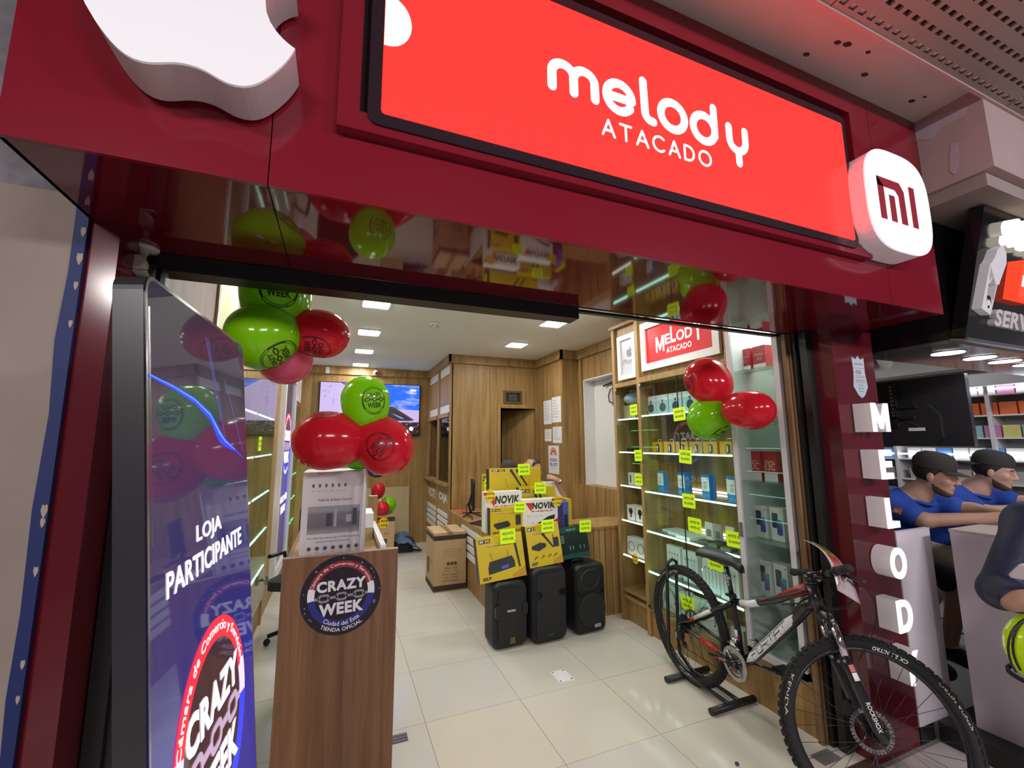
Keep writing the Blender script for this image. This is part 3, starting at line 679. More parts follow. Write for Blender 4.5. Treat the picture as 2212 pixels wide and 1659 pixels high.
balloon((-.635, -1.90, 2.10), (.97, -.1, -.12), .107, M_BR, 'red balloon pointing right, beside the lime green pair above the poster', ga, (.0, -.62, -.8), 1.05, -.02)
balloon((-.79, -1.76, 2.01), (.1, .5, -.8), .12, M_BP, 'pinkish balloon half hidden behind the lime green one above the poster', ga)
tag(MB().tube([(-.74, -1.89, 2.16), (-.74, -1.86, 2.5), (-.74, -1.85, 2.86)], .0015, 5).build('balloon_string', M_PAPER), 'thin string holding the balloon bunch above the poster', 'string')
balloon((-.430, -1.70, 1.835), (-.12, .0, 1), .116, M_BG, 'lime green balloon with upright CRAZY WEEK print in front of the television', gb, (.30, -.95, 0), .96, -.08, .5)
balloon((-.605, -1.70, 1.632), (-1, -.08, -.05), .139, M_BR, 'red balloon pointing left over the white appliance carton', gb, (.05, -.22, .97), 1.0, .12, .5)
balloon((-.325, -1.72, 1.597), (.62, -.42, -.55), .136, M_BR, 'red balloon with sideways CRAZY WEEK print, right of the podium bunch', gb, (-.35, -.90, .1), .98, .22, .48)
balloon((-.44, -1.52, 1.60), (.0, .95, -.1), .12, M_BG, 'lime green balloon mostly hidden behind the two red ones over the carton', gb)
tag(MB().cyl((-.425, -1.66, 1.105), (-.41, -1.68, 1.70), .005).build('balloon_stick', M_WHITE), 'white stick holding up the podium balloons, behind the appliance carton', 'stick')
balloon((1.70, -1.815, 2.03), (-.12, .50, .80), .142, M_BR, 'upper red balloon hanging by the tall glass showcase', gc, (-.90, .42, -.25), .95, .15)
balloon((1.70, -2.13, 1.80), (.05, -1, -.12), .115, M_BR, 'red balloon pointing towards the street in front of the glass showcase', gc, None, 1.12)
balloon((1.70, -1.80, 1.755), (-.2, .60, -.60), .13, M_BG, 'lime green balloon below the red ones by the glass showcase', gc, (.2, -.7, -.7), .9, .1)
balloon((1.80, -1.70, 1.80), (.5, .7, -.2), .12, M_BG, 'lime green balloon almost hidden behind the showcase bunch', gc)
tag(MB().tube([(1.72, -1.93, 1.89), (1.75, -1.93, 2.2), (1.93, -1.9, 2.45), (1.953, -1.9, 2.5)], .0015, 5).build('balloon_string', M_PAPER), 'thin string tying the red and green balloons to the showcase', 'string')
# ================================================================== DISPLAY CABINETS, RIGHT SIDE
def burst(w, h, n=9, amp=.07):
    P = []
    for (x0, y0), (x1, y1) in (((-w, -h), (w, -h)), ((w, -h), (w, h)), ((w, h), (-w, h)), ((-w, h), (-w, -h))):
        k = n
        for i in range(k):
            for tt, o in ((i/k, 0), ((i+.5)/k, amp)):
                x, y = x0+(x1-x0)*tt, y0+(y1-y0)*tt
                dx, dy = (y1-y0), -(x1-x0); L = math.hypot(dx, dy); P.append((x+dx/L*o*w, y+dy/L*o*w))
    return P
TAGM = {}
def price(fr, l1, l2, w, h, label, group=None, mat=None, rot=0., star=False):
    o, u, v = [Vector(a) for a in fr]; n = u.cross(v).normalized()
    if rot:
        c, s_ = math.cos(rot), math.sin(rot); u, v = u*c+v*s_, v*c-u*s_
    fr = (o, u, v)
    t = thing('price_tag', o, label, 'price tag', group)
    m = MB()
    if star: m.prism([((w if i % 2 else w*.82)*math.cos(PI*2*i/28)/1, (h if i % 2 else h*.8)*math.sin(PI*2*i/28)) for i in range(28)], fr, .0004, .0018)
    else: m.prism(burst(w*.93, h*.93, 7, .10), fr, .0004, .0018)
    m.build('card', mat or M_NEON, t)
    m = MB(); m.text(l1, fr, w=w*1.45, h=h*.42, bold=.02, cy=h*.36, d=.0024); m.text(l2, fr, w=w*1.4, h=h*.42, bold=.02, cy=-h*.36, d=.0024); m.build('handwriting', M_INK, t)
    if star:
        m = MB(); m.ball((0, 0, 0), (w*.28, w*.28, w*.06), None, 10, 6)
        q = Matrix((u, v, n)).transposed().to_4x4(); q.translation = o-u*w*.85+v*h*.35+n*.003
        bmesh.ops.transform(m.b, matrix=q, verts=m.b.verts); m.build('red_badge', M_INKR, t)
        m = MB(); m.text('OFERTA', fr, w=w*1.2, h=h*.34, bold=.04, cx=w*.1, cy=h*.95, d=.003); m.build('offer_word', M_YELC, t)
    return t
M_YELC = pm('offer_yellow', (.85, .62, .01), .5)
XG = 1.955
cab = thing('display_cabinet', (2.17, -1.28, 0), 'tall oak display cabinet with lit glass shelves under the red shop sign', 'cabinet', None)
Y0, Y1 = -1.765, -.785
m = MB(); m.box(1.958, 2.41, Y1-.022, Y1+.018, 0, ZC); m.box(1.965, 2.41, Y0, Y0+.022, 0, 2.19); m.build('side_panel', M_WOOD, cab, bevel=.002)
B(1.985, 2.41, Y0+.022, Y1-.022, 0, .205).build('plinth', M_WOOD, cab)
B(1.96, 2.41, Y0, Y1-.022, .205, .225).build('bottom_board', M_WOOD, cab, bevel=.002)
B(1.96, 2.41, Y0, Y1-.022, 2.15, 2.195).build('top_rail', M_WOOD, cab, bevel=.002)
B(2.392, 2.41, Y0+.022, Y1-.022, .225, 2.15).build('back_panel', M_WOOD, cab)
B(1.99, 2.41, Y0, Y1-.022, 2.195, ZC).build('sign_panel', M_WOOD, cab); B(1.955, 2.0, Y0-.02, Y1+.02, 2.735, 2.76).build('top_moulding', M_WOOD, cab, bevel=.002)
B(1.958, 1.99, Y0-.005, Y0+.02, 2.195, 2.74).build('stile', M_WOOD, cab, bevel=.002)
for z in (.525, .857, 1.19, 1.522, 1.85):
    B(1.972, 2.38, Y0+.024, Y1-.024, z-.008, z).build('glass_shelf', M_SHELF, cab)
    B(1.962, 1.973, Y0+.026, Y1-.03, z-.008, z+.003).build('led_strip', M_LED, cab)
    if z in (.857, 1.19, .525): B(2.375, 2.388, Y0+.1, Y1-.1, z+.006, z+.018).build('rear_led_strip', M_LEDW, cab)
for a, b in ((Y0+.004, -1.274), (-1.270, Y1-.024)):
    d = B(XG-.001, XG+.003, a, b, .228, 2.148).build('glass_door', M_GLASS, cab)
    B(XG-.0015, XG+.0035, (b-.0025 if a < -1.5 else a), (b if a < -1.5 else a+.0025), .228, 2.148).build('door_edge', pm('glass_edge', (.03, .05, .04), .2), cab)
for y in (-.815,): B(XG-.010, XG+.02, y-.02, y+.006, 2.115, 2.137).build('hinge', M_STEEL, cab); B(XG-.010, XG+.02, y-.02, y+.006, .235, .257).build('hinge', M_STEEL, cab)
# narrow cabinet
cn_ = thing('display_cabinet', (2.2, -.6, 0), 'narrow oak display cabinet with lit glass shelves beside the white wall recess', 'cabinet')
Y2 = -.44
m = MB(); m.box(1.96, 2.41, Y2-.0, Y2+.04, 0, 2.735); m.build('side_panel', M_WOOD, cn_, bevel=.002)
B(2.0, 2.41, Y1+.02, Y2, 0, .20).build('plinth', M_WOOD, cn_); B(1.965, 2.41, Y1+.02, Y2, .26, .29).build('bottom_board', M_WOOD, cn_, bevel=.002)
B(1.965, 2.41, Y1+.02, Y2, .20, .225).build('bottom_board', M_WOOD, cn_, bevel=.002)
B(1.96, 2.41, Y1+.02, Y2, 2.145, 2.185).build('top_rail', M_WOOD, cn_, bevel=.002)
B(2.39, 2.41, Y1+.02, Y2, .2, 2.15).build('back_panel', M_WOOD, cn_); B(1.99, 2.41, Y1+.02, Y2, 2.185, 2.735).build('sign_panel', M_WOOD, cn_)
B(1.945, 2.41, Y1+.02, Y2+.06, 2.735, 2.765).build('top_moulding', M_WOOD, cn_, bevel=.003); B(2.1, 2.41, Y1+.02, Y2+.04, 2.765, ZC).build('top_box', M_WOOD, cn_)
for z in (.585, .897, 1.213, 1.524, 1.833):
    B(1.972, 2.38, Y1+.02, Y2, z-.008, z).build('glass_shelf', M_SHELF, cn_); B(1.962, 1.973, Y1+.022, Y2-.02, z-.008, z+.003).build('led_strip', M_LED if z > 1.3 else M_LEDW, cn_)
B(XG, XG+.004, Y1+.02, Y2, .3, 2.143).build('glass_door', M_GLASS, cn_); B(XG-.008, XG+.02, Y2-.03, Y2-.006, 2.11, 2.132).build('hinge', M_STEEL, cn_)
# white glass showcase
sc = thing('glass_showcase', (2.17, -1.95, 0), 'tall white framed glass showcase of phone boxes beside the shop entrance', 'showcase')
A0, A1 = -2.145, -1.768
M_AL = pm('white_aluminium', (.66, .64, .66), .35); M_IN = pm('showcase_lining', (.60, .62, .61), .6)
B(1.962, 2.41, A0-.03, A1, 0, .285).build('base', M_WOOD, sc, bevel=.003)
f = MB(); f.box(1.945, 1.975, A0, A0+.034, .285, 2.72); f.box(1.945, 1.975, A1-.034, A1, .285, 2.72); f.box(1.945, 1.975, A0, A1, .285, .325); f.box(1.945, 1.975, A0, A1, 2.68, 2.72); f.build('door_frame', M_AL, sc, bevel=.003)
B(1.957, 1.961, A0+.034, A1-.034, .325, 2.68).build('glass_door', M_GLASS, sc)
m = MB(); m.box(2.385, 2.395, A0, A1, .285, 2.72); m.box(1.976, 2.385, A1-.012, A1, .285, 2.72); m.box(1.976, 2.385, A0, A0+.012, .285, 2.72); m.box(1.976, 2.385, A0, A1, .285, .295); m.box(1.976, 2.385, A0, A1, 2.71, 2.72); m.build('lining', M_IN, sc)
for z in (.615, .985, 1.36, 1.735, 2.10): B(1.985, 2.38, A0+.014, A1-.014, z-.008, z).build('glass_shelf', M_SHELF, sc)
B(2.02, 2.34, A0+.06, A1-.06, 2.688, 2.70).build('lamp', em('showcase_lamp', (1, 1, .97), 14), sc)
m = MB(); m.cyl((1.945, -1.835, .375), (1.905, -1.835, .375), .016); m.cyl((1.905, -1.835, .375), (1.895, -1.835, .375), .022); m.build('lock_knob', M_STEEL, sc)
for z in (1.0,): B(1.93, 1.945, A1-.03, A1-.008, z, z+.09).build('hinge', M_STEEL, sc)
# framed signs above the cabinets
def framed(fr, w, h, b, label, facem, draw, cat='framed sign', name='framed_sign', fm_=None, group=None):
    o, u, v = [Vector(a) for a in fr]
    t = thing(name, o, label, cat, group)
    m = MB()
    for p in ([(-w, -h), (w, -h), (w, -h+b), (-w, -h+b)], [(-w, h-b), (w, h-b), (w, h), (-w, h)], [(-w, -h+b), (-w+b, -h+b), (-w+b, h-b), (-w, h-b)], [(w-b, -h+b), (w, -h+b), (w, h-b), (w-b, h-b)]): m.prism(p, fr, 0, .028)
    m.build('frame', fm_ or M_WHITE, t, bevel=.003)
    m = MB(); m.prism([(-w+b*.9, -h+b*.9), (w-b*.9, -h+b*.9), (w-b*.9, h-b*.9), (-w+b*.9, h-b*.9)], fr, .002, .012); m.build('picture', facem, t)
    draw(t, fr)
    return t
def dr_mel(t, fr):
    m = MB(); x = -.245
    for ch, w, dn, up_ in (('M', .105, .05, .0), ('E', .06, 0, .0), ('L', .06, .0, .05), ('O', .085, .0, 0), ('D', .075, 0, .0), ('Y', .10, .04, .035)):
        m.text(ch, fr, w=w, h=.088+dn+up_, bold=.03, cx=x+w/2, cy=.012+(up_-dn)/2, d=.0135); x += w+.008
    m.text('ATACADO', fr, w=.28, h=.048, bold=.03, cx=.02, cy=-.085, d=.0135); m.build('lettering', M_INKW, t)
framed(faceL(1.988, -1.275, 2.463), .43, .218, .06, 'white framed red sign with the shop name above the tall display cabinet', pm('sign_red', (.62, .015, .022), .3), dr_mel)
def dr_iph(t, fr):
    m = MB(); q = .0042
    m.prism([((X-12)*q+.035, (12-Y)*q+.045) for X, Y in ap], fr, .012, .0132); m.prism([((X-12)*q+.035, (12-Y)*q+.045) for X, Y in lf_], fr, .012, .0132)
    m.text('iPhone', fr, w=.17, h=.055, cx=.02, cy=-.045, d=.0135); m.build('lettering', M_INKG, t)
framed(faceL(1.988, -.625, 2.425), .135, .215, .045, 'white framed pale sign with a small apple emblem above the narrow cabinet', pm('sign_pale', (.62, .62, .70), .4), dr_iph)

# ------------------------------------------------------------------ goods on the shelves
def carton(name, c, size, mat, label, group, cat='box', rz=0., extra=None, w_top=True):
    """box with its base centre at c; size = depth(x), width(y), height; front faces -x"""
    t = thing(name, c, label, cat, group, rz)
    dx, dy, h = size
    B(-dx/2, dx/2, -dy/2, dy/2, .0005, h).build('carton', mat, t, bevel=.0012, world=False)
    if extra: extra(t, (Vector((-dx/2, 0, h/2)), Vector((0, -1, 0)), ZU), dy, h)
    return t
def P_(t, name, mat): # printing helper
    return lambda m: m.build(name, mat, t, world=False)
M_PBLUE = pm('pale_blue_card', (.40, .56, .66), .35); M_BLUE = pm('bright_blue_card', (.015, .22, .60), .35); M_ORY = pm('amber_card', (.72, .36, .012), .35); M_RCARD = pm('red_card', (.50, .022, .04), .25)
M_LILAC = pm('violet_ink', (.08, .09, .45), .4); M_TEAL = pm('teal_ink', (.02, .40, .42), .4)
def speaker_box(t, fr, w, h):
    m = MB(); m.prism([(-w/2, -h/2), (w/2, -h/2), (w/2, h*.22), (-w/2, h*.22)], fr, 0, .0006); P_(t, 'print', M_PBLUE)(m)
    m = MB(); m.prism(circ(.005, -h*.12, w*.27, 18), fr, .0006, .0012); m.prism(rrect(-.004, .014, h*.12, h*.27, .006, 3), fr, .0006, .0012); P_(t, 'speaker_picture', M_INKG if False else pm('charcoal_ink', (.035, .045, .05), .5))(m)
    m = MB(); m.prism([(w*.36, h*.36), (w*.43, h*.36), (w*.43, h*.42), (w*.36, h*.42)], fr, 0, .001); P_(t, 'logo', pm('orange_ink', (.75, .16, .02), .5))(m)
pos = ('leftmost', 'second from the left', 'third from the left', 'fourth from the left', 'fifth from the left', 'rightmost')
for i, y in enumerate((-.835, -.985, -1.14, -1.30)):
    carton('speaker_box', (2.10, y-.01*0, 1.85), (.10, .145, .175), pm('clear_pack', (.66, .72, .74), .3), 'pale blue speaker box, %s of four on the top lit shelf' % pos[i], 'speaker boxes on the top shelf', extra=speaker_box)
def band_box(t, fr, w, h):
    m = MB(); m.prism(rrect(-.012, .028, -h*.42, h*.28, .014, 4), fr, 0, .001); P_(t, 'band_picture', pm('charcoal_ink', (.035, .045, .05), .5))(m)
    m = MB(); m.prism(rrect(-.004, .006, -h*.3, h*.18, .004, 3), fr, .001, .0016); P_(t, 'band_screen', M_INKW)(m)
    m = MB(); m.tube([(.0, -.018, h+.0), (.0, -.018, h+.02), (.0, .018, h+.02), (.0, .018, h)], .003, 5); P_(t, 'hang_tab', M_INKW)(m)
for i, y in enumerate((-.87, -1.02, -1.165, -1.315, -1.455, -1.61)):
    carton('band_box', (2.10, y, 1.522), (.06, .132, .096), M_ORY, 'amber yellow smart band box, %s of six on the second lit shelf' % pos[i], 'smart band boxes on the second shelf', extra=band_box)
def ear_box(t, fr, w, h):
    m = MB(); m.prism([(-w/2, -h*.18), (w*.5, -h*.18), (w*.5, h*.40), (-w/2, h*.40)], fr, 0, .0008); P_(t, 'label_panel', M_INKW)(m)
    m = MB(); m.prism(rrect(-w*.26, w*.18, -h*.10, h*.08, .008, 3), fr, .0008, .0014); m.prism(rrect(-w*.26, w*.18, h*.11, h*.22, .006, 3), fr, .0008, .0014); P_(t, 'earphone_picture', pm('pale_ink', (.55, .56, .58), .5))(m)
    m = MB(); m.prism([(w*.30, h*.30), (w*.38, h*.30), (w*.38, h*.36), (w*.30, h*.36)], fr, .0008, .0014); P_(t, 'logo', M_INKR)(m)
    m = MB(); m.text('earphones', fr, w=w*.7, h=.012, cy=-h*.36, d=.001); P_(t, 'lettering', pm('light_blue_ink', (.2, .5, .8), .5))(m)
for i, (y, x) in enumerate(((-.90, 2.09), (-1.115, 2.14), (-1.155, 2.08), (-1.37, 2.13), (-1.405, 2.08), (-1.60, 2.12), (-1.655, 2.07))):
    lab = ('single blue and white earphone box at the left of the third lit shelf', 'blue and white earphone box at the back of the left pair', 'blue and white earphone box at the front of the left pair', 'blue and white earphone box at the back of the middle pair', 'blue and white earphone box at the front of the middle pair', 'blue and white earphone box at the back of the right pair', 'blue and white earphone box at the front of the right pair')[i]
    carton('earphone_box', (x, y, 1.19), (.05, .085, .175), M_BLUE, lab, 'earphone boxes on the third shelf', extra=ear_box, rz=math.radians(-8))
M_GBOX = pm('small_dark_box', (.03, .05, .045), .4); M_SILV = pm('silver_card', (.45, .45, .46), .35)
for i, (x, y, dx, dy, h) in enumerate(((2.16, -.93, .16, .12, .018), (2.12, -1.05, .16, .13, .022), (2.08, -1.19, .16, .15, .024))):
    carton('flat_box', (x, y, .857), (dx, dy, h), M_WHITE, 'flat white box lying on the fourth lit shelf, %s of three' % ('left', 'middle', 'right')[i], 'flat white boxes on the fourth shelf')
def stand_card(t, fr, w, h):
    m = MB(); m.prism(rrect(-w*.3, w*.3, -h*.28, h*.12, .01, 4), fr, 0, .0008); P_(t, 'print', M_INKG)(m)
for i, (y, mt) in enumerate(((-1.30, M_INKW), (-1.385, M_SILV), (-1.495, M_INKW), (-1.62, M_INKW))):
    carton('carded_pack', (2.17, y, .857), (.012, .075, .135), mt, ('white carded pack behind the price tag, fourth shelf', 'silver carded earbud pack standing on the fourth shelf', 'black and white carded pack, middle of the fourth shelf', 'white carded pack at the right end of the fourth shelf')[i], 'carded packs on the fourth shelf', 'pack', extra=stand_card)
for i, (x, y) in enumerate(((2.06, -1.37), (2.04, -1.475), (2.03, -1.60), (2.11, -1.44))):
    carton('charger_box', (x, y, .857), (.07, .085, .024), M_GBOX, 'small black charger box lying flat, %s of four on the fourth shelf' % ('left', 'middle', 'right', 'back')[i], 'small black boxes on the fourth shelf')
def strap_box(t, fr, w, h):
    m = MB()
    for k in range(4):
        x = -w*.30+k*w*.2; m.prism(rrect(x-.006, x+.006, h*.2, h*.28, .003, 2), fr, 0, .0008); m.prism([(x-.0015, -h*.32), (x+.0015, -h*.32), (x+.0015, h*.17), (x-.0015, h*.17)], fr, 0, .0008)
    P_(t, 'strap_picture', M_INKG)(m)
for i, (y, h) in enumerate(((-1.0, .235), (-1.20, .235), (-1.42, .225), (-1.60, .24))):
    carton('strap_box', (2.09-.02*i, y, .525), (.04, .155, h), M_WHITE, 'white box printed with four slim straps, %s of four on the fifth lit shelf' % ('leftmost', 'second', 'third', 'rightmost')[i], 'strap boxes on the fifth shelf', extra=strap_box)
def phones_box(t, fr, w, h):
    m = MB(); m.tube([fr[0]+Vector((-.001, -y, z)) for y, z in arc(0, h*.02, w*.34, h*.36, -30, 210, 16)], .006, 6); P_(t, 'headphone_picture', M_INKG)(m)
    m = MB(); m.tube([(.0, -.025, h+.0), (.0, -.025, h+.02), (.0, .025, h+.02), (.0, .025, h)], .004, 5); P_(t, 'hang_tab', M_INKW)(m)
for i, (y, h, w) in enumerate(((-.93, .20, .18), (-1.14, .19, .20), (-1.36, .20, .21))):
    carton('headphone_box', (2.11-.02*i, y, .225), (.07, w, h), M_WHITE, 'white headphone box on the cabinet floor behind the bicycle wheel, %s of three' % ('left', 'middle', 'right')[i], 'headphone boxes on the cabinet floor', extra=phones_box)
carton('small_box', (2.06, -1.62, .225), (.07, .1, .13), M_SILV, 'small grey and white box at the right end of the cabinet floor', None)
# white showcase: phone boxes
def red_box(word):
    def f(t, fr, w, h):
        m = MB(); m.prism([(-w/2, -h/2), (w/2, -h/2), (w/2, -h*.24), (-w/2, -h*.24)], fr, 0, .0008); P_(t, 'white_foot', M_INKW)(m)
        m = MB(); m.text('Redmi', fr, w=w*.62, h=.020 if word == 'A3' else .013, cy=h*.16, d=.001); m.text(word, fr, w=w*(.36 if word == 'A3' else .74), h=.026 if word == 'A3' else .045, cy=-.004, d=.001); P_(t, 'lettering', pm('pink_ink', (.80, .55, .55), .5))(m)
    return f
def phone_box(t, fr, w, h):
    m = MB(); m.prism(rrect(-w*.36, w*.08, -h*.12, h*.34, .008, 3), fr, 0, .0008); P_(t, 'phone_back_picture', pm('charcoal_violet', (.05, .05, .08), .4))(m)
    m = MB(); m.prism(rrect(-w*.02, w*.38, -h*.32, h*.14, .008, 3), fr, .0008, .0014); P_(t, 'phone_front_picture', M_LILAC)(m)
    m = MB(); m.prism([(-w*.02, h*.12), (w*.36, -h*.12), (w*.38, h*.12), (w*.3, h*.14), (0, h*.14)], fr, .0014, .002); P_(t, 'phone_screen_picture', M_TEAL)(m)
    m = MB(); m.prism([(w*.33, h*.38), (w*.42, h*.38), (w*.42, h*.43), (w*.33, h*.43)], fr, 0, .0008); P_(t, 'logo', pm('orange_ink', (.75, .16, .02), .5))(m)
g = 'phone boxes in the white showcase'
for z, ys, hh, fn, mt, what in ((2.10, (-1.79, -1.905), .165, red_box('A3'), M_RCARD, 'red phone box on the top shelf of the white showcase, %s one'), (1.36, (-1.805, -1.92), .19, red_box('13C'), M_RCARD, 'red phone box with big pale digits in the white showcase, %s one'),
                                (.985, (-1.815, -1.932), .205, phone_box, M_WHITE, 'white phone box on the middle shelf of the white showcase, %s one'), (.615, (-1.81, -1.925), .225, phone_box, M_WHITE, 'white phone box on the lowest shelf of the white showcase, %s one')):
    for k, y in enumerate(ys): carton('phone_box', (2.13, y, z), (.07, .098, hh), mt, what % ('left', 'right')[k], g, extra=fn, rz=math.radians(-4))
carton('flat_box', (2.15, -1.95, 1.735), (.1, .2, .05), M_SILV, 'flat grey box on the second shelf of the white showcase', None)
# narrow cabinet goods
t = thing('pillow', (2.12, -.53, 1.975), 'pale blue folded pillow on top of a box in the narrow cabinet', 'pillow')
m = MB(); m.ball((0, 0, .06), (.11, .11, .06), None, 16, 10); m.build('cover', pm('pillow_blue', (.42, .50, .62), .8), t, world=False)
carton('storage_box', (2.15, -.52, 1.833), (.2, .18, .14), M_CARDL, 'plain pale box holding the blue pillow, narrow cabinet', None)
carton('storage_box', (2.25, -.49, 1.834), (.1, .05, .23), M_LILAC, 'tall violet box at the back of the narrow cabinet top shelf', None)
carton('gadget', (2.1, -.53, 1.524), (.09, .15, .032), M_BLACKG, 'small flat black gadget on the second shelf of the narrow cabinet', None, 'gadget')
def strip2(t, fr, w, h):
    m = MB(); m.prism(rrect(-w*.18, w*.05, -h*.3, h*.3, .006, 3), fr, 0, .0008); P_(t, 'print', M_INKB)(m)
for k, y in enumerate((-.50, -.60, -.70)): carton('watch_box', (2.08, y, 1.213), (.05, .085, .115), M_WHITE, 'white watch box, %s of three on the third narrow shelf' % ('left', 'middle', 'right')[k], 'watch boxes in the narrow cabinet', extra=strip2)
def cam_print(t, fr, w, h):
    m = MB(); m.prism(circ(0, h*.12, w*.26, 12), fr, 0, .0008); m.prism([(-w*.1, -h*.3), (w*.1, -h*.3), (w*.1, h*.05), (-w*.1, h*.05)], fr, 0, .0008); P_(t, 'webcam_picture', M_INK)(m)
for k, y in enumerate((-.53, -.66)): carton('webcam_box', (2.06, y, .897), (.09, .11, .135), M_WHITE, 'white webcam box with black camera picture, %s one in the narrow cabinet' % ('left', 'right')[k], 'webcam boxes in the narrow cabinet', extra=cam_print)
def ringp(t, fr, w, h):
    m = MB(); m.tube([fr[0]+Vector((-.001, -y, z)) for y, z in arc(0, 0, w*.33, w*.33, 0, 360, 20)[:-1]], .004, 5, closed=True); P_(t, 'ring_picture', M_INKG)(m)
for k, y in enumerate((-.52, -.65)): carton('headset_box', (2.06, y, .585), (.09, .125, .155), M_WHITE, 'white headset box with ring picture, %s one on the lowest narrow shelf' % ('left', 'right')[k], 'headset boxes in the narrow cabinet', extra=ringp)
# neon tags taped to the glass
g = 'neon price tags on the cabinet glass'
for y, z, l1, l2, lab in ((-1.285, 1.835, 'ANTES 50$', '45$ AHORA', 'neon yellow price tag on the glass in front of the speaker boxes'), (-1.322, 1.503, 'ANTES 40$', '35$ AHORA', 'neon yellow price tag on the glass below the amber boxes'), (-1.33, 1.17, 'ANTES 18$', '30$ AHORA', 'neon yellow price tag on the glass below the blue earphone boxes'),
                          (-1.375, 1.0, 'ANTES 9$', 'AHORA 4$', 'neon yellow price tag standing by the flat white boxes'), (-1.72, .965, 'ANTES 3$', '1$ AHORA', 'neon yellow price tag beside the small black boxes'), (-1.545, .775, 'ANTES 12$', '10$ AHORA', 'neon yellow price tag just under the bicycle saddle'), (-1.255, .41, 'ANTES 40$', '35$ AHORA', 'neon yellow price tag seen through the rear bicycle wheel')):
    price(faceL(1.952, y, z), l1, l2, .066, .052, lab, g, rot=rnd.uniform(-.06, .06))
for y, z, lab in ((-.72, 1.91, 'neon yellow price tag at the top of the narrow cabinet'), (-.755, 1.497, 'neon yellow price tag on the second shelf of the narrow cabinet'), (-.745, 1.285, 'neon yellow price tag over the watch boxes')):
    price(faceL(1.952, y, z), 'ANTES 15$', 'AHORA 12$', .052, .05, lab, 'neon price tags on the narrow cabinet', rot=.05)
price(faceL(1.952, -.65, .585), '28$', '20$', .045, .045, 'small yellow star price tag with red badge on the lowest narrow shelf', None, M_YELC, star=True)
# ================================================================== LEFT SIDE CABINETS
lc = thing('display_cabinet', (-1.35, -.15, 0), 'long glass fronted oak cabinet on the left wall, behind the podium', 'cabinet')
m = MB(); m.box(-1.58, XL, .72, .76, 0, ZC); m.box(-1.58, XL, -1.10, -1.06, 0, ZC); m.box(-1.58, XL+.0, -.19, -.165, .2, 2.2); m.build('side_panel', M_WOOD, lc, bevel=.002)
B(-1.58, XL-.02, -1.06, .72, 0, .22).build('plinth', M_WOOD, lc); B(-1.58, XL, -1.06, .72, 2.2, 2.26).build('top_rail', M_WOOD, lc, bevel=.002); B(-1.58, XL-.03, -1.06, .72, 2.26, ZC).build('sign_panel', M_WOOD, lc)
B(-1.60, -1.58, -1.06, .72, .2, 2.2).build('back_panel', M_WOOD, lc)
for z in (.525, .857, 1.19, 1.522, 1.85):
    B(-1.575, XL-.014, -1.055, .715, z-.008, z).build('glass_shelf', M_SHELF, lc); B(XL-.014, XL-.003, -1.05, .71, z-.008, z+.003).build('led_strip', M_LED, lc)
for a, b in ((-1.055, -.185), (-.181, .718)): B(XL+.001, XL+.005, a, b, .24, 2.19).build('glass_door', M_GLASS, lc)
m = MB(); m.cyl((XL, .60, .42), (XL+.05, .60, .42), .012); m.box(XL+.03, XL+.055, .585, .615, .38, .45); m.build('lock', M_STEEL, lc)
for i, (y, z) in enumerate(((-.6, .525), (-.2, .857), (.2, .857), (-.5, 1.19), (.1, 1.19), (.5, 1.19), (-.3, 1.522), (.3, 1.522), (.55, .525), (.35, 1.85))):
    h = (.18, .14, .2, .16)[i % 4]
    t = carton('storage_box', (-1.36, y, z), (.16, .2, h), (M_WHITE, M_CARDL, M_GBOX, M_PBLUE)[i % 4], 'boxed goods behind the left cabinet glass, seen at a slant', 'boxes in the left cabinet', rz=PI)
price(faceR(XL+.008, -.05, 1.62), 'ANTES 20$', 'AHORA 15$', .06, .055, 'neon yellow price tag hanging in the left glass cabinet', None)
framed(faceR(XL-.028, .3, 2.50), .30, .17, .045, 'white framed pale sign above the left glass cabinet', MATS['sign_pale'], lambda t, f: None)
ls = thing('glass_showcase', (-1.35, -1.3, 0), 'lit white lined glass showcase on the left, behind the lime green balloons', 'showcase')
m = MB(); m.box(-1.58, -1.57, -1.50, -1.11, .3, 2.72); m.box(-1.57, XL-.02, -1.51, -1.50, .3, 2.72); m.box(-1.57, XL-.02, -1.12, -1.11, .3, 2.72); m.box(-1.58, XL-.02, -1.5, -1.11, 2.715, 2.725); m.build('lining', pm('warm_lining', (.66, .64, .46), .6), ls)
B(-1.58, XL, -1.53, -1.10, 0, .3).build('base', M_WOOD, ls)
f = MB(); f.box(XL-.02, XL+.01, -1.53, -1.495, .3, 2.72); f.box(XL-.02, XL+.01, -1.135, -1.10, .3, 2.72); f.box(XL-.02, XL+.01, -1.53, -1.10, 2.68, 2.72); f.box(XL-.02, XL+.01, -1.53, -1.1, .3, .335); f.build('door_frame', M_AL, ls, bevel=.003)
B(XL-.006, XL-.002, -1.495, -1.135, .335, 2.68).build('glass_door', M_GLASS, ls); B(-1.52, -1.2, -1.46, -1.16, 2.69, 2.705).build('lamp', MATS['showcase_lamp'], ls)
for z in (.9, 1.3, 1.7, 2.1): B(-1.57, -1.16, -1.49, -1.12, z-.008, z).build('glass_shelf', M_SHELF, ls)
struct('trim_1', B(-1.6, XL, -1.62, -1.53, 0, ZC), M_WALNUT_AND_SHADE)
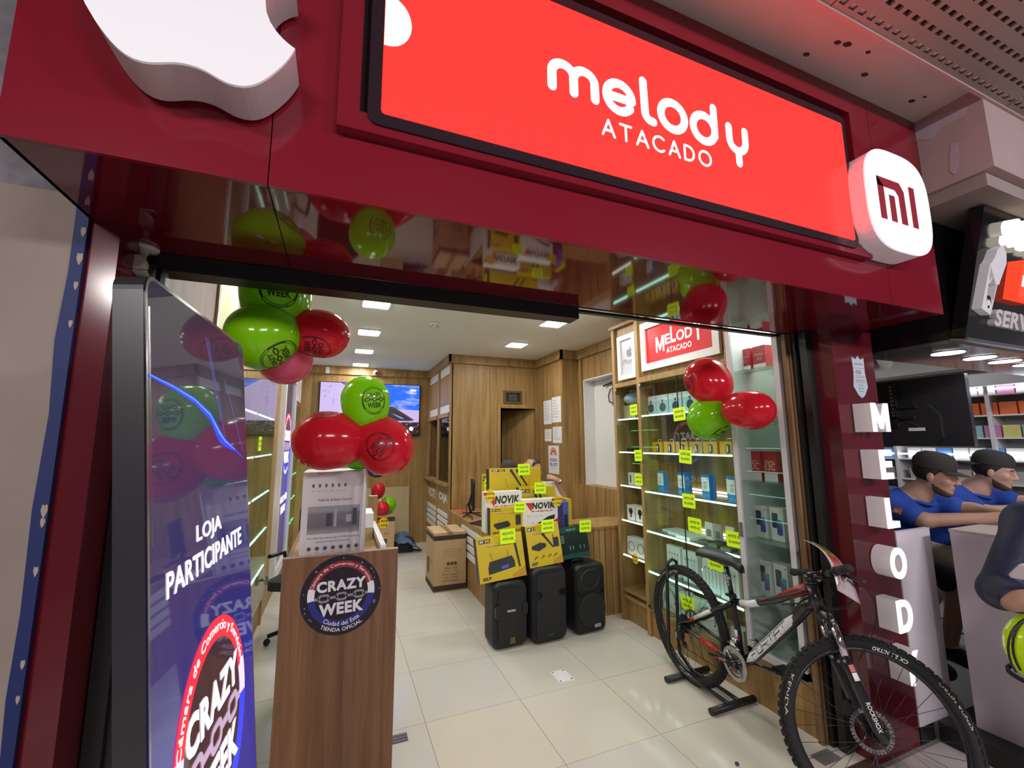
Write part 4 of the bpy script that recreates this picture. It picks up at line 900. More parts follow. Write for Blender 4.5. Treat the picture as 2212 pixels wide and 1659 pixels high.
# framed portrait screen
ps = thing('portrait_screen', (-1.1, 1.8, .2), 'tall white framed portrait screen playing the promotion on the left wall', 'screen')
sy0, sy1, sz0, sz1 = 1.22, 2.42, .20, 2.50
m = MB()
for q in ((sy0, sy0+.10, sz0, sz1), (sy1-.10, sy1, sz0, sz1), (sy0+.10, sy1-.10, sz0, sz0+.10), (sy0+.10, sy1-.10, sz1-.10, sz1)): m.box(XL-.02, XL+.03, *q)
m.build('frame', M_WHITE, ps, bevel=.004)
dm, t, pb = nodes_of('portrait_picture')
tc = t.nodes.new('ShaderNodeTexCoord'); sx = t.nodes.new('ShaderNodeSeparateXYZ'); t.links.new(tc.outputs['Generated'], sx.inputs[0])
cr = t.nodes.new('ShaderNodeValToRGB'); e = cr.color_ramp.elements; e[0].position = .0; e[0].color = (.008, .008, .03, 1); e[1].position = 1; e[1].color = (.02, .02, .035, 1)
q = e.new(.4); q.color = (.02, .02, .22, 1); q = e.new(.75); q.color = (.02, .015, .06, 1)
t.links.new(sx.outputs['Z'], cr.inputs[0]); t.links.new(cr.outputs[0], pb.inputs['Emission Color']); pb.inputs['Emission Strength'].default_value = 1.0; pb.inputs['Roughness'].default_value = .04; pb.inputs['Base Color'].default_value = (.02, .02, .03, 1); pb.inputs['Specular IOR Level'].default_value = .8
B(XL-.012, XL+.008, sy0+.10, sy1-.10, sz0+.10, sz1-.10).build('screen', dm, ps)
fr = faceR(XL+.0085, 1.82, 1.62); mp1 = lambda d: (lambda x, y: fmap(fr, d)(x*.44, y*.44))
for kk, m in crazy_art(mp1(.001), mp1(.002)).items(): m.build('emblem_'+kk, cols[kk], ps)
m = MB(); m.text('FELIZ AÑO', fr, w=.66, h=.09, bold=.02, cy=-.62, d=.001); m.text('NUEVO', fr, w=.4, h=.09, bold=.02, cy=-.75, d=.001); m.build('headline', cols['lettering'], ps)
struct('trim_2', MB().box(-1.6, XL-.02, .76, 2.55, 0, ZC), M_WOOD)
# far left cabinet
fc = thing('display_cabinet', (-1.35, 3.0, 0), 'far left oak cabinet with green lit shelves in the back corner', 'cabinet')
m = MB(); m.box(-1.58, XL, 2.55, 2.58, 0, 2.74); m.box(-1.58, XL, 3.0, 3.02, 0, 2.2); m.box(-1.58, XL, 3.40, 3.435, 0, 2.74); m.build('side_panel', M_WOOD, fc, bevel=.002)
B(-1.58, XL, 2.58, 3.40, 0, .22).build('plinth', M_WOOD, fc); B(-1.58, XL, 2.58, 3.4, 2.16, 2.2).build('top_rail', M_WOOD, fc); B(-1.58, XL-.03, 2.58, 3.4, 2.2, 2.74).build('sign_panel', M_WOOD, fc); B(-1.58, XL+.03, 2.55, 3.43, 2.74, ZC).build('top_box', M_WOOD, fc)
B(-1.6, -1.58, 2.58, 3.40, .2, 2.2).build('back_panel', M_WOOD, fc)
for z in (.525, .857, 1.19, 1.522, 1.85): B(-1.57, XL-.014, 2.58, 3.4, z-.008, z).build('glass_shelf', M_SHELF, fc); B(XL-.014, XL-.003, 2.59, 3.39, z-.008, z+.003).build('led_strip', em('led_strip_green', (.12, 1, .35), 6), fc)
B(XL+.001, XL+.005, 2.58, 3.4, .22, 2.16).build('glass_door', M_GLASS, fc)
framed(faceR(XL-.028, 3.19, 2.47), .18, .235, .045, 'white framed sign in the far left corner, right one', MATS['sign_pale'], lambda t, f: None)
framed(faceR(XL-.028, 2.80, 2.47), .18, .235, .045, 'white framed red sign in the far left corner, left one', MATS['sign_red'], lambda t, f: None)

# ================================================================== BACK WALL
tv = thing('television', (-.1, YB, 1.75), 'wide television on the back wall showing a snowy mountain stage', 'television')
B(-.875, .70, YB-.065, YB-.015, 1.745, 2.60).build('body', M_BLACKG, tv, bevel=.004)
TF = front(-.0875, YB-.0655, 2.175); tw, th = .775, .415
def tvq(nm, poly, col, s=1.0, d=.001): m = MB(); m.prism([(x*tw, y*th) for x, y in poly], TF, d-.0006, d); return m.build(nm, em('tv_'+nm, col, s*.6), tv)
dm, t, pb = nodes_of('tv_sky'); tc = t.nodes.new('ShaderNodeTexCoord'); n = t.nodes.new('ShaderNodeTexNoise'); n.inputs['Scale'].default_value = 4; mpg = t.nodes.new('ShaderNodeMapping'); mpg.inputs['Scale'].default_value = (1, 1, 3)
t.links.new(tc.outputs['Object'], mpg.inputs[0]); t.links.new(mpg.outputs[0], n.inputs['Vector']); cr = t.nodes.new('ShaderNodeValToRGB'); e = cr.color_ramp.elements; e[0].position = .5; e[0].color = (.02, .16, .95, 1); e[1].position = .72; e[1].color = (.45, .55, 1, 1)
t.links.new(n.outputs['Fac'], cr.inputs[0]); t.links.new(cr.outputs[0], pb.inputs['Emission Color']); pb.inputs['Emission Strength'].default_value = .62; pb.inputs['Base Color'].default_value = (.01, .01, .01, 1); pb.inputs['Roughness'].default_value = .15
m = MB(); m.prism([(-tw, -th), (tw, -th), (tw, th), (-tw, th)], TF, -.0004, .0004); m.build('screen', dm, tv)
tvq('snow_slope', [(-1, 1), (-.62, 1), (-.3, .62), (-.1, .2), (.2, .12), (.4, .05), (.6, .02), (1, -.02), (1, -.5), (-1, -.5)], (.66, .52, .92), .95, .0016)
tvq('stage_tent', [(.02, .0), (.42, .12), (.88, -.44), (.3, -.46), (.0, -.36)], (.03, .02, .03), 1, .0022)
tvq('stage_roof', [(.42, .12), (.47, .10), (.90, -.40), (.86, -.42)], (.16, .07, .06), 1, .0028)
tvq('stage_light', [(.42, -.16), (.50, -.2), (.7, -.36), (.62, -.36)], (.25, .35, .95), 1, .0028)
tvq('crowd', [(-1, -.5), (1, -.5), (1, -1), (-1, -1)], (.015, .010, .014), 1, .0022)
dots = MB()
for i in range(150):
    x, y = rnd.uniform(-1, 1), -.5-rnd.random()**1.6*.4; r = rnd.uniform(.006, .014)
    dots.prism([((x-r)*tw, y*th), ((x+r)*tw, y*th), ((x+r)*tw, y*th+.012), ((x-r)*tw, y*th+.014)], TF, .0024, .0028)
dots.build('crowd_glint', em('tv_glint', (.35, .25, .3), .6), tv)['kind'] = 'stuff'
m = MB()
for i in range(26):
    x, y = rnd.uniform(-.97, -.5), rnd.uniform(.3, .95); m.prism([(x*tw, y*th), (x*tw+.03, y*th-.005), (x*tw+.028, y*th+.006)], TF, .0018, .0022)
m.prism([(-.755*tw, .1*th), (-.745*tw, .1*th), (-.735*tw, .42*th), (-.745*tw, .42*th)], TF, .0018, .0022); m.build('ski_lift', em('tv_grey', (.25, .2, .35), .7), tv)['kind'] = 'stuff'
m = MB(); m.text('ARMIN', TF, w=.1, h=.035, bold=.03, cx=.86*tw, cy=.80*th, d=.002); m.prism([(.79*tw, .68*th), (.93*tw, .68*th), (.93*tw, .70*th), (.79*tw, .70*th)], TF, .0012, .002); m.prism(circ(.84*tw, -.76*th, .034, 20), TF, .0022, .003); m.build('caption', em('tv_white', (.9, .95, 1), 1), tv)
t = thing('motion_sensor', (-.77, YB-.05, 2.8), 'small white alarm sensor in the upper left of the back wall', 'sensor'); B(-.80, -.745, YB-.10, YB-.05, 2.73, 2.83).build('body', M_WHITE, t, bevel=.008, seg=2)
t = thing('dome_camera', (-.04, YB-.08, 2.83), 'small white dome camera on the back wall above the television', 'camera')
m = MB(); m.cyl((-.04, YB-.05, 2.80), (-.04, YB-.10, 2.79), .03); m.build('base', M_WHITE, t); m = MB(); m.ball((-.04, YB-.11, 2.775), .045); m.build('dome', M_CAM, t); m = MB(); m.ball((-.035, YB-.14, 2.765), .024); m.build('lens', M_BLACKG, t)
t = thing('smoke_detector', (.32, .383, ZC), 'round white smoke detector in the middle of the ceiling', 'smoke detector')
m = MB(); m.smooth = True; m.lathe([(.055, ZC), (.055, ZC-.015), (.045, ZC-.032), (.02, ZC-.038), (.012, ZC-.045)][::-1], Matrix.Translation((.32, .383, 0))); m.build('body', M_WHITE, t)
m = MB()
for k in range(6): a = k*PI/3; m.box(.32+.04*math.cos(a)-.008, .32+.04*math.cos(a)+.008, .383+.04*math.sin(a)-.008, .383+.04*math.sin(a)+.008, ZC-.036, ZC-.028)
m.build('vent', M_INKG, t)
# ceiling lights
LT = None; n_ = 0
lm = B(-.112, .112, -.112, .112, -.012, 0)
for x, y, lab in ((-.29, -.07, 'nearest of the four on the left'), (-.29, 1.0, 'second of the four on the left'), (-.29, 2.05, 'third of the four on the left'), (-.29, 3.12, 'farthest of the four, close to the back wall'), (1.49, -.06, 'nearer of the two on the right'), (1.50, .99, 'farther of the two on the right'), (-.29, -1.14, 'unseen behind the fascia, added for light, left'), (1.49, -1.12, 'unseen behind the fascia, added for light, right')):  # last two are unseen panels, added to light the shop front
    t = thing('ceiling_light', (x, y, ZC), 'square white LED ceiling panel, '+lab, 'ceiling light', 'square ceiling lights in the shop')
    B(-.118, .118, -.118, .118, -.010, -.0005).build('frame', M_WHITE, t, world=False, bevel=.003); B(-.106, .106, -.106, .106, -.0135, -.009).build('diffuser', M_PANEL, t, world=False)
# things by the back wall
t = thing('navy_sticker', (.045, YB-.012, 1.2), 'round navy promotion sticker on the back wall, mostly behind a red balloon', 'sticker')
SF = front(.045, YB-.0125, 1.24); m = MB(); m.prism(circ(0, 0, .17, 32), SF, 0, .001); m.build('disc', pm('navy_print', (.012, .014, .05), .4), t)
PC = {'ring_red': M_INKR, 'ring_white': M_INKW, 'ring_blue': pm('print_blue', (.02, .03, .22), .4), 'lettering': M_INKW, 'chain': pm('print_grey', (.30, .29, .30), .4)}
for kk, m in crazy_art(lambda x, y: fmap(SF, .0016)(x*.165, y*.165), lambda x, y: fmap(SF, .0024)(x*.165, y*.165)).items(): m.build('emblem_'+kk, PC[kk], t)
t = thing('flat_carton', (.33, YB-.06, 0), 'large flat cardboard sheet leaning upright against the back wall', 'cardboard')
Mx = Matrix.Translation((.33, YB-.16, 0)) @ Matrix.Rotation(math.radians(-7), 4, 'X'); m = MB(); m.box(-.23, .23, 0, .035, 0, .92, Mx); m.build('sheet', M_CARDL, t, bevel=.002)
m = MB(); m.box(-.235, -.215, -.004, .04, .0, .93, Mx); m.build('white_edge', M_WHITE, t)
t = thing('flat_carton', (.0, YB-.05, 0), 'narrow cardboard sheet behind the brown carton at the back', 'cardboard'); Mx = Matrix.Translation((-.02, YB-.13, 0)) @ Matrix.Rotation(math.radians(-6), 4, 'X'); B(-.11, .11, 0, .03, 0, .91, Mx).build('sheet', M_CARDL, t, bevel=.002)
def black_bands(t, w, d, h, zs, off=.001):
    m = MB()
    for z0, z1 in zs: m.box(-w/2-off, w/2+off, -d/2-off, d/2+off, z0, z1)
    return m.build('printed_band', M_INKB if False else pm('band_ink', (.045, .03, .02), .7), t, world=False)
t = thing('brown_carton', (.10, 2.86, 0), 'tall brown carton with a yellow star tag near the back wall', 'carton')
B(-.16, .16, -.15, .15, .001, .58).build('box', M_CARD, t, bevel=.003, world=False); black_bands(t, .32, .30, .58, ((.49, .555),))
m = MB(); m.prism(rrect(.0, .06, .18, .25, .004, 2), (Vector((0, -.151, 0)), XU, ZU), 0, .001); m.text('20kg', (Vector((0, -.151, 0)), XU, ZU), w=.08, h=.03, cx=.05, cy=.32, d=.001); m.build('print', M_INKB, t, world=False)
price(front(.10, 2.705, .47), '140$', '130$', .085, .085, 'yellow star price tag with red badge on the brown carton at the back', None, M_YELC, star=True)
gd_ = gd
balloon((.03, 2.90, .93), (.1, -.3, 1), .10, M_BR, 'small red balloon above the brown carton at the back', gd)
balloon((.19, 2.95, .70), (.5, -.5, .5), .115, M_BG, 'small lime green printed balloon on the brown carton at the back', gd, (.1, -1, .1), .95, 0, .5)
balloon((.08, 2.72, .68), (-.2, -.8, .2), .10, M_BR, 'lower small red balloon resting on the brown carton at the back', gd)
# backpack with a denim jacket
t = thing('backpack', (.44, 2.95, 0), 'dark backpack lying on the floor by the back wall', 'backpack')
m = MB(); m.ball((.43, 2.92, .12), (.16, .13, .12), None, 16, 10); m.box(.30, .56, 2.84, 3.0, .0, .05); m.build('body', pm('dark_fabric', (.03, .028, .03), .9), t)
m = MB(); m.tube([(.5, 2.82, .06), (.6, 2.80, .03), (.68, 2.84, .015)], .014); m.build('strap', M_BLACK, t)
def cloth(name, f, nx, ny, mat, parent, th=.006):
    m = MB(); m.smooth = True; V = [[m.b.verts.new(f(i/nx, j/ny)) for j in range(ny+1)] for i in range(nx+1)]
    for i in range(nx):
        for j in range(ny): m._f([V[i][j], V[i+1][j], V[i+1][j+1], V[i][j+1]])
    o = m.build(name, mat, parent); md = o.modifiers.new('s', 'SOLIDIFY'); md.thickness = th; return o
t = thing('denim_jacket', (.5, 2.9, .2), 'crumpled blue denim jacket draped over the backpack', 'jacket')
cloth('cloth', lambda u, v: (.30+.32*u+.03*math.sin(9*v), 2.98-.24*v, .06+.22*math.sin(PI*min(1, .25+u*.8))*(1-.55*v*v)+.012*math.sin(17*u+6*v)), 16, 12, pm('denim', (.10, .16, .27), .9, noise=.2, nscale=30), t)
# ================================================================== COUNTER, SPEAKERS, CARTONS
ct = thing('service_counter', (1.4, .4, 0), 'L shaped oak service counter with slatted front, under the stacked microphone boxes', 'counter')
B(.862, 1.5, -.27, YF-.002, .70, .725).build('desk_top', M_WOOD, ct, bevel=.003)
B(.868, .90, -.27, YF-.002, 0, .70).build('side_panel', M_WOOD, ct, bevel=.002)
B(.862, 2.415, -.305, .14, .792, .815).build('worktop', M_WOOD, ct, bevel=.003); B(.868, 2.41, -.27, -.24, 0, .792).build('front_panel', M_WOODD, ct)
B(.862, .89, -.27, .14, .725, .792).build('end_panel', M_WOOD, ct)
x = .87
sm = B(0, .0605, 0, .026, 0, .79).build('slat', M_WOOD, bevel=.004); sd = sm.data; bpy.data.objects.remove(sm)
k = 0
while x < 2.08: piece(sd, 'slat', ct, (x-1.4, -.296-.4, .001)); x += .0675; k += 1
lv = B(0, .014, 0, 1.42, 0, .057).build('louvre', M_WHITE, bevel=.004); ld = lv.data; bpy.data.objects.remove(lv)
for q in range(4): piece(ld, 'louvre', ct, (.855-1.4, -.22-.4, .335+.087*q))
# on the desk
mo = thing('monitor', (1.04, 1.35, .725), 'slim curved black monitor seen edge on, on the desk', 'monitor', None, math.radians(-15))
m = MB(); m.smooth = False
Pm = [(.02*math.cos(i/8*PI-PI/2)-.02, -.28+.56*i/8) for i in range(9)]
for (a, y0), (c, y1) in zip(Pm, Pm[1:]): m.quad((a, y0, .09), (c, y1, .09), (c, y1, .42), (a, y0, .42)); m.quad((a+.03, y0, .09), (a+.03, y0, .42), (c+.03, y1, .42), (c+.03, y1, .09)); m.quad((a, y0, .42), (c, y1, .42), (c+.03, y1, .42), (a+.03, y0, .42)); m.quad((a, y0, .09), (a+.03, y0, .09), (c+.03, y1, .09), (c, y1, .09))
m.quad((Pm[0][0], -.28, .09), (Pm[0][0], -.28, .42), (Pm[0][0]+.03, -.28, .42), (Pm[0][0]+.03, -.28, .09)); m.quad((Pm[-1][0], .28, .09), (Pm[-1][0]+.03, .28, .09), (Pm[-1][0]+.03, .28, .42), (Pm[-1][0], .28, .42))
m.build('panel', M_PLASTIC, mo, world=False)
m = MB(); m.tube([(-.02, 0, .25), (-.05, 0, .12), (-.02, 0, .03)], .014); 
for a in (-1, 1): m.tube([(-.02, 0, .03), (-.12, .14*a, .006)], .007); m.tube([(-.02, 0, .03), (.10, .12*a, .006)], .007)
m.build('stand', M_BLACK, mo, world=False)
tag(MB().tube([(.99, 1.30, .9), (.93, 1.25, .86), (.92, 1.2, .76), (.98, 1.15, .732), (.93, 1.0, .732)], .006).build('cable', M_RUBBER), 'black cable looping behind the desk monitor', 'cable')
tag(B(.90, 1.1, 1.58, 1.80, .7255, .728).build('red_leaflet', pm('leaflet', (.55, .12, .08), .6)), 'flat red and white leaflet on the desk corner by the booth', 'leaflet')
t = thing('clipboard', (.95, .75, .725), 'black clipboard folders lying on the desk edge', 'clipboard'); m = MB(); m.prism(rrect(-.09, .09, -.14, .14, .01, 2), (Vector((.97, .72, .727)), Vector((.94, .33, 0)), Vector((-.33, .94, 0))), 0, .012); m.build('board', M_BLACK, t); m = MB(); m.box(.94, 1.0, .83, .85, .738, .748); m.build('clip', M_STEEL, t)
t = thing('tag_box', (.90, .28, .725), 'small white box with printed label on the desk edge', 'box'); B(.868, .95, .12, .40, .726, .80).build('carton', M_PAPER, t, bevel=.002); m = MB(); m.prism([(-.1, -.02), (-.02, -.02), (-.02, .02), (-.1, .02)], faceL(.867, .26, .765), 0, .001); m.build('label', M_INKG, t)
# carton on the floor
t = thing('brown_carton', (.66, 1.16, 0), 'brown cardboard carton with black printed bands on the floor beside the counter', 'carton')
B(-.182, .182, -.225, .225, .001, .625).build('box', M_CARD, t, bevel=.003, world=False); black_bands(t, .364, .45, .62, ((.545, .595), (.012, .07)))
B(-.03, .03, -.2255, .2255, .6, .6262).build('tape', pm('parcel_tape', (.30, .18, .08), .35), t, world=False)
fr = (Vector((0, -.2255, .32)), XU, ZU); m = MB()
for k, s_ in enumerate(('Manufactured for and imported by', 'Distributed exclusively in the region', 'Keep in a dry place, handle with care', 'Do not drop or throw')): m.text(s_, fr, w=.22-.02*(k % 2), h=.014, cx=.03, cy=.12-.024*k, d=.001)
for k in range(3): m.prism([(-.02+.04*k-.016, -.045), (-.02+.04*k+.016, -.045), (-.02+.04*k+.016, -.013), (-.02+.04*k-.016, -.013)], fr, 0, .001)
for k, s_ in enumerate(('MODEL / ITEM', 'QTY:   1  PC', 'N.W. 12.6 KGS', 'G.W. 13.9 KGS', 'MEAS. 360x450x625')): m.text(s_, fr, w=.15+.02*(k % 3), h=.018, cx=.01, cy=-.075-.033*k, d=.001)
m.build('print', M_INKB, t, world=False)
m = MB(); m.text('K3', (Vector((-.1825, 0, .3)), Vector((0, -1, 0)), ZU), w=.06, h=.05, cx=.08, cy=0, d=.001); m.prism(rrect(-.13, -.03, -.16, .02, .03, 3), (Vector((-.1825, 0, .3)), Vector((0, -1, 0)), ZU), 0, .0008); m.text('LOGO', (Vector((-.1825, 0, .3)), Vector((0, -1, 0)), ZU), w=.1, h=.03, cx=-.02, cy=.18, d=.001) if False else None; m.build('side_print', M_INKB, t, world=False)
# loudspeakers
M_GRILLE = pm('speaker_grille', (.010, .010, .011), .65, bump=.5, bscale=900)
def shell(t, w, d, h, taper=.86, r=.05):
    m = MB(); prof = rrect(-w/2, w/2, 0, h, r, 6); n = len(prof)
    rings = []
    for y, s_, dz in ((-d/2, .93, .012), (-d/2+.025, 1.0, 0), (d/2-.06, .97, .0), (d/2, taper, .02)):
        rings.append([m.b.verts.new((x*s_, y, dz+(z)*(1-2*dz/h))) for x, z in prof])
    for a, c in zip(rings, rings[1:]):
        for i in range(n): m._f([a[i], a[(i+1) % n], c[(i+1) % n], c[i]][::-1])
    m._f(rings[0]); m._f(rings[-1][::-1])
    return m.build('cabinet', M_PLASTIC, t, bevel=.004, world=False)
def handle_slots(t, w, h, z):
    for s_ in (-1, 1):
        m = MB(); m.prism(rrect(s_*w/2*.80-.022, s_*w/2*.80+.022, z-.05, z+.05, .02, 4), (Vector((0, -.128, 0)), XU, ZU), .008, .024); m.build('side_grip', M_BLACKG, t, world=False)
t = thing('loudspeaker', (.79, -.42, .001), 'leftmost black loudspeaker with small white lettering on its grille', 'loudspeaker', None, math.radians(3))
shell(t, .30, .26, .50, .8, .06)
m = MB(); m.prism(rrect(-.115, .115, .03, .455, .05, 6), (Vector((0, -.1305, 0)), XU, ZU), 0, .012); m.build('grille', M_GRILLE, t, world=False, bevel=.006); handle_slots(t, .30, .5, .29)
m = MB(); m.text('TECHNO', (Vector((0, -.1430, .285)), XU, ZU), w=.075, h=.016, bold=.02, d=.001); m.build('lettering', M_INKW, t, world=False)
m = MB(); m.prism([(-.025, .04), (.025, .04), (.018, .085), (-.018, .085)], (Vector((.01, -.1428, 0)), XU, ZU), 0, .002); m.text('SP', (Vector((.01, -.145, .055)), XU, ZU), w=.03, h=.012, d=.001); m.build('badge', pm('olive_badge', (.12, .10, .02), .4), t, world=False)
t = thing('loudspeaker', (1.125, -.44, .001), 'tall middle black loudspeaker with louvred side cut outs', 'loudspeaker', None, math.radians(4))
shell(t, .33, .28, .585, .82, .065)
m = MB(); m.prism([(-.125, .035), (.125, .035), (.135, .06), (.135, .33), (.085, .355), (.08, .395), (.13, .42), (.13, .50), (.10, .54), (-.10, .54), (-.13, .50), (-.13, .42), (-.08, .395), (-.085, .355), (-.135, .33), (-.135, .06)], (Vector((0, -.1405, 0)), XU, ZU), 0, .012); m.build('grille', M_GRILLE, t, world=False, bevel=.004)
for s_ in (-1, 1):
    m = MB()
    for k in range(5): m.box(s_*.112-.036, s_*.112+.036, -.146, -.140, .355+.010*k, .360+.010*k)
    m.build('louvre', M_BLACKG, t, world=False)
m = MB(); m.text('PK PRO', (Vector((0, -.1530, .065)), XU, ZU), w=.045, h=.010, d=.001); m.build('lettering', M_INKG, t, world=False)
t = thing('loudspeaker', (1.53, -.425, .001), 'rightmost black loudspeaker with open horn and round woofer', 'loudspeaker', None, math.radians(5))
shell(t, .31, .27, .56, .8, .045)
fr = (Vector((0, -.1355, 0)), XU, ZU)
m = MB(); m.smooth = True; Mx = Matrix.Translation((.0, -.135, .435)) @ Matrix.Rotation(PI/2, 4, 'X') @ Matrix.Diagonal((1.25, 1, 1, 1)); m.lathe([(.092, -.004), (.088, .008), (.07, .004), (.035, -.03), (.03, -.03)], Mx, 24, cap=False); m.lathe([(.034, -.029), (.0001, -.031)], Mx, 24, cap=False); m.build('horn', M_PLASTIC, t, world=False)
m = MB(); Mx = Matrix.Translation((0, -.136, .185)) @ Matrix.Rotation(PI/2, 4, 'X'); m.lathe([(.142, -.002), (.142, .012), (.13, .018), (.0001, .022)], Mx, 32, cap=False); m.build('woofer_grille', M_GRILLE, t, world=False)
for s_ in (-1, 1): m = MB(); m.prism([(s_*.135, .315), (s_*.135, .355), (s_*.095, .315)], fr, -.001, .003); m.build('bass_port', M_BLACKG, t, world=False)
m = MB(); m.prism(rrect(-.02, .045, .05, .077, .006, 3), (Vector((.03, -.158, 0)), XU, ZU), 0, .002); m.build('badge', M_STEEL, t, world=False); m = MB(); m.text('AUDIO', (Vector((.0425, -.160, .0635)), XU, ZU), w=.045, h=.011, d=.0006); m.build('badge_print', M_INK, t, world=False)
m = MB(); m.tube([(-.1, -.0, .545), (-.1, -.0, .575), (.02, -.0, .575), (.02, -.0, .545)], .012); m.build('carry_handle', M_PLASTIC, t, world=False)
# microphone system boxes
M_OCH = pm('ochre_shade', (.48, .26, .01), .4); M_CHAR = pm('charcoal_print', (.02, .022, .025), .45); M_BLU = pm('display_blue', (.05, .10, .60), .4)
def mic_pic(m, fr, x0, y0, x1, y1, r=.012):
    dx, dy = x1-x0, y1-y0; L = math.hypot(dx, dy); ux, uy = dx/L, dy/L; nx, ny = -uy, ux
    m.prism([(x0+nx*r*.55+ux*r*1.6, y0+ny*r*.55+uy*r*1.6), (x0-nx*r*.55+ux*r*1.6, y0-ny*r*.55+uy*r*1.6), (x1-nx*r*.75, y1-ny*r*.75), (x1+nx*r*.75, y1+ny*r*.75)] if False else [(x0-nx*r*.9, y0-ny*r*.9), (x1-nx*r*.6, y1-ny*r*.6), (x1+nx*r*.6, y1+ny*r*.6), (x0+nx*r*.9, y0+ny*r*.9)], fr, .0006, .0012)
    m.prism(circ(x0, y0, r*1.25, 12), fr, .0006, .0014)
def mic_box(c, w, h, d, head, num, label, rx=0., rz=0., ry=0., kind=0, brand=True):
    t = thing('microphone_box', c, label, 'box', 'yellow microphone system boxes'); t.rotation_euler = (rx, ry, rz)
    B(-w/2, w/2, 0, d, .0005, h).build('carton', M_YEL, t, bevel=.0015, world=False)
    B(-w/2-.0008, -w/2+.004, .001, d-.001, .001, h-.001).build('spine', pm('spine_black', (.03, .028, .03), .45), t, world=False)
    fr = (Vector((0, 0, h/2)), XU, ZU)
    m = MB(); m.prism(rrect(-w*.45, -w*.20, h*.36, h*.45, .003, 2), fr, 0, .0006)
    if kind == 0:   # receiver with two antennas and one upright microphone
        m.prism([(-w*.30, -h*.34), (w*.28, -h*.26), (w*.28, -h*.13), (-w*.30, -h*.2)], fr, .0002, .0008); m.prism([(-w*.30, -h*.2), (w*.28, -h*.13), (w*.23, -h*.0), (-w*.26, -h*.06)], fr, .0004, .001)
        for x, a in ((-.20, -.03), (.14, .005)): m.prism([(w*x-.002, -h*.03), (w*x+.002, -h*.03), (w*(x+a)+.002, h*.14), (w*(x+a)-.002, h*.14)], fr, .0004, .001)
        mic_pic(m, fr, w*.32, h*.32, w*.38, -h*.28, .013)
    elif kind == 1: # receiver, tilted mic, belt pack, cables
        m.prism([(-w*.38, -h*.08), (-w*.18, -h*.14), (w*.05, -h*.06), (w*.05, h*.02), (-w*.12, h*.06), (-w*.38, -h*.0)], fr, .0002, .0008)
        mic_pic(m, fr, -w*.0, h*.24, w*.26, -h*.10, .012); m.prism(rrect(w*.27, w*.44, -h*.10, h*.13, .003, 2), fr, .0004, .001); m.prism([(w*.28, h*.13), (w*.3, h*.13), (w*.3, h*.22), (w*.28, h*.22)], fr, .0004, .001)
        for x, s_ in ((-.28, .06), (-.08, .05), (.12, .05), (.30, .06)): m.tube([(w*x+w*s_*math.cos(q*.9), -.0012, h*(.5-.29)+h*.04*math.sin(q*1.3)) for q in range(7)], .0022, 5)
    elif kind == 2: # two tilted microphones
        mic_pic(m, fr, -w*.08, h*.38, w*.10, -h*.3, .013); mic_pic(m, fr, w*.04, h*.38, w*.22, -h*.3, .013)
        for x, a in ((-.20, .05), (.28, -.03)): m.prism([(w*x-.0015, h*.02), (w*x+.0015, h*.02), (w*(x+a)+.0015, -h*.36), (w*(x+a)-.0015, -h*.36)], fr, .0004, .001)
    else:
        m.prism([(-w*.40, -h*.16), (-w*.30, -h*.30), (w*.08, -h*.22), (w*.10, -h*.12), (w*.02, h*.0), (-w*.40, -h*.09)], fr, .0002, .0008); m.prism(rrect(w*.26, w*.42, -h*.18, h*.20, .003, 2), fr, .0004, .001)
        m.prism([(-w*.32, -h*.08), (-w*.31, -h*.08), (-w*.06, h*.15), (-w*.07, h*.15)], fr, .0004, .001)
        m.tube([(w*(-.1+.05*q), -.0012, h*.5-h*(.36+.05*math.sin(q*1.7))) for q in range(9)], .0022, 5)
    m.build('print', M_CHAR, t, world=False)
    m = MB(); m.text(head, fr, w=w*.085, h=h*.06, bold=.03, cx=-w*.39, cy=h*.405, d=.0012); m.build('white_print', M_INKW, t, world=False)
    m = MB(); m.text(num, fr, w=w*.10, h=h*.06, bold=.03, cx=-w*.27, cy=h*.405, d=.0012); m.build('yellow_print', M_YELC, t, world=False)
    m = MB(); m.text('PROFESSIONAL WIRELESS MICROPHONE SYSTEM', fr, w=w*.60, h=h*.035, bold=.01, cx=w*.0, cy=h*.31, d=.0008); m.build('headline', pm('silver_ink', (.55, .53, .48), .4), t, world=False)
    m = MB(); m.text('UHF MULTI CHANNEL DUAL FREQUENCY HANDHELD', fr, w=w*.56, h=h*.028, cx=w*.0, cy=h*.265, d=.0008); m.build('subline', pm('brown_print', (.16, .07, .01), .5), t, world=False)
    if brand: m = MB(); m.text('SKP', fr, w=w*.18, h=h*.075, bold=.05, cx=-w*.34, cy=-h*.42, d=.0008, shear=.15); m.build('brand', M_CHAR, t, world=False)
    if kind == 0: m = MB(); m.prism([(-w*.02, -h*.265), (w*.14, -h*.245), (w*.14, -h*.175), (-w*.02, -h*.195)], fr, .001, .0016); m.build('blue_display', M_BLU, t, world=False)
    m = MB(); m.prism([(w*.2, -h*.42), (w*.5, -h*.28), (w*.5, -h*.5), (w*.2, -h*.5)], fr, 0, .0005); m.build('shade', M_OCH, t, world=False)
    return t
R_ = math.radians
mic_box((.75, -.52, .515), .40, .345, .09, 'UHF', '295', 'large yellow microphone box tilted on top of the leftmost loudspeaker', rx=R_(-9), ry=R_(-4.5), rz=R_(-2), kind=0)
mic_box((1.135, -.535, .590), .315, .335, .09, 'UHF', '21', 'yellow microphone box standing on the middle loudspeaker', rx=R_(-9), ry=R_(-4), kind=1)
mic_box((.872, -.285, .816), .315, .232, .08, 'VHF', '855', 'yellow microphone box in front of the left white box on the counter', kind=3, rx=R_(-3))
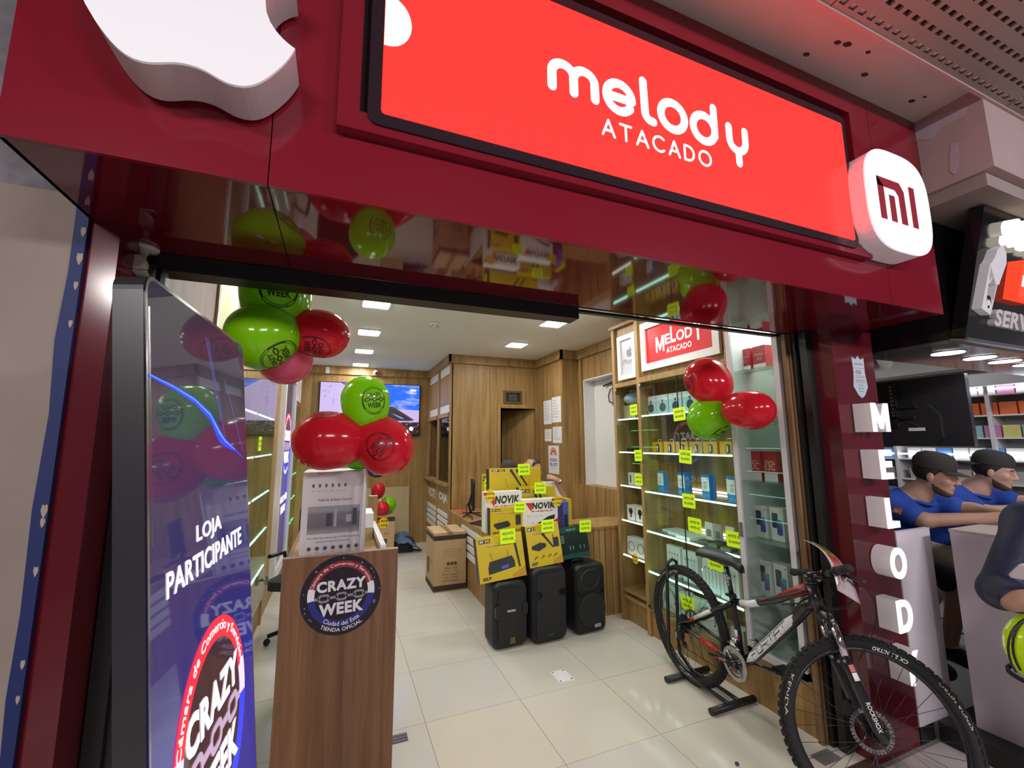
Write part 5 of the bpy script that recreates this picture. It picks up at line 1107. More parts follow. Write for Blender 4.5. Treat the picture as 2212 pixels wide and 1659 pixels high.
mic_box((1.255, -.12, .816), .39, .38, .07, 'VHF', '261', 'yellow microphone box behind the right white box on the counter', kind=2, brand=False, rx=R_(-2))
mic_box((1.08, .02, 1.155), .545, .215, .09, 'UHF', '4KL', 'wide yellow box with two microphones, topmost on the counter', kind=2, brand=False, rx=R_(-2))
tag(B(.82, 1.34, .02, .12, .816, 1.153).build('black_carton', M_CHAR, bevel=.002), 'plain black carton carrying the topmost yellow box', 'box')
mic_box((.655, .03, .726), .24, .48, .07, 'VHF', '20', 'tall yellow microphone box turned sideways at the left end of the stack', rz=R_(-62), kind=1, brand=False).location = (.90, .27, .816)
def novik(c, w, h, d, label):
    t = thing('audio_box', c, label, 'box', 'white audio boxes with red triangle')
    B(-w/2, w/2, 0, d, .0005, h).build('carton', M_WHITE, t, bevel=.0015, world=False); fr = (Vector((0, 0, h/2)), XU, ZU)
    m = MB(); m.text('NOVIK', fr, w=w*.66, h=h*.21, bold=.05, cx=w*.10, cy=h*.30, d=.0008, shear=.12)
    m.prism([(-w*.30, -h*.38), (w*.22, -h*.05), (w*.42, -h*.0), (w*.40, -h*.14), (w*.2, -h*.18), (-w*.26, -h*.42)], fr, 0, .0006); m.prism([(-w*.22, -h*.4), (-w*.21, -h*.4), (-w*.21, -h*.2), (-w*.22, -h*.2)], fr, 0, .001); m.build('print', M_CHAR, t, world=False)
    m = MB(); m.prism([(-w*.42, h*.40), (-w*.22, h*.40), (-w*.26, h*.12)], fr, 0, .0005); m.text('NEO', fr, w=w*.60, h=h*.045, bold=.04, cx=w*.06, cy=h*.13, d=.001, shear=.3); m.prism([(w*.2, -h*.5), (w*.5, -h*.5), (w*.5, -h*.12), (w*.36, -h*.2)], fr, 0, .0005); m.build('red_print', M_INKR, t, world=False)
    m = MB(); m.text('Wireless microphone system', fr, w=w*.42, h=h*.03, cx=-w*.18, cy=h*.01, d=.0008); m.text('Frequency response 60Hz-16kHz', fr, w=w*.45, h=h*.03, cx=-w*.16, cy=-h*.04, d=.0008); m.build('small_print', M_INKG, t, world=False)
novik((.885, -.165, .816), .36, .355, .10, 'white audio box with black lettering behind the yellow box, left of the stack'); novik((1.198, -.285, .816), .355, .285, .10, 'white audio box with black lettering at the right of the stack')
t = thing('green_box', (1.44, -.50, .612), 'dark green and black electronics box standing on the rightmost loudspeaker', 'box'); t.rotation_euler = (R_(-8), R_(-3), 0)
B(-.14, .14, 0, .16, 0, .265).build('carton', pm('black_green', (.006, .016, .014), .25), t, world=False, bevel=.002); fr = (Vector((0, 0, .1325)), XU, ZU)
m = MB(); m.prism([(-.14, .085), (.14, .085), (.14, .132), (-.14, .132)], fr, 0, .0008); m.prism([(-.14, -.132), (.14, -.132), (.14, -.095), (-.14, -.095)], fr, 0, .0008); m.build('green_band', pm('green_band', (.006, .06, .045), .3), t, world=False)
m = MB(); m.text('MIXER SET', fr, w=.10, h=.015, cy=.107, d=.001, cx=-.02)
for k in range(5): m.prism([(-.13, .06-.014*k), (-.10+.008*(k % 2), .06-.014*k), (-.10, .064-.014*k), (-.13, .064-.014*k)], fr, 0, .0008)
for x in (-.05, -.02, .05, .09): m.prism([(x, -.06), (x+.005, -.06), (x+.005, -.03), (x, -.03)], fr, 0, .0008)
m.build('print', pm('pale_green_ink', (.35, .5, .5), .4), t, world=False)
t = thing('violet_box', (1.50, -.2, .816), 'tall slim violet box at the right end of the stack', 'box'); B(1.455, 1.515, -.24, -.12, .816, 1.055).build('carton', M_LILAC, t, bevel=.002); m = MB(); m.prism([(-.02, -.1), (.02, -.1), (.02, .0), (-.02, .0)], front(1.485, -.2405, .94), 0, .001); m.build('print', M_CHAR, t)
t = thing('yellow_stack', (1.56, -.1, .816), 'yellow boxes seen edge on behind the violet box', 'box'); B(1.535, 1.585, -.18, .0, .816, 1.07).build('carton', M_YEL, t, bevel=.002)
# neon tags on the boxes
g = 'neon price tags on the microphone boxes'
for (x, y, z), l1, l2, w, lab, rot in (((1.16, .0, 1.355), '150$ ANTES', 'AHORA 95$', .065, 'neon price tag on the topmost yellow box', .03), ((1.265, -.145, 1.185), '75$ ANTES', '65$ AHORA', .062, 'neon price tag on the yellow box below the topmost one', -.02), ((.985, -.305, 1.045), '60$ ANTES', 'AHORA 55$', .055, 'neon price tag on the small yellow box left of the stack', -.05),
                                    ((.775, -.545, .858), '450$ ANTES', 'AHORA 420$', .068, 'neon price tag on the large tilted yellow box', .03), ((1.135, -.555, .915), '95$ ANTES', 'AHORA 80$', .060, 'neon price tag on the yellow box over the middle loudspeaker', .03), ((1.525, -.52, .878), '110$ ANTES', 'AHORA 95$', .060, 'neon price tag on the dark green box', -.02)):
    price(front(x, y, z), l1, l2, w, w*.86, lab, g, rot=rot)
price((Vector((.857, .20, 1.19)), Vector((.47, -.88, 0)), ZU), '60$', '55$', .05, .07, 'neon price tag on the sideways yellow box at the left', g)
price(front(.745, -.18, 1.14), '200$', '120$', .055, .055, 'yellow star offer tag with red badge on the left white box', None, M_YELC, star=True)
price(front(1.365, -.30, 1.075), '150$', '110$', .052, .052, 'yellow star offer tag with red badge on the right white box', None, M_YELC, star=True)
# notices on the pillar, plaque over the door
for y, z, w, h, lab, rows in ((1.53, 2.045, .125, .17, 'pinned notice sheet in a clear sleeve, upper left on the pillar', 8), (1.26, 2.065, .130, .175, 'pinned notice sheet in a clear sleeve, upper right on the pillar', 7), (1.525, 1.72, .105, .085, 'small printed certificate, lower left on the pillar', 4), (1.25, 1.72, .130, .110, 'printed notice with a heading, lower right on the pillar', 6)):
    t = thing('notice', (2.198, y, z), lab, 'notice', 'paper notices on the pillar'); fr = faceL(2.1985, y, z)
    m = MB(); m.prism([(-w, -h), (w, -h), (w, h), (-w, h)], fr, 0, .002); m.build('sheet', M_PAPER, t)
    m = MB()
    for k in range(rows): q = .5+.5*rnd.random(); m.prism([(-w*.8, h*.7-k*h*1.5/rows), (-w*.8+w*1.6*q, h*.7-k*h*1.5/rows), (-w*.8+w*1.6*q, h*.7-k*h*1.5/rows+.008), (-w*.8, h*.7-k*h*1.5/rows+.008)], fr, .002, .0026)
    m.build('print', pm('faint_ink', (.42, .42, .45), .7), t)
t = thing('poster', (2.198, 1.37, 1.385), 'white city poster with a coloured arch on the pillar behind the seated man', 'poster'); fr = faceL(2.1985, 1.37, 1.385)
m = MB(); m.prism([(-.155, -.19), (.155, -.19), (.155, .19), (-.155, .19)], fr, 0, .002); m.build('sheet', M_PAPER, t)
m = MB(); mpf = lambda x, y: fmap(fr, .0024)(x, y+.06); ring(m, .075, .105, 0, PI, mpf, 16); m.build('arch_tan', pm('tan_ink', (.55, .38, .22), .6), t)
m = MB(); ring(m, .045, .07, 0, PI, mpf, 14); m.build('arch_red', M_INKR, t); m = MB(); ring(m, .0, .03, 0, PI, mpf, 10); m.build('sun', M_YELC, t)
m = MB(); m.text('CIUDAD', fr, w=.22, h=.045, bold=.03, cy=-.005, d=.0026); m.text('DEL ESTE', fr, w=.23, h=.045, bold=.03, cy=-.065, d=.0026); m.text('Municipalidad', fr, w=.16, h=.018, cy=-.115, d=.0026); m.build('lettering', pm('violet_print', (.08, .04, .12), .6), t)
def dr_pl(t, fr):
    m = MB()
    for k, s_ in enumerate(('PROVERBIO', 'CUANDO ENTRES', 'CIERRA LA PUERTA', 'GRACIAS')): m.text(s_, fr, w=.13, h=.016, cy=.035-.024*k, d=.0135)
    m.build('lettering', M_INKG, t)
framed(front(1.80, YF+.003, 2.28), .145, .095, .03, 'small gilt framed plaque above the open door', M_BLACK, dr_pl, 'plaque', 'plaque', pm('gilt', (.14, .11, .03), .4, metal=.4))
t = thing('wall_bracket', (2.58, .5, 2.3), 'black folding bracket hanging in the white wall recess', 'bracket')
m = MB(); m.box(2.565, 2.59, .43, .47, 2.06, 2.37); m.build('arm', M_BLACK, t, bevel=.003); m = MB(); m.tube([(2.57, .45, 2.09), (2.57, .55, 2.12), (2.57, .56, 2.2), (2.57, .52, 2.27), (2.57, .46, 2.28)], .007); m.tube([(2.58, .45, 2.36), (2.56, .65, 2.33)], .012); m.build('handle', M_BLACK, t)
# floor plate and bits
t = thing('floor_plate', (.98, -1.055, 0), 'square white floor access plate set in the tiles', 'floor plate'); B(.92, 1.035, -1.135, -.985, .0, .003).build('plate', M_WHITE, t, bevel=.001)
m = MB()
for a in (.935, 1.02):
    for c in (-1.12, -1.0): m.cyl((a, c, .003), (a, c, .0045), .006, n=8)
m.build('screw', M_STEELD, t)
t = thing('drain_grate', (-.16, -1.28, 0), 'dark slotted floor strip sticking out beside the podium', 'grate')
for k in range(3): B(-.42, -.115, -1.315+.024*k, -1.297+.024*k, .0, .006).build('bar', pm('grate_grey', (.10, .10, .12), .4), t)
tag(MB().ball((1.395, -2.13, .008), (.012, .010, .008), None, 7, 5).build('dark_crumb', pm('crumb', (.06, .04, .08), .8)), 'small dark crumb on the tiles in front of the bicycle', 'crumb')
tag(B(1.80, 1.93, -2.30, -2.225, 0, .004).build('metal_strip', pm('strip_grey', (.16, .15, .16), .4)), 'small grey metal strip on the floor by the front wheel', 'metal strip')
# ------------------------------------------------------------------ podium
pd_ = thing('podium', (-.5, -1.3, 0), 'walnut podium desk carrying the white appliance carton and round sticker', 'podium')
B(-.755, -.245, -1.665, -1.645, .0, 1.098).build('front_panel', M_WALNUT_AND_SHADE, pd_); B(-.755, -.245, -1.665, -1.643, 1.098, 1.102).build('edge_band', pm('beige_edge', (.45, .36, .29), .5), pd_)
B(-.755, -.735, -1.645, -.60, 0, 1.06).build('side_panel', M_WALNUT_AND_SHADE, pd_); B(-.33, -.30, -1.643, -.93, 0, 1.095).build('side_panel', M_WOOD, pd_); B(-.328, -.302, -1.643, -.93, 1.095, 1.118).build('white_rail', M_WHITE, pd_, bevel=.002)
B(-.735, -.33, -1.645, -.60, 1.04, 1.06).build('shelf', M_WOOD, pd_); B(-.345, -.29, -.93, -.88, 0, 1.275).build('post', M_WOOD, pd_, bevel=.002)
st = thing('round_sticker', (-.498, -1.667, .915), 'large round dark promotion sticker on the podium front', 'sticker'); SF = front(-.498, -1.6655, .915); q = .177
m = MB(); m.prism(circ(0, 0, q, 48), SF, 0, .0008); m.build('disc', pm('sticker_black', (.014, .010, .018), .35), st)
c_, s_ = math.cos(.03), math.sin(.03)
fA = lambda d, dy=0.: (lambda x, y: fmap(SF, d)(q*(x*c_-y*s_), q*(x*s_+y*c_)+.006))
for kk, m in crazy_art(fA(.0012), fA(.0018)).items(): m.build('emblem_'+kk, PC[kk] if kk != 'ring_red' else pm('print_red', (.30, .02, .02), .4), st)
m = MB(); m.text('TIENDA OFICIAL', None, w=1.05, h=.095, bold=.02, bend=(.895, False), mapf=fA(.0018)); m.build('bottom_lettering', M_INKW, st)
m = MB()
for k in range(22):
    a = rnd.uniform(0, 2*PI); r = rnd.uniform(.87, .96); e = rnd.uniform(.012, .03)
    if -2.4 < a-2*PI*(a > PI) < -.8: continue
    m.prism([(q*(r*math.cos(a)+e*math.cos(z)), q*(r*math.sin(a)+e*math.sin(z))) for z in [i*PI/4 for i in range(8)]], SF, .0008, .0012)
m.build('confetti', pm('confetti', (.16, .32, .48), .5), st)['kind'] = 'stuff'
t = thing('appliance_carton', (-.548, -1.60, 1.061), 'white appliance carton with printed room picture on top of the podium', 'box')
B(-.147, .147, 0, .29, .0005, .418).build('carton', pm('carton_white', (.62, .58, .58), .5), t, world=False, bevel=.002); fr = (Vector((0, 0, .209)), XU, ZU)
m = MB(); m.text('Fresh Air & Smart Control', fr, w=.150, h=.013, bold=.012, cy=.075, d=.0008); m.text('True HEPA filter captures up to 99.99% of airborne', fr, w=.235, h=.011, cy=-.105, d=.0008); m.text('particles as small as 0.3 microns', fr, w=.15, h=.011, cy=-.122, d=.0008)
for k in range(7): m.prism(circ(-.105+.0355*k, -.152, .0095, 14), fr, 0, .0008); m.text('feature', fr, w=.022, h=.004, cx=-.105+.0355*k, cy=-.17, d=.0008)
for k in range(6):
    cx = -.10+.029*k; m.prism([(cx-.004, .135), (cx+.004, .135), (cx+.006, .15), (cx-.005, .152)], fr, 0, .0008); m.text('mark', fr, w=.014, h=.004, cx=cx, cy=.118, d=.0008)
m.build('print', pm('carton_ink', (.10, .08, .09), .6), t, world=False)
dm, tt, pb = nodes_of('room_picture'); tc = tt.nodes.new('ShaderNodeTexCoord'); sx = tt.nodes.new('ShaderNodeSeparateXYZ'); tt.links.new(tc.outputs['Generated'], sx.inputs[0]); cr = tt.nodes.new('ShaderNodeValToRGB'); e = cr.color_ramp.elements
e[0].color = (.30, .29, .30, 1); e[1].color = (.30, .28, .30, 1); cr.color_ramp.interpolation = 'EASE'
for p, c in ((.28, (.14, .13, .14, 1)), (.7, (.17, .16, .18, 1)), (.85, (.30, .29, .31, 1))): z = e.new(p); z.color = c
tt.links.new(sx.outputs['Z'], cr.inputs[0]); tt.links.new(cr.outputs[0], pb.inputs['Base Color']); pb.inputs['Roughness'].default_value = .5
m = MB(); m.prism([(-.118, -.085), (.118, -.085), (.118, .045), (-.118, .045)], fr, 0, .0006); m.build('picture', dm, t, world=False)
m = MB(); m.prism([(-.035, -.05), (-.008, -.05), (-.008, .01), (-.035, .01)], fr, .0006, .001); m.prism([(.085, -.05), (.105, -.05), (.105, .03), (.085, .03)], fr, .0006, .001); m.build('picture_dark', pm('pic_dark', (.06, .05, .07), .5), t, world=False)
m = MB(); m.prism([(.0, -.055), (.012, -.055), (.012, .03), (.0, .03)], fr, .0006, .001); m.prism([(.055, -.035), (.08, -.035), (.08, .0), (.055, .0)], fr, .0006, .001); m.build('picture_light', pm('pic_light', (.36, .38, .40), .5), t, world=False)
t = thing('document_box', (-.37, -1.15, 1.061), 'beige box with a white sheet on top beside the appliance carton', 'box'); B(-.40, -.335, -1.22, -1.0, 1.061, 1.13).build('carton', M_CARDL, t); B(-.402, -.334, -1.222, -1.0, 1.13, 1.21).build('sheet', M_PAPER, t)
# office chair
oc = thing('office_chair', (-.74, .30, 0), 'black mesh office chair half hidden behind the podium', 'chair', None, math.radians(-25))
m = MB(); m.prism(rrect(-.22, .22, .52, 1.08, .08, 5), (Vector((0, .22, 0)), XU, ZU), -.015, .015); m.build('backrest', pm('mesh_fabric', (.02, .02, .022), .8), oc, world=False, bevel=.006)
m = MB(); m.prism(rrect(-.24, .24, -.24, .22, .08, 5), (Vector((0, 0, .44)), XU, Vector((0, 1, 0))), 0, .07); m.build('seat', MATS['mesh_fabric'], oc, world=False, bevel=.015)
m = MB(); m.cyl((0, 0, .12), (0, 0, .44), .028); m.tube([(0, .1, .44), (0, .27, .46), (0, .25, .7)], .02); m.build('column', M_BLACK, oc, world=False)
for a in range(5):
    c, s2 = math.cos(a*2*PI/5), math.sin(a*2*PI/5); m = MB(); m.tube([(0, 0, .12), (.28*c, .28*s2, .07)], [.025, .016]); m.build('leg', M_BLACK, oc, world=False); m = MB(); m.ball((.28*c, .28*s2, .028), (.026, .026, .027), None, 10, 6); m.build('caster', M_RUBBER, oc, world=False)
for sx_ in (-1, 1): m = MB(); m.tube([(.25*sx_, .1, .48), (.28*sx_, .1, .66), (.28*sx_, -.12, .68)], .017); m.build('armrest', M_BLACK, oc, world=False)
tag(MB().tube([(-.70, -1.6, .01), (-.78, -1.72, .01), (-.84, -1.70, .012), (-.88, -1.85, .012), (-.80, -1.95, .01), (-.72, -2.2, .01)], .006).build('power_cable', M_RUBBER), 'black power cable on the floor between poster and podium', 'cable')
# ================================================================== BICYCLE AND STAND
bk = thing('bicycle', (1.755, -1.46, 0), 'black and white mountain bicycle with red accents parked in a rear wheel stand', 'bicycle', None, math.atan2(-.995, -.1))
M_FRAME = pm('frame_black', (.010, .010, .012), .28, coat=.4); M_FW = pm('frame_white', (.72, .72, .74), .3); M_FR = pm('frame_red', (.50, .02, .02), .3)
M_TYRE = pm('tyre_rubber', (.013, .013, .013), .85); M_CHROME = pm('chrome', (.7, .7, .72), .12, metal=1); M_ALU = pm('brushed_aluminium', (.42, .42, .43), .35, metal=1); M_CREAM = pm('cream_print', (.52, .50, .38), .6)
SA = Vector((-.33, 0, .945)).normalized(); SO = Vector((.962, 0, .91)); SM = Matrix.Translation(SO) @ Matrix.Rotation(math.radians(61), 4, SA) @ Matrix.Translation(-SO)
ID = Matrix.Identity(4)
def bp(mb, name, mat, parent=None, M=None, **k):
    if M: bmesh.ops.transform(mb.b, matrix=M, verts=mb.b.verts)
    return mb.build(name, mat, parent or bk, world=False, **k)
def wheel(c, M, nm, rear, words):
    R, r = .342, .026
    cx, cz = c
    P = lambda a, rr, y: Vector((cx+rr*math.cos(a), y, cz+rr*math.sin(a)))
    m = MB(); m.tube([P(2*PI*i/64, R, 0) for i in range(64)], r, 12, closed=True)
    for i in range(66):
        a = 2*PI*i/66
        for y, off, w in ((-.0095, 0, .007), (.0095, 0, .007), (-.0225, .5, .005), (.0225, .5, .005)):
            aa = a+off*2*PI/66; q = math.asin(max(-1, min(1, y/r))); rad = R+r*math.cos(q)
            T = Matrix.Translation(P(aa, rad, y)) @ Matrix.Rotation(-aa+PI/2, 4, 'Y') @ Matrix.Rotation(-q, 4, 'X')
            m.box(-.010, .010, -w, w, -.003, .0055, T)
    t = bp(m, 'tyre', M_TYRE, None, M)
    m = MB()
    for word, a0, col in words:
        if col: continue
        vs, fs, (W0, H0) = glyphs(word, .03); h = .016; w = h*W0/H0
        for s_ in (-1,):
            o = []
            for x, y in vs:
                aa = a0+(x*w/W0)/R; rad = R-.012-y*h/H0
                o.append(m.b.verts.new(P(aa, rad, s_*(math.sqrt(max(0, r*r-(rad-R)**2))+.0008))))
            for f in fs: m._f([o[i] for i in f])
    bp(m, 'white_print', M_INKW, t, M)
    m = MB()
    for word, a0, col in words:
        if not col: continue
        vs, fs, (W0, H0) = glyphs(word, .01); h = .012; w = .17
        o = []
        for x, y in vs:
            aa = a0+(x*w/W0)/R; rad = R+.006-y*h/H0
            o.append(m.b.verts.new(P(aa, rad, -(math.sqrt(max(0, r*r-(rad-R)**2))+.0008))))
        for f in fs: m._f([o[i] for i in f])
    bp(m, 'cream_print', M_CREAM, t, M)
    m = MB()
    n = 64
    prof = ((.314, -.012), (.322, -.012), (.322, .012), (.314, .012), (.306, .0))
    rings = [[m.b.verts.new(P(2*PI*i/n, rr, y)) for rr, y in prof] for i in range(n)]
    m.smooth = True
    for i in range(n):
        for j in range(5): m._f([rings[i][j], rings[(i+1) % n][j], rings[(i+1) % n][(j+1) % 5], rings[i][(j+1) % 5]])
    bp(m, 'rim', M_FRAME, None, M)
    m = MB()
    for i in range(32):
        a = 2*PI*i/32; s_ = 1 if i % 2 else -1; ah = a+(.9 if (i//2) % 2 else -.9)
        m.cyl(P(ah, .026, .028*s_), P(a, .308, .002*s_), .0011, n=5)
    sp = bp(m, 'spokes', M_STEELD, None, M); sp['kind'] = 'stuff'
    m = MB(); m.cyl(P(0, 0, -.055), P(0, 0, .055), .013); m.cyl(P(0, 0, -.033), P(0, 0, -.024), .029); m.cyl(P(0, 0, .024), P(0, 0, .033), .029); m.cyl(P(0, 0, -.066), P(0, 0, .066), .006); bp(m, 'hub', M_FRAME, None, M)
    ds = 1
    m = MB()
    for i in range(36):
        a0, a1 = 2*PI*i/36, 2*PI*(i+.72)/36
        for y in (.0385, .0405): m._f([m.b.verts.new(P(a, rr, y)) for a, rr in ((a0, .072), (a1, .072), (a1, .083), (a0, .083))])
    for i in range(48):
        a0, a1 = 2*PI*i/48, 2*PI*(i+1)/48
        for y in (.0385, .0405): m._f([m.b.verts.new(P(a, rr, y)) for a, rr in ((a0, .066), (a1, .066), (a1, .073), (a0, .073))])
    for i in range(5):
        a = 2*PI*i/5; m.tube([P(a, .024, .0395), P(a+.35, .068, .0395)], .005, 5, flat=.3)
    bp(m, 'brake_disc', M_ALU, None, M)
wheel((0, .375), None, 'rear', True, (('CX 2.1 NITRO', -PI*.53, 0), ('CX 2.1 NITRO', PI*.62, 0), ('KENDA', -PI*.46, 1), ('KENDA', PI*.74, 1)))
wheel((1.19, .37), SM, 'front', False, (('CX 2.1 NITRO', PI*.44, 0), ('KENDA NITRO', PI*.19, 1), ('CX 2.1 NITRO', -PI*.6, 0), ('KENDA', PI*.95, 1)))
V = lambda *a: Vector(a)
BBp, STt, HTt, HTb, RA = V(.47, 0, .335), V(.43, 0, .685), V(.955, 0, .915), V(.993, 0, .805), V(0, 0, .375)
m = MB(); m.tube([BBp, V(.455, 0, .50), V(.435, 0, .64), STt], [.021, .018, .017, .019], 10); fr_ = bp(m, 'seat_tube', M_FRAME)
m = MB(); m.tube([V(.44, 0, .665), V(.55, 0, .685), V(.75, 0, .775), V(.90, 0, .865), V(.96, 0, .89)], [.019, .019, .020, .022, .024], 10, flat=1.0); tt_ = bp(m, 'top_tube', M_FRAME)
m = MB(); m.tube([BBp, V(.57, 0, .415), V(.85, 0, .715), V(.92, 0, .80), V(.975, 0, .845)], [.024, .028, .030, .031, .028], 12); dt_ = bp(m, 'down_tube', M_FRAME)
m = MB(); m.cyl(HTt, HTb, .026); m.cyl(HTt+V(-.004, 0, .012), HTt, .028); bp(m, 'head_tube', M_FRAME)
for s_ in (-1, 1):
    m = MB(); m.tube([V(.44, .018*s_, .655), V(.36, .045*s_, .605), V(.10, .062*s_, .435), V(.02, .064*s_, .40), V(0, .064*s_, .375)], [.013, .012, .011, .010, .012], 8); ss = bp(m, 'seat_stay', M_FRAME)
    m = MB(); m.tube([V(.47, .03*s_, .335), V(.36, .05*s_, .345), V(.12, .064*s_, .365), V(0, .064*s_, .375)], [.014, .012, .011, .012], 8); cs = bp(m, 'chain_stay', M_FRAME)
    if s_ < 0:
        m = MB(); m.tube([V(.30, -.0565, .567), V(.16, -.0665, .475)], [.0115, .0112], 8); bp(m, 'white_decal', M_FW, ss); m = MB(); m.tube([V(.155, -.067, .4715), V(.12, -.068, .449)], .0113, 8); bp(m, 'red_decal', M_FR, ss)
        m = MB(); m.tube([V(.34, -.0545, .349), V(.20, -.062, .3595)], .0118, 8); bp(m, 'red_decal', M_FR, cs)
m = MB(); m.tube([V(.4555, 0, .47), V(.4515, 0, .51)], .0192, 10); bp(m, 'white_band', M_FW, fr_); m = MB(); m.tube([V(.459, 0, .43), V(.4555, 0, .47)], .0196, 10); bp(m, 'red_band', M_FR, fr_)
# decals on down tube and top tube, right hand side
def side_frame(p, q, y):
    p, q = Vector(p), Vector(q); u = (q-p).normalized(); v = Vector((0, -1, 0)).cross(u); 
    return (Vector((p.x, y, p.z)), u, v)
dfr = side_frame((.57, 0, .415), (.85, 0, .715), -.027)
m = MB(); nn = 14
def tubemap(fr, rad):
    o, u, v = fr; n = u.cross(v).normalized()
    return lambda x, y: o+u*x+v*(rad*math.sin(y/rad))-Vector((0, 1, 0))*(rad*math.cos(y/rad)-rad)-Vector((0, .0035, 0))
tmf = tubemap(dfr, .030)
poly = [(-.06, -.006), (.0, -.026), (.40, -.024), (.445, .014), (.37, .025), (.01, .022)]
for a, b in ((0, 1),):
    xs = [i/20 for i in range(21)]
    lo = lambda t: (-.06+t*.50, np.interp(-.06+t*.50, [-.06, .0, .40, .44], [-.006, -.026, -.022, .008])); hi = lambda t: (-.06+t*.50, np.interp(-.06+t*.50, [-.06, .01, .36, .44], [-.004, .024, .026, .012]))
    G = [[m.b.verts.new(tmf(lo(t)[0], lo(t)[1]+(hi(t)[1]-lo(t)[1])*j/6)) for j in range(7)] for t in xs]
    for i in range(20):
        for j in range(6): m._f([G[i][j], G[i+1][j], G[i+1][j+1], G[i][j+1]])
bp(m, 'white_decal', M_FW, dt_)
tm2 = lambda x, y: tmf(x, y)-Vector((0, .001, 0))
m = MB(); fx = 0; W2 = .0024
def st2(pts):
    for (x0, y0), (x1, y1) in zip(pts, pts[1:]):
        L = math.hypot(x1-x0, y1-y0); ux, uy = (x1-x0)/L, (y1-y0)/L; nx, ny = -uy*W2, ux*W2; k = max(1, int(L/.012))
        for i in range(k):
            a0, a1 = i/k, (i+1)/k
            m._f([m.b.verts.new(tm2(x0+(x1-x0)*t+sx*nx+ux*e, y0+(y1-y0)*t+sx*ny+uy*e)) for t, sx, e in ((a0, -1, -W2*.9*(i == 0)), (a1, -1, W2*.9*(i == k-1)), (a1, 1, W2*.9*(i == k-1)), (a0, 1, -W2*.9*(i == 0)))])
x = .012
for ch in 'FORMAT':
    w, a, b = .046, -.0165, .0165; sk = lambda P: [(x+px*w+.006*(py*(b-a)+a)/.0165, a+py*(b-a)) for px, py in P]
    for P in {'F': [[(0, 0), (0, 1), (1, 1)], [(0, .5), (.75, .5)]], 'O': [[(.12, 0), (0, .12), (0, .88), (.12, 1), (.88, 1), (1, .88), (1, .12), (.88, 0), (.12, 0)]], 'R': [[(0, 0), (0, 1), (1, 1), (1, .45), (0, .45)], [(.5, .45), (1, 0)]],
              'M': [[(0, 0), (0, 1), (1.15, 1), (1.15, 0)], [(.58, 1), (.58, .2)]], 'A': [[(0, 0), (0, .8), (.2, 1), (1, 1), (1, 0)], [(0, .4), (1, .4)]], 'T': [[(-.05, 1), (1.05, 1)], [(.5, 1), (.5, 0)]]}[ch]: st2(sk(P))
    x += .058+(.008 if ch == 'M' else 0)
bp(m, 'lettering', M_INK, dt_)
m = MB(); m.tube([V(.50, -.002, .6755), V(.56, -.002, .688), V(.63, -.002, .719)], [.0192, .0194, .0196], 10); bp(m, 'white_decal', M_FW, tt_)
m = MB()
for a, b, w in (((.66, -.0225, .748), (.70, -.0228, .762), .008), ((.78, -.022, .800), (.955, -.0255, .893), .006), ((.79, -.022, .786), (.955, -.0255, .875), .0045)): m.tube([Vector(a), (Vector(a)+Vector(b))/2, Vector(b)], [w*.4, w, w], 6, flat=.35)
m.tube([V(.76, 0, .797), V(.86, 0, .855), V(.95, 0, .906)], [.010, .016, .018], 8); bp(m, 'red_decal', M_FR, tt_)
# seat
m = MB(); m.cyl(V(.433, 0, .66), V(.392, 0, .868), .0145); m.tube([V(.44, -.0, .68), V(.43, 0, .70)], .021); sp_ = bp(m, 'seat_post', M_FRAME)
m = MB(); m.text('UNO', (V(.418, -.0152, .78), Vector((-.19, 0, .98)).normalized(), Vector((-.98, 0, -.19)).normalized()), w=.06, h=.014, bold=.02, d=.0006); bp(m, 'lettering', M_INKW, sp_)
m = MB(); m.box(.405, .47, -.028, -.018, .688, .704); m.cyl((.41, -.03, .696), (.41, .03, .696), .006); bp(m, 'seat_clamp', M_FRAME)
m = MB(); m.smooth = True; G = []
for i in range(15):
    t_ = i/14; f_ = .20+.325*t_; hw = .070*(1-t_)**.9+.016; top = .918+.018*(1-t_)**2+.012*math.sin(PI*t_*1.0)-.03*t_*(t_ > .8)*(t_-.8)*4
    if i == 0: hw *= .75; top -= .012
    G.append([m.b.verts.new((f_, hw*math.sin(a), top-(.0 if abs(a) < 1 else 0)-.045*(1-math.cos(a))*(.9 if t_ < .7 else .8))) for a in [(-1.9+3.8*j/10) for j in range(11)]])
for a, c in zip(G, G[1:]):
    for j in range(10): m._f([a[j], c[j], c[j+1], a[j+1]])
for q in (G[0], G[-1]): m._f(q)
bp(m, 'saddle', pm('saddle_vinyl', (.020, .024, .026), .38))
m = MB()
for s_ in (-1, 1): m.tube([V(.28, .022*s_, .868), V(.34, .022*s_, .866), V(.44, .02*s_, .866), V(.50, .012*s_, .885)], .004)
m.box(.365, .415, -.02, .02, .858, .872); bp(m, 'saddle_rail', M_ALU)
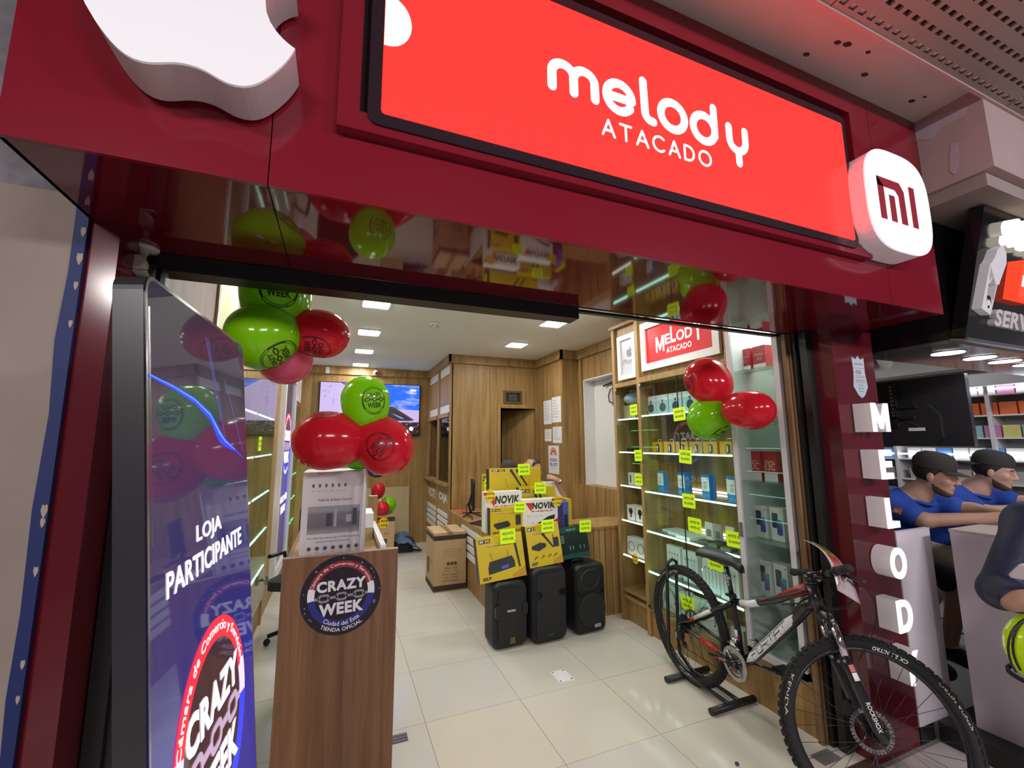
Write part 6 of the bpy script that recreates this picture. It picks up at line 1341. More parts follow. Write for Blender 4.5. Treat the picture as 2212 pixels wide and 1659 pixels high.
# drivetrain
m = MB(); Mx = Matrix.Translation((.47, -.045, .335)) @ Matrix.Rotation(PI/2, 4, 'X')
def cog(m, c, y, R, teeth, ri, t=.0025):
    for i in range(teeth):
        a0, a1, a2, a3 = [2*PI*(i+k)/teeth for k in (0, .3, .6, 1)]
        pr2 = [(a0, R), (a1, R+.005), (a2, R+.005), (a3, R)]
        for (a, ra), (b, rb) in zip(pr2, pr2[1:]):
            for yy in (y-t/2, y+t/2): m._f([m.b.verts.new((c[0]+rr*math.cos(q), yy, c[1]+rr*math.sin(q))) for q, rr in ((a, ri), (a, ra), (b, rb), (b, ri))])
            m._f([m.b.verts.new((c[0]+rr*math.cos(q), yy, c[1]+rr*math.sin(q))) for q, rr, yy in ((a, ra, y-t/2), (b, rb, y-t/2), (b, rb, y+t/2), (a, ra, y+t/2))])
cog(m, (.47, .335), -.054, .088, 40, .070); cog(m, (.47, .335), -.046, .066, 30, .052)
for i in range(4): a = PI/4+i*PI/2; m.tube([V(.47+.02*math.cos(a), -.052, .335+.02*math.sin(a)), V(.47+.078*math.cos(a), -.053, .335+.078*math.sin(a))], [.012, .008], 6, flat=.4)
bp(m, 'chainring', M_ALU)
m = MB(); m.tube([V(.47, -.068, .335), V(.38, -.074, .328), V(.30, -.078, .322)], [.020, .013, .014], 8, flat=.6); m.cyl((.47, -.04, .335), (.47, -.078, .335), .018); ck = bp(m, 'crank_arm', M_FRAME)
m = MB(); m.tube([V(.43, -.0845, .3325), V(.35, -.087, .3265)], [.008, .008], 6, flat=.3); bp(m, 'red_decal', M_FR, ck)
m = MB(); m.tube([V(.47, .045, .335), V(.55, .068, .342), V(.64, .078, .348)], [.018, .013, .014], 8, flat=.6); m.cyl((.47, -.05, .335), (.47, .06, .335), .022); bp(m, 'crank_arm', M_FRAME)
m = MB(); m.box(.595, .685, .085, .17, .336, .360); m.cyl((.64, .07, .348), (.64, .17, .348), .007); bp(m, 'pedal', M_PLASTIC, bevel=.004)
m = MB(); m.box(.60, .68, .175, .21, .332, .362); bp(m, 'plastic_wrap', pane('clear_wrap', (.8, .8, .8), body=.25, bodycol=(.7, .7, .7)))
m = MB()
for k in range(9): cog(m, (0, .375), -.028-.0042*k, .056-.0048*k, 26-2*k, .012, .002)
bp(m, 'cassette', M_STEELD)
ch = []
def link(p, q, k):
    for i in range(k): ch.append(p+(q-p)*(i/k))
link(V(.03, -.046, .415), V(.46, -.050, .424), 34)
for i in range(10): a = PI/2-PI*i/9; ch.append(V(.47+.09*math.cos(a), -.052, .335+.09*math.sin(a)))
link(V(.46, -.050, .246), V(.035, -.052, .235), 34)
for i in range(5): a = -PI/2-PI*.7*i/4; ch.append(V(.02+.022*math.cos(a), -.052, .255+.022*math.sin(a)))
link(V(.005, -.050, .29), V(.03, -.048, .33), 3)
m = MB()
for i, (p, q) in enumerate(zip(ch, ch[1:]+ch[:1])):
    if (q-p).length > .06: continue
    m.tube([p, q], .0042 if i % 2 else .0030, 4, flat=.6)
bp(m, 'chain', pm('chain_steel', (.05, .045, .04), .4, metal=.7))
m = MB(); m.tube([V(0, -.066, .37), V(.005, -.075, .335), V(-.01, -.078, .31)], [.010, .014, .012], 8); m.box(-.028, .030, -.086, -.058, .288, .335); m.tube([V(-.005, -.062, .305), V(.02, -.056, .25)], [.012, .009], 8, flat=.5)
Mx = Matrix.Translation((.022, -.052, .25)) @ Matrix.Rotation(PI/2, 4, 'X'); m.lathe([(.022, -.004), (.022, .004)], Mx, 14); Mx = Matrix.Translation((.0, -.05, .30)) @ Matrix.Rotation(PI/2, 4, 'X'); m.lathe([(.020, -.004), (.020, .004)], Mx, 14); bp(m, 'rear_derailleur', M_PLASTIC, bevel=.002)
m = MB(); m.box(-.018, -.006, -.092, -.084, .290, .325); bp(m, 'derailleur_plate', M_CHROME)
m = MB(); m.box(.44, .475, -.05, -.028, .40, .45); m.tube([V(.40, -.045, .425), V(.43, -.05, .44), V(.475, -.05, .437), V(.51, -.048, .42)], .009, 6, flat=.4); m.tube([V(.45, -.04, .45), V(.455, 0, .46)], .012); bp(m, 'front_derailleur', M_CHROME)
# fork and front end, steered
m = MB(); cz = V(1.005, 0, .77)
m.tube([V(1.02, -.072, .755), V(1.01, -.04, .785), V(1.0, 0, .80), V(1.01, .04, .785), V(1.02, .072, .755)], [.020, .022, .026, .022, .020], 10); m.cyl(V(.962, 0, .905), V(1.003, 0, .79), .018); bp(m, 'fork_crown', M_FRAME, None, SM)
for s_ in (-1, 1):
    m = MB(); m.cyl(V(1.02, .066*s_, .765), V(1.075, .066*s_, .61), .016); bp(m, 'stanchion', pm('stanchion_silver', (.66, .64, .68), .12, metal=1), None, SM)
    m = MB(); m.tube([V(1.068, .066*s_, .63), V(1.08, .066*s_, .595), V(1.165, .066*s_, .40), V(1.188, .066*s_, .365), V(1.19, .064*s_, .35)], [.024, .022, .021, .017, .013], 10); lw = bp(m, 'fork_leg', M_FRAME, None, SM)
    fo_, fu, fv = V(1.115, .066*s_, .515), V(.4, 0, -.917).normalized(), V(-.917, 0, -.4).normalized()
    if s_ < 0:
        ff = (fo_+V(0, -.0222, 0), -fu, -fv) if False else (fo_+V(0, -.0222, 0), fu, fu.cross(Vector((0, -1, 0))) * -1)
        m = MB(); m.prism([(-.075, -.010), (-.045, -.010), (-.045, .010), (-.075, .010)], ff, 0, .001); bp(m, 'white_decal', M_INKW, lw, SM); m = MB(); m.prism([(-.105, -.010), (-.078, -.010), (-.078, .010), (-.105, .010)], ff, 0, .001); bp(m, 'red_decal', pm('salmon_decal', (.62, .18, .16), .4), lw, SM)
        ff2 = (fo_+V(.0, -.0222, 0), fu, Vector((0, -1, 0)).cross(fu)); m = MB(); m.text('ROCKSHOX', ff2, w=.105, h=.017, bold=.02, cx=.085, cy=0, d=.0012); bp(m, 'lettering', M_INKW, lw, SM)
m = MB(); m.tube([V(1.08, -.066, .60), V(1.05, -.045, .70), V(1.045, 0, .735), V(1.05, .045, .70), V(1.08, .066, .60)], .015, 8, flat=.7); bp(m, 'fork_arch', M_FRAME, None, SM)
m = MB(); m.box(1.10, 1.16, .045, .085, .40, .455); bp(m, 'brake_caliper', M_PLASTIC, None, SM, bevel=.006)
m = MB(); m.cyl(V(.945, 0, .96), V(.958, 0, .92), .021); m.tube([V(.948, 0, .95), V(.985, 0, .965), V(1.015, 0, .975)], [.019, .016, .018], 8); m.cyl((1.015, -.028, .975), (1.015, .028, .975), .021); bp(m, 'stem', M_FRAME, None, SM)
m = MB(); m.tube([V(.985, -.34, .985), V(1.0, -.2, .982), V(1.015, -.05, .975), V(1.015, .05, .975), V(1.0, .2, .982), V(.985, .34, .985)], .0135, 10); bp(m, 'handlebar', M_FRAME, None, SM)
for s_ in (-1, 1):
    m = MB(); m.smooth = True; m.tube([V(.998, .215*s_, .983), V(.986, .335*s_, .985)], .0175, 12); m.tube([V(.986, .335*s_, .985), V(.985, .345*s_, .985)], .020, 12); bp(m, 'grip', M_RUBBER, None, SM)
    m = MB(); m.cyl(V(1.0, .17*s_, .982), V(.998, .205*s_, .982), .020); m.tube([V(1.02, .18*s_, .975), V(1.055, .21*s_, .965), V(1.06, .27*s_, .955), V(1.055, .31*s_, .95)], [.012, .009, .007, .008], 6); m.box(.985, 1.03, .125*s_-.025, .125*s_+.025, .955, .985); bp(m, 'brake_lever', M_PLASTIC, None, SM)
    m = MB(); m.tube([V(1.04, .16*s_, .965), V(1.05, .15*s_, .955)], .010); bp(m, 'shifter', M_CHROME, None, SM)
# cables
m = MB()
for a, b, c, d in ((V(1.03, -.14, .97), V(1.24, -.08, .97), V(1.24, .0, .80), V(1.11, .06, .63)), (V(1.03, .14, .97), V(1.22, .1, .98), V(1.20, .0, .78), V(.93, -.03, .83)), (V(1.03, -.15, .97), V(1.2, -.02, .95), V(1.14, .03, .80), V(.90, .03, .80)), (V(1.03, .15, .97), V(1.12, .04, .90), V(1.05, -.04, .86), V(.80, -.02, .77))):
    q = [SM @ a, SM @ b, SM @ c, (SM @ d if a.y == -.14 else d)]
    m.tube([tuple((1-t)**3*q[0][i]+3*(1-t)**2*t*q[1][i]+3*(1-t)*t*t*q[2][i]+t**3*q[3][i] for i in range(3)) for t in [k/14 for k in range(15)]], .0026, 6)
bp(m, 'cable', M_RUBBER)
# laminated offer sheet hung on the handlebar
t = thing('offer_sheet', (1.70, -2.5, .95), 'curled laminated red and yellow offer sheet hanging on the bicycle handlebar', 'sheet')
c00, c01, c10, c11 = V(1.62, -2.42, 1.133), V(1.83, -2.335, 1.085), V(1.56, -2.60, .955), V(1.71, -2.60, .875)
def shf(u, v):
    a = c00.lerp(c01, v); b = c10.lerp(c11, v); p = a.lerp(b, u); n_ = V(.35, -.45, .8); return p+n_*(.05*math.sin(PI*u))
m = MB(); m.smooth = True; G = [[m.b.verts.new(shf(i/12, j/5)) for j in range(6)] for i in range(13)]
for i in range(12):
    for j in range(5):
        m.mi = 0 if (i < 1 or i > 8 or j in (0, 4)) else (1 if i < 5 else 2); m._f([G[i][j], G[i+1][j], G[i+1][j+1], G[i][j+1]])
o = m.build('sheet', [pm('laminate', (.50, .42, .44), .15), pm('laminate_yellow', (.75, .48, .01), .2), pm('laminate_red', (.42, .05, .04), .2)], t); md = o.modifiers.new('s', 'SOLIDIFY'); md.thickness = .001
mpS = lambda x, y: shf(.5+x, .5+y)+V(.35, -.45, .8)*.003
m = MB(); m.text('OFERTA', None, w=.26, h=.4, bold=.03, cx=-.22, cy=.0, mapf=lambda x, y: mpS(x, y)); m.build('lettering', M_INK, t)
# stand
sd_ = thing('bicycle_stand', (1.77, -1.6, 0), 'black tubular floor stand holding the rear bicycle wheel', 'stand')
for y0, a, b in ((-1.785, 1.588, 1.946), (-1.407, 1.588, 1.958)): m = MB(); m.cyl((a, y0, .021), (b, y0, .021), .021, n=16); m.build('foot_bar', M_BLACK, sd_)
for s_ in (-1, 1):
    x = 1.762+.043*s_; q = .0
    m = MB(); m.tube([(x+.012, -1.785, .035), (x+.006, -1.66, .045), (x, -1.45, .045), (x, -1.40, .055), (x, -1.31, .11), (x-.001, -1.30, .2), (x, -1.315, .60), (x, -1.325, .70)], .0115, 8); m.build('side_rail', M_BLACK, sd_)
m = MB(); m.tube([(1.719, -1.325, .70), (1.724, -1.327, .745), (1.762, -1.33, .765), (1.80, -1.327, .745), (1.805, -1.325, .70)], .0115, 8); m.build('top_hoop', M_BLACK, sd_)
# ================================================================== NEIGHBOURING SHOP
nf = struct('wall_neighbour_fascia', MB().box(2.575, 6.5, -2.70, -2.2, 2.17, 3.4), M_BLACKG)
bd = thing('shop_signboard', (3.4, -2.77, 2.16), 'black glossy signboard with white service lettering leaning out over the neighbouring shop', 'sign')
BO, BU, BV = Vector((2.56, -2.76, 2.16)), Vector((1, 0, 0)), Vector((0, -.2155, .9765)).normalized(); BF = (BO, BU, BV)
m = MB(); m.prism([(0, 0), (1.7, 0), (1.7, .70), (0, .70)], BF, -.06, 0); m.build('board', M_BLACKG, bd)
m = MB(); m.prism([(0, -.012), (1.7, -.012), (1.7, .006), (0, .006)], BF, -.06, .01); m.build('bottom_trim', M_ALU, bd)
def letters3d(s, w, h, cx, cy, d0, d1, bold): 
    vs, fs, (W0, H0) = glyphs(s, bold); m = MB(); n = BU.cross(BV).normalized(); A = [m.b.verts.new(BO+BU*(cx+x*w/W0)+BV*(cy+y*h/H0)+n*d0) for x, y in vs]; C = [m.b.verts.new(BO+BU*(cx+x*w/W0)+BV*(cy+y*h/H0)+n*d1) for x, y in vs]; ec = set()
    for f in fs:
        m._f([C[i] for i in f])
        for a, c in zip(f, f[1:]+f[:1]): ec.add((a, c))
    for a, c in ec:
        if (c, a) not in ec: m._f([A[a], A[c], C[c], C[a]])
    return m
letters3d('SMART', .56, .135, .475, .595, 0, .05, .02).build('lettering', pm('lit_letter', (.7, .68, .6), .4, emit=(1, .95, .8), es=.9), bd)
letters3d('SERVICE', .62, .092, .51, .133, 0, .03, .03).build('lettering', pm('grey_letter', (.60, .60, .60), .4), bd)
m = MB(); m.prism([(.326, .25), (.62, .25), (.62, .455), (.326, .455)], BF, 0, .06); m.build('red_box', pm('lit_red', (.6, .04, .02), .35, emit=(1, .06, .02), es=.55), bd)
m = MB(); m.prism([(.345, .315), (.405, .315), (.405, .27), (.465, .27), (.465, .315), (.52, .315), (.52, .375), (.465, .375), (.465, .425), (.405, .425), (.405, .375), (.345, .375)], BF, .06, .063); m.build('white_cross', pm('lit_white', (.8, .8, .8), .35, emit=(1, 1, 1), es=.5), bd)
M_EMB = pm('emblem_white', (.62, .62, .64), .4, emit=(1, 1, 1), es=.06)
m = MB(); m.prism([(.02, .16), (.12, .135), (.145, .30), (.135, .30), (.125, .21), (.095, .22), (.055, .20), (.05, .40), (.04, .40)], BF, 0, .04)
m.prism([(.04, .39), (.12, .30), (.155, .30), (.165, .33), (.20, .42), (.185, .47), (.14, .505), (.09, .48), (.07, .43)], BF, 0, .042)
for i in range(16):
    a0, a1 = 2*PI*i/16, 2*PI*(i+1)/16; m.prism([(.068+r_*math.cos(a), .335+r_*1.5*math.sin(a)) for r_, a in ((.018, a0), (.024, a0), (.024, a1), (.018, a1))], BF, 0, .036)
m.prism([(.135, .30), (.15, .30), (.14, .20), (.13, .20)], BF, 0, .036); m.build('emblem', M_EMB, bd)
m = MB(); m.prism([(.055, .225), (.075, .235), (.09, .228), (.115, .19), (.10, .205), (.085, .212), (.065, .222)], BF, .036, .041); m.prism(circ(.085, .175, .008, 8), BF, .036, .042); m.build('emblem_mouth', M_BLACK, bd)
# soffit with round downlights
struct('ceiling_neighbour_soffit', B(2.575, 6.5, -2.70, -2.25, 2.15, 2.17), pm('steel_soffit', (.25, .25, .27), .15, metal=.8))
for k, (x, y, z, r) in enumerate(((2.90, -2.545, 2.15, .075), (3.30, -2.535, 2.15, .075), (3.64, -2.53, 2.15, .075), (3.98, -2.53, 2.15, .075))):
    t = thing('downlight', (x, y, z), 'round white downlight in the neighbouring soffit, %s from the pillar' % ('first', 'second', 'third', 'fourth')[k], 'downlight', 'downlights in the neighbouring soffit')
    m = MB(); m.lathe([(r+.012, -.004), (r+.012, 0)], None, 24); m.build('rim', M_STEEL, t, world=False); m = MB(); m.lathe([(r, -.006), (r, -.003)], None, 24); m.build('diffuser', em('downlight', (.95, .96, 1), 9), t, world=False)
# neighbouring interior
M_NW = pm('neighbour_wall', (.50, .49, .47), .7)
wn = struct('wall_neighbour_right', B(5.62, 5.7, -3.6, 3.5, 0, 3.2), M_NW); struct('wall_neighbour_back', B(2.62, 5.7, 3.0, 3.1, 0, 3.2), M_NW); struct('ceiling_neighbour', B(2.62, 5.7, -2.2, 3.1, 2.75, 2.8), pm('neighbour_ceiling', (.42, .40, .38), .8)); struct('wall_party', B(2.60, 2.64, -2.2, 3.1, 0, 3.0), M_NW)
struct('trim_bulkhead', B(5.25, 5.62, -3.4, 3.0, 2.14, 2.30), pm('bulkhead', (.55, .53, .55), .5)); struct('trim_bulkhead', B(5.2, 5.62, -3.4, 3.0, 2.30, 2.33), pm('bulkhead_dark', (.08, .07, .06), .5))
t = thing('air_duct', (4.4, .2, 2.5), 'corrugated metal air duct under the neighbouring ceiling', 'duct'); m = MB(); m.lathe([(.14+.006*(i % 2), -1.6+.03*i) for i in range(100)], Matrix.Translation((4.4, -.1, 2.45)) @ Matrix.Rotation(math.radians(90), 4, 'X'), 18); m.build('pipe', pm('duct_metal', (.42, .38, .30), .45, metal=.5), t)
for k, (x, y) in enumerate(((4.6, -1.6), (4.6, -.6), (4.0, .6), (4.9, .6))):
    t = thing('downlight', (x, y, 2.75), 'round ceiling lamp deep inside the neighbouring shop', 'downlight', 'lamps deep inside the neighbouring shop'); m = MB(); m.lathe([(.16, -.01), (.16, 0)], None, 20); m.build('diffuser', em('downlight_in', (.95, .97, 1), 12), t, world=False)
sh_ = thing('wall_shelving', (5.5, -.6, 0), 'long pale wall shelving full of small boxes in the neighbouring shop', 'shelving')
B(5.55, 5.62, -3.4, 3.0, .3, 2.14).build('back_panel', pm('shelving_back', (.40, .40, .38), .6), sh_)
SZ = (.75, .98, 1.20, 1.42, 1.64, 1.86, 2.06)
for z in SZ: B(5.34, 5.56, -3.4, 3.0, z-.012, z).build('shelf', M_WHITEM, sh_)
for y in [-3.4+.8*i for i in range(9)]: B(5.33, 5.56, y-.015, y+.015, .3, 2.14).build('upright', M_AL, sh_)
for z in (2.06, 1.42): B(5.335, 5.345, -3.3, 2.9, z+.045, z+.06).build('shelf_lamp', em('cool_tube', (.9, .95, 1), 5), sh_)
bmats = [pm('goods_%d' % i, c, .5) for i, c in enumerate(((.70, .70, .70), (.62, .60, .20), (.10, .25, .55), (.55, .22, .40), (.25, .45, .50), (.62, .14, .05), (.62, .62, .60), (.45, .43, .38)))]
gm = []
for mt in bmats:
    o = B(0, .07, 0, .115, 0, .12).build('goods_box', mt); gm.append(o.data); bpy.data.objects.remove(o)
nn = 0
for zi, z in enumerate(SZ[1:]):
    y = -2.75
    while y < .4 and nn < 230:
        if abs((y+3.4) % .8) > .04 and abs((y+.115+3.4) % .8) > .03:
            row = {5: (0, 3, 0), 4: (5, 5, 5), 3: (1, 3, 4), 2: (0, 0, 2), 1: (7, 6, 7), 0: (1, 2, 0)}[zi]
            o = piece(gm[row[nn % 3]], 'goods_box', None, (5.36, y, z)); tag(o, 'small coloured goods box on the %s shelf of the neighbouring wall' % ('lowest', 'second', 'third', 'fourth', 'fifth', 'top')[zi], 'box', 'goods boxes on the neighbouring wall, shelf %d' % (zi+1)); nn += 1
        y += .128
# hanging monitor seen from the back
hm = thing('hanging_monitor', (3.55, -1.95, 1.82), 'large black monitor seen from behind, hanging over the neighbouring counter', 'monitor')
B(3.505, 3.55, -2.37, -1.35, 1.575, 2.085).build('panel', pm('monitor_back', (.025, .025, .028), .28), hm, bevel=.008, seg=2)
m = MB(); m.prism([(-.42, -.22), (.36, -.22), (.42, -.16), (.42, .0), (.36, .08), (-.42, .08)], faceL(3.506, -1.80, 1.80), 0, .035); m.build('electronics_bulge', MATS['monitor_back'], hm, bevel=.01)
m = MB(); m.prism(rrect(-.3, .22, .02, .13, .03, 4), faceL(3.504, -1.85, 1.83), 0, .012); m.build('port_cover', M_PLASTIC, hm)
m = MB(); m.box(3.44, 3.47, -1.98, -1.94, 1.72, 2.07); m.box(3.44, 3.50, -2.1, -1.4, 1.86, 1.875); m.box(3.44, 3.50, -2.08, -1.4, 1.78, 1.80); m.cyl((3.5, -1.8, 2.06), (3.5, -1.8, 2.75), .02); m.build('wall_mount', M_BLACK, hm)
m = MB()
for k in range(9): m.box(3.436, 3.441, -1.967, -1.953, 1.80+.028*k, 1.815+.028*k)
m.build('mount_slot', M_ALU, hm); m = MB(); m.tube([(3.49, -1.75, 1.78), (3.47, -2.0, 1.77), (3.47, -2.1, 1.72), (3.48, -2.05, 1.68), (3.49, -1.9, 1.67)], .005); m.build('cable', M_RUBBER, hm); m = MB(); m.prism([(-.05, -.012), (.05, -.012), (.05, .012), (-.05, .012)], faceL(3.469, -2.08, 1.70), 0, .002); m.build('label', M_PAPER, hm)
# counters
M_CW = pm('counter_laminate', (.74, .68, .71), .4)
c1 = thing('neighbour_counter', (2.55, -2.38, 0), 'pale grey counter panel directly behind the red jamb', 'counter'); B(2.43, 2.765, -2.40, -2.375, .085, 1.10).build('panel', M_CW, c1, bevel=.003); B(2.43, 2.56, -2.40, -2.36, 0, .085).build('plinth', M_BLACK, c1)
c2 = thing('neighbour_counter', (3.4, -2.8, 0), 'pale grey counter where the two capped men lean', 'counter'); B(2.69, 2.715, -3.35, -2.525, .10, 1.105).build('panel', M_CW, c2, bevel=.003); B(2.69, 4.6, -3.35, -2.52, 1.105, 1.12).build('worktop', pm('counter_top', (.62, .54, .48), .4), c2, bevel=.003); B(2.715, 4.6, -3.35, -3.325, .1, 1.105).build('panel', M_CW, c2)
B(2.56, 4.6, -3.36, -2.42, 0, .10).build('plinth', M_BLACK, c2)
struct('trim_kerb', B(2.64, 2.70, -2.3, -1.2, 0, .05), M_BLACK)

# ================================================================== PEOPLE
class SDF:
    def __init__(self, lo, hi, res):
        self.lo = np.array(lo, float); self.res = res; self.n = np.ceil((np.array(hi)-self.lo)/res).astype(int)+1
        self.d = np.full(self.n, 1.0, np.float32)
    def _add(self, f, c0, c1, k, sub=False):
        pad = k+self.res*3+.01
        a = np.maximum(np.floor((np.minimum(c0, c1)-pad-self.lo)/self.res).astype(int), 0); b = np.minimum(np.ceil((np.maximum(c0, c1)+pad-self.lo)/self.res).astype(int)+1, self.n)
        if (b <= a).any(): return
        g = [self.lo[i]+self.res*np.arange(a[i], b[i]) for i in range(3)]
        X, Y, Z = np.meshgrid(*g, indexing='ij'); v = f(X, Y, Z).astype(np.float32); s = self.d[a[0]:b[0], a[1]:b[1], a[2]:b[2]]
        if sub: s[:] = np.maximum(s, -v); return
        h = np.maximum(k-np.abs(s-v), 0)/k if k > 0 else 0
        s[:] = np.minimum(s, v)-(h*h*k*.25 if k > 0 else 0)
    def cap(self, p, q, r0, r1=None, k=.02):
        p, q = np.array(p, float), np.array(q, float); r1 = r0 if r1 is None else r1; d = q-p; L = max(d@d, 1e-9); R = max(r0, r1)
        def f(X, Y, Z):
            t = np.clip(((X-p[0])*d[0]+(Y-p[1])*d[1]+(Z-p[2])*d[2])/L, 0, 1)
            return np.sqrt((X-p[0]-t*d[0])**2+(Y-p[1]-t*d[1])**2+(Z-p[2]-t*d[2])**2)-(r0+(r1-r0)*t)
        self._add(f, np.minimum(p, q)-R, np.maximum(p, q)+R, k); return self
    def ell(self, c, r, A, k=.02):
        c = np.array(c, float); r = np.array(r, float); A = np.array(A, float)
        def f(X, Y, Z):
            x, y, z = X-c[0], Y-c[1], Z-c[2]; L = [(A[i][0]*x+A[i][1]*y+A[i][2]*z)/r[i] for i in range(3)]
            q = np.sqrt(L[0]**2+L[1]**2+L[2]**2)+1e-9; g = np.sqrt((L[0]/r[0])**2+(L[1]/r[1])**2+(L[2]/r[2])**2)+1e-9
            return q*(q-1)/g
        self._add(f, c-max(r), c+max(r), k); return self
    def cut(self, p, n):
        p, n = np.array(p), np.array(n); g = [self.lo[i]+self.res*np.arange(self.n[i]) for i in range(3)]
        X, Y, Z = np.meshgrid(*g, indexing='ij'); self.d = np.maximum(self.d, ((X-p[0])*n[0]+(Y-p[1])*n[1]+(Z-p[2])*n[2]).astype(np.float32)); return self
    def mesh(self, name, mats, parent, pick=None):
        v = self.d; s = v < 0; nx, ny, nz = np.array(v.shape)-1
        acc = np.zeros((nx, ny, nz, 3), np.float32); cnt = np.zeros((nx, ny, nz), np.float32)
        off = [(i, j, k) for i in (0, 1) for j in (0, 1) for k in (0, 1)]
        sl = lambda A, o: A[o[0]:o[0]+nx, o[1]:o[1]+ny, o[2]:o[2]+nz]
        for a in off:
            for ax in range(3):
                if a[ax]: continue
                b = list(a); b[ax] = 1; sa, sb = sl(s, a), sl(s, b); mk = sa != sb
                if not mk.any(): continue
                va, vb = sl(v, a)[mk], sl(v, b)[mk]; t = va/(va-vb); P = np.tile(np.array(a, np.float32), (len(t), 1)); P[:, ax] += t
                acc[mk] += P; cnt[mk] += 1
        idx = np.argwhere(cnt > 0); lut = -np.ones((nx, ny, nz), int); lut[tuple(idx.T)] = np.arange(len(idx))
        V = self.lo+self.res*(idx+acc[tuple(idx.T)]/cnt[tuple(idx.T)][:, None]); F = []
        for ax in range(3):
            sa = np.take(s, range(v.shape[ax]-1), ax); sb = np.take(s, range(1, v.shape[ax]), ax)
            e = np.argwhere(sa != sb); o1, o2 = [(1, 2), (2, 0), (0, 1)][ax]
            ok = (e[:, o1] > 0) & (e[:, o2] > 0) & (e[:, o1] < v.shape[o1]-1) & (e[:, o2] < v.shape[o2]-1); e = e[ok]
            q = []
            for d1, d2 in ((-1, -1), (0, -1), (0, 0), (-1, 0)):
                z = e.copy(); z[:, o1] += d1; z[:, o2] += d2; q.append(lut[tuple(z.T)])
            q = np.stack(q, 1); fl = ~s[tuple(e.T)]; q[fl] = q[fl][:, ::-1]; F.append(q)
        F = np.concatenate(F); F = F[(F >= 0).all(1)]
        r = parent
        while r.parent: r = r.parent
        me = bpy.data.meshes.new(name); me.from_pydata((V-np.array(r.location)).tolist(), [], F.tolist())
        me.polygons.foreach_set('use_smooth', [True]*len(me.polygons))
        for m in mats: me.materials.append(m)
        if pick is not None:
            C = V[F].mean(1); me.polygons.foreach_set('material_index', pick(C).astype(int).tolist())
        me.update(); o = bpy.data.objects.new(name, me); COL.objects.link(o); o.parent = parent
        return o
def unit(v): v = np.array(v, float); return v/np.linalg.norm(v)
def head_frame(F, pitch=0., roll=0.):
    f = unit(F); l = unit(np.cross([0, 0, 1], f)); u = np.cross(f, l)
    c, s = math.cos(pitch), math.sin(pitch); f2 = f*c+u*s; u2 = u*c-f*s; return np.array([f2, l, u2])
def add_head(g, c, A, s=1.0, infl=0., bare=False):
    c = np.array(c); P = lambda x, y, z: c+s*(A[0]*x+A[1]*y+A[2]*z); E = lambda p, r, k: g.ell(P(*p), np.array(r)*s+infl, A, k)
    E((-.012, 0, .035), (.100, .078, .092), .02); E((.030, 0, -.045), (.066, .058, .066), .03); E((.068, 0, -.098), (.026, .026, .022), .03)
    if bare: return
    E((.074, 0, .028), (.022, .052, .014), .02); g.cap(P(.090, 0, .022), P(.112, 0, -.022), .009*s, .013*s, .012)
    for y in (-1, 1): E((.102, .012*y, -.028), (.010, .008, .008), .008); E((.062, .040*y, -.020), (.026, .022, .024), .02); E((-.004, .079*y, -.008), (.020, .009, .031), .006)
    E((.088, 0, -.058), (.012, .024, .007), .008); E((.084, 0, -.073), (.012, .021, .008), .008)
def add_hand(g, w, d, nrm, side, curl=(.5, .5, .5, .5), thumb=.6, s=1.0, k=.006):
    """wrist w, pointing d, back of hand nrm; side +1: thumb along d x nrm"""
    w = np.array(w, float); d = unit(d); n = unit(np.array(nrm)-d*np.dot(nrm, d)); t = np.cross(d, n)*side
    P = lambda a, b, c: w+s*(d*a+t*b+n*c)
    g.ell(P(.045, 0, 0), np.array((.052, .042, .016))*s, np.array([d, t, n]), .015); g.cap(P(-.03, 0, 0), P(.02, 0, 0), .026*s, .026*s, .02)
    for i, (b, L) in enumerate(((.030, .074), (.010, .082), (-.011, .076), (-.031, .060))):
        p = P(.080, b, .0); a = curl[i]; dd = d.copy()
        for j, fr_ in enumerate((.46, .31, .23)):
            ang = a*(j+.6); dd = d*math.cos(ang)-n*math.sin(ang); q = p+dd*L*fr_*s; g.cap(p, q, (.0092-.0008*j)*s, (.0086-.0008*j)*s, k); p = q
    p = P(.015, .032, -.004); q = P(.045, .062, -.010-.02*thumb); r = P(.078, .066-.02*thumb, -.018-.03*thumb); g.cap(p, q, .0135*s, .011*s, .012); g.cap(q, r, .0105*s, .0085*s, k)
def skin(name, c): return pm(name, c, .5, spec=.35)
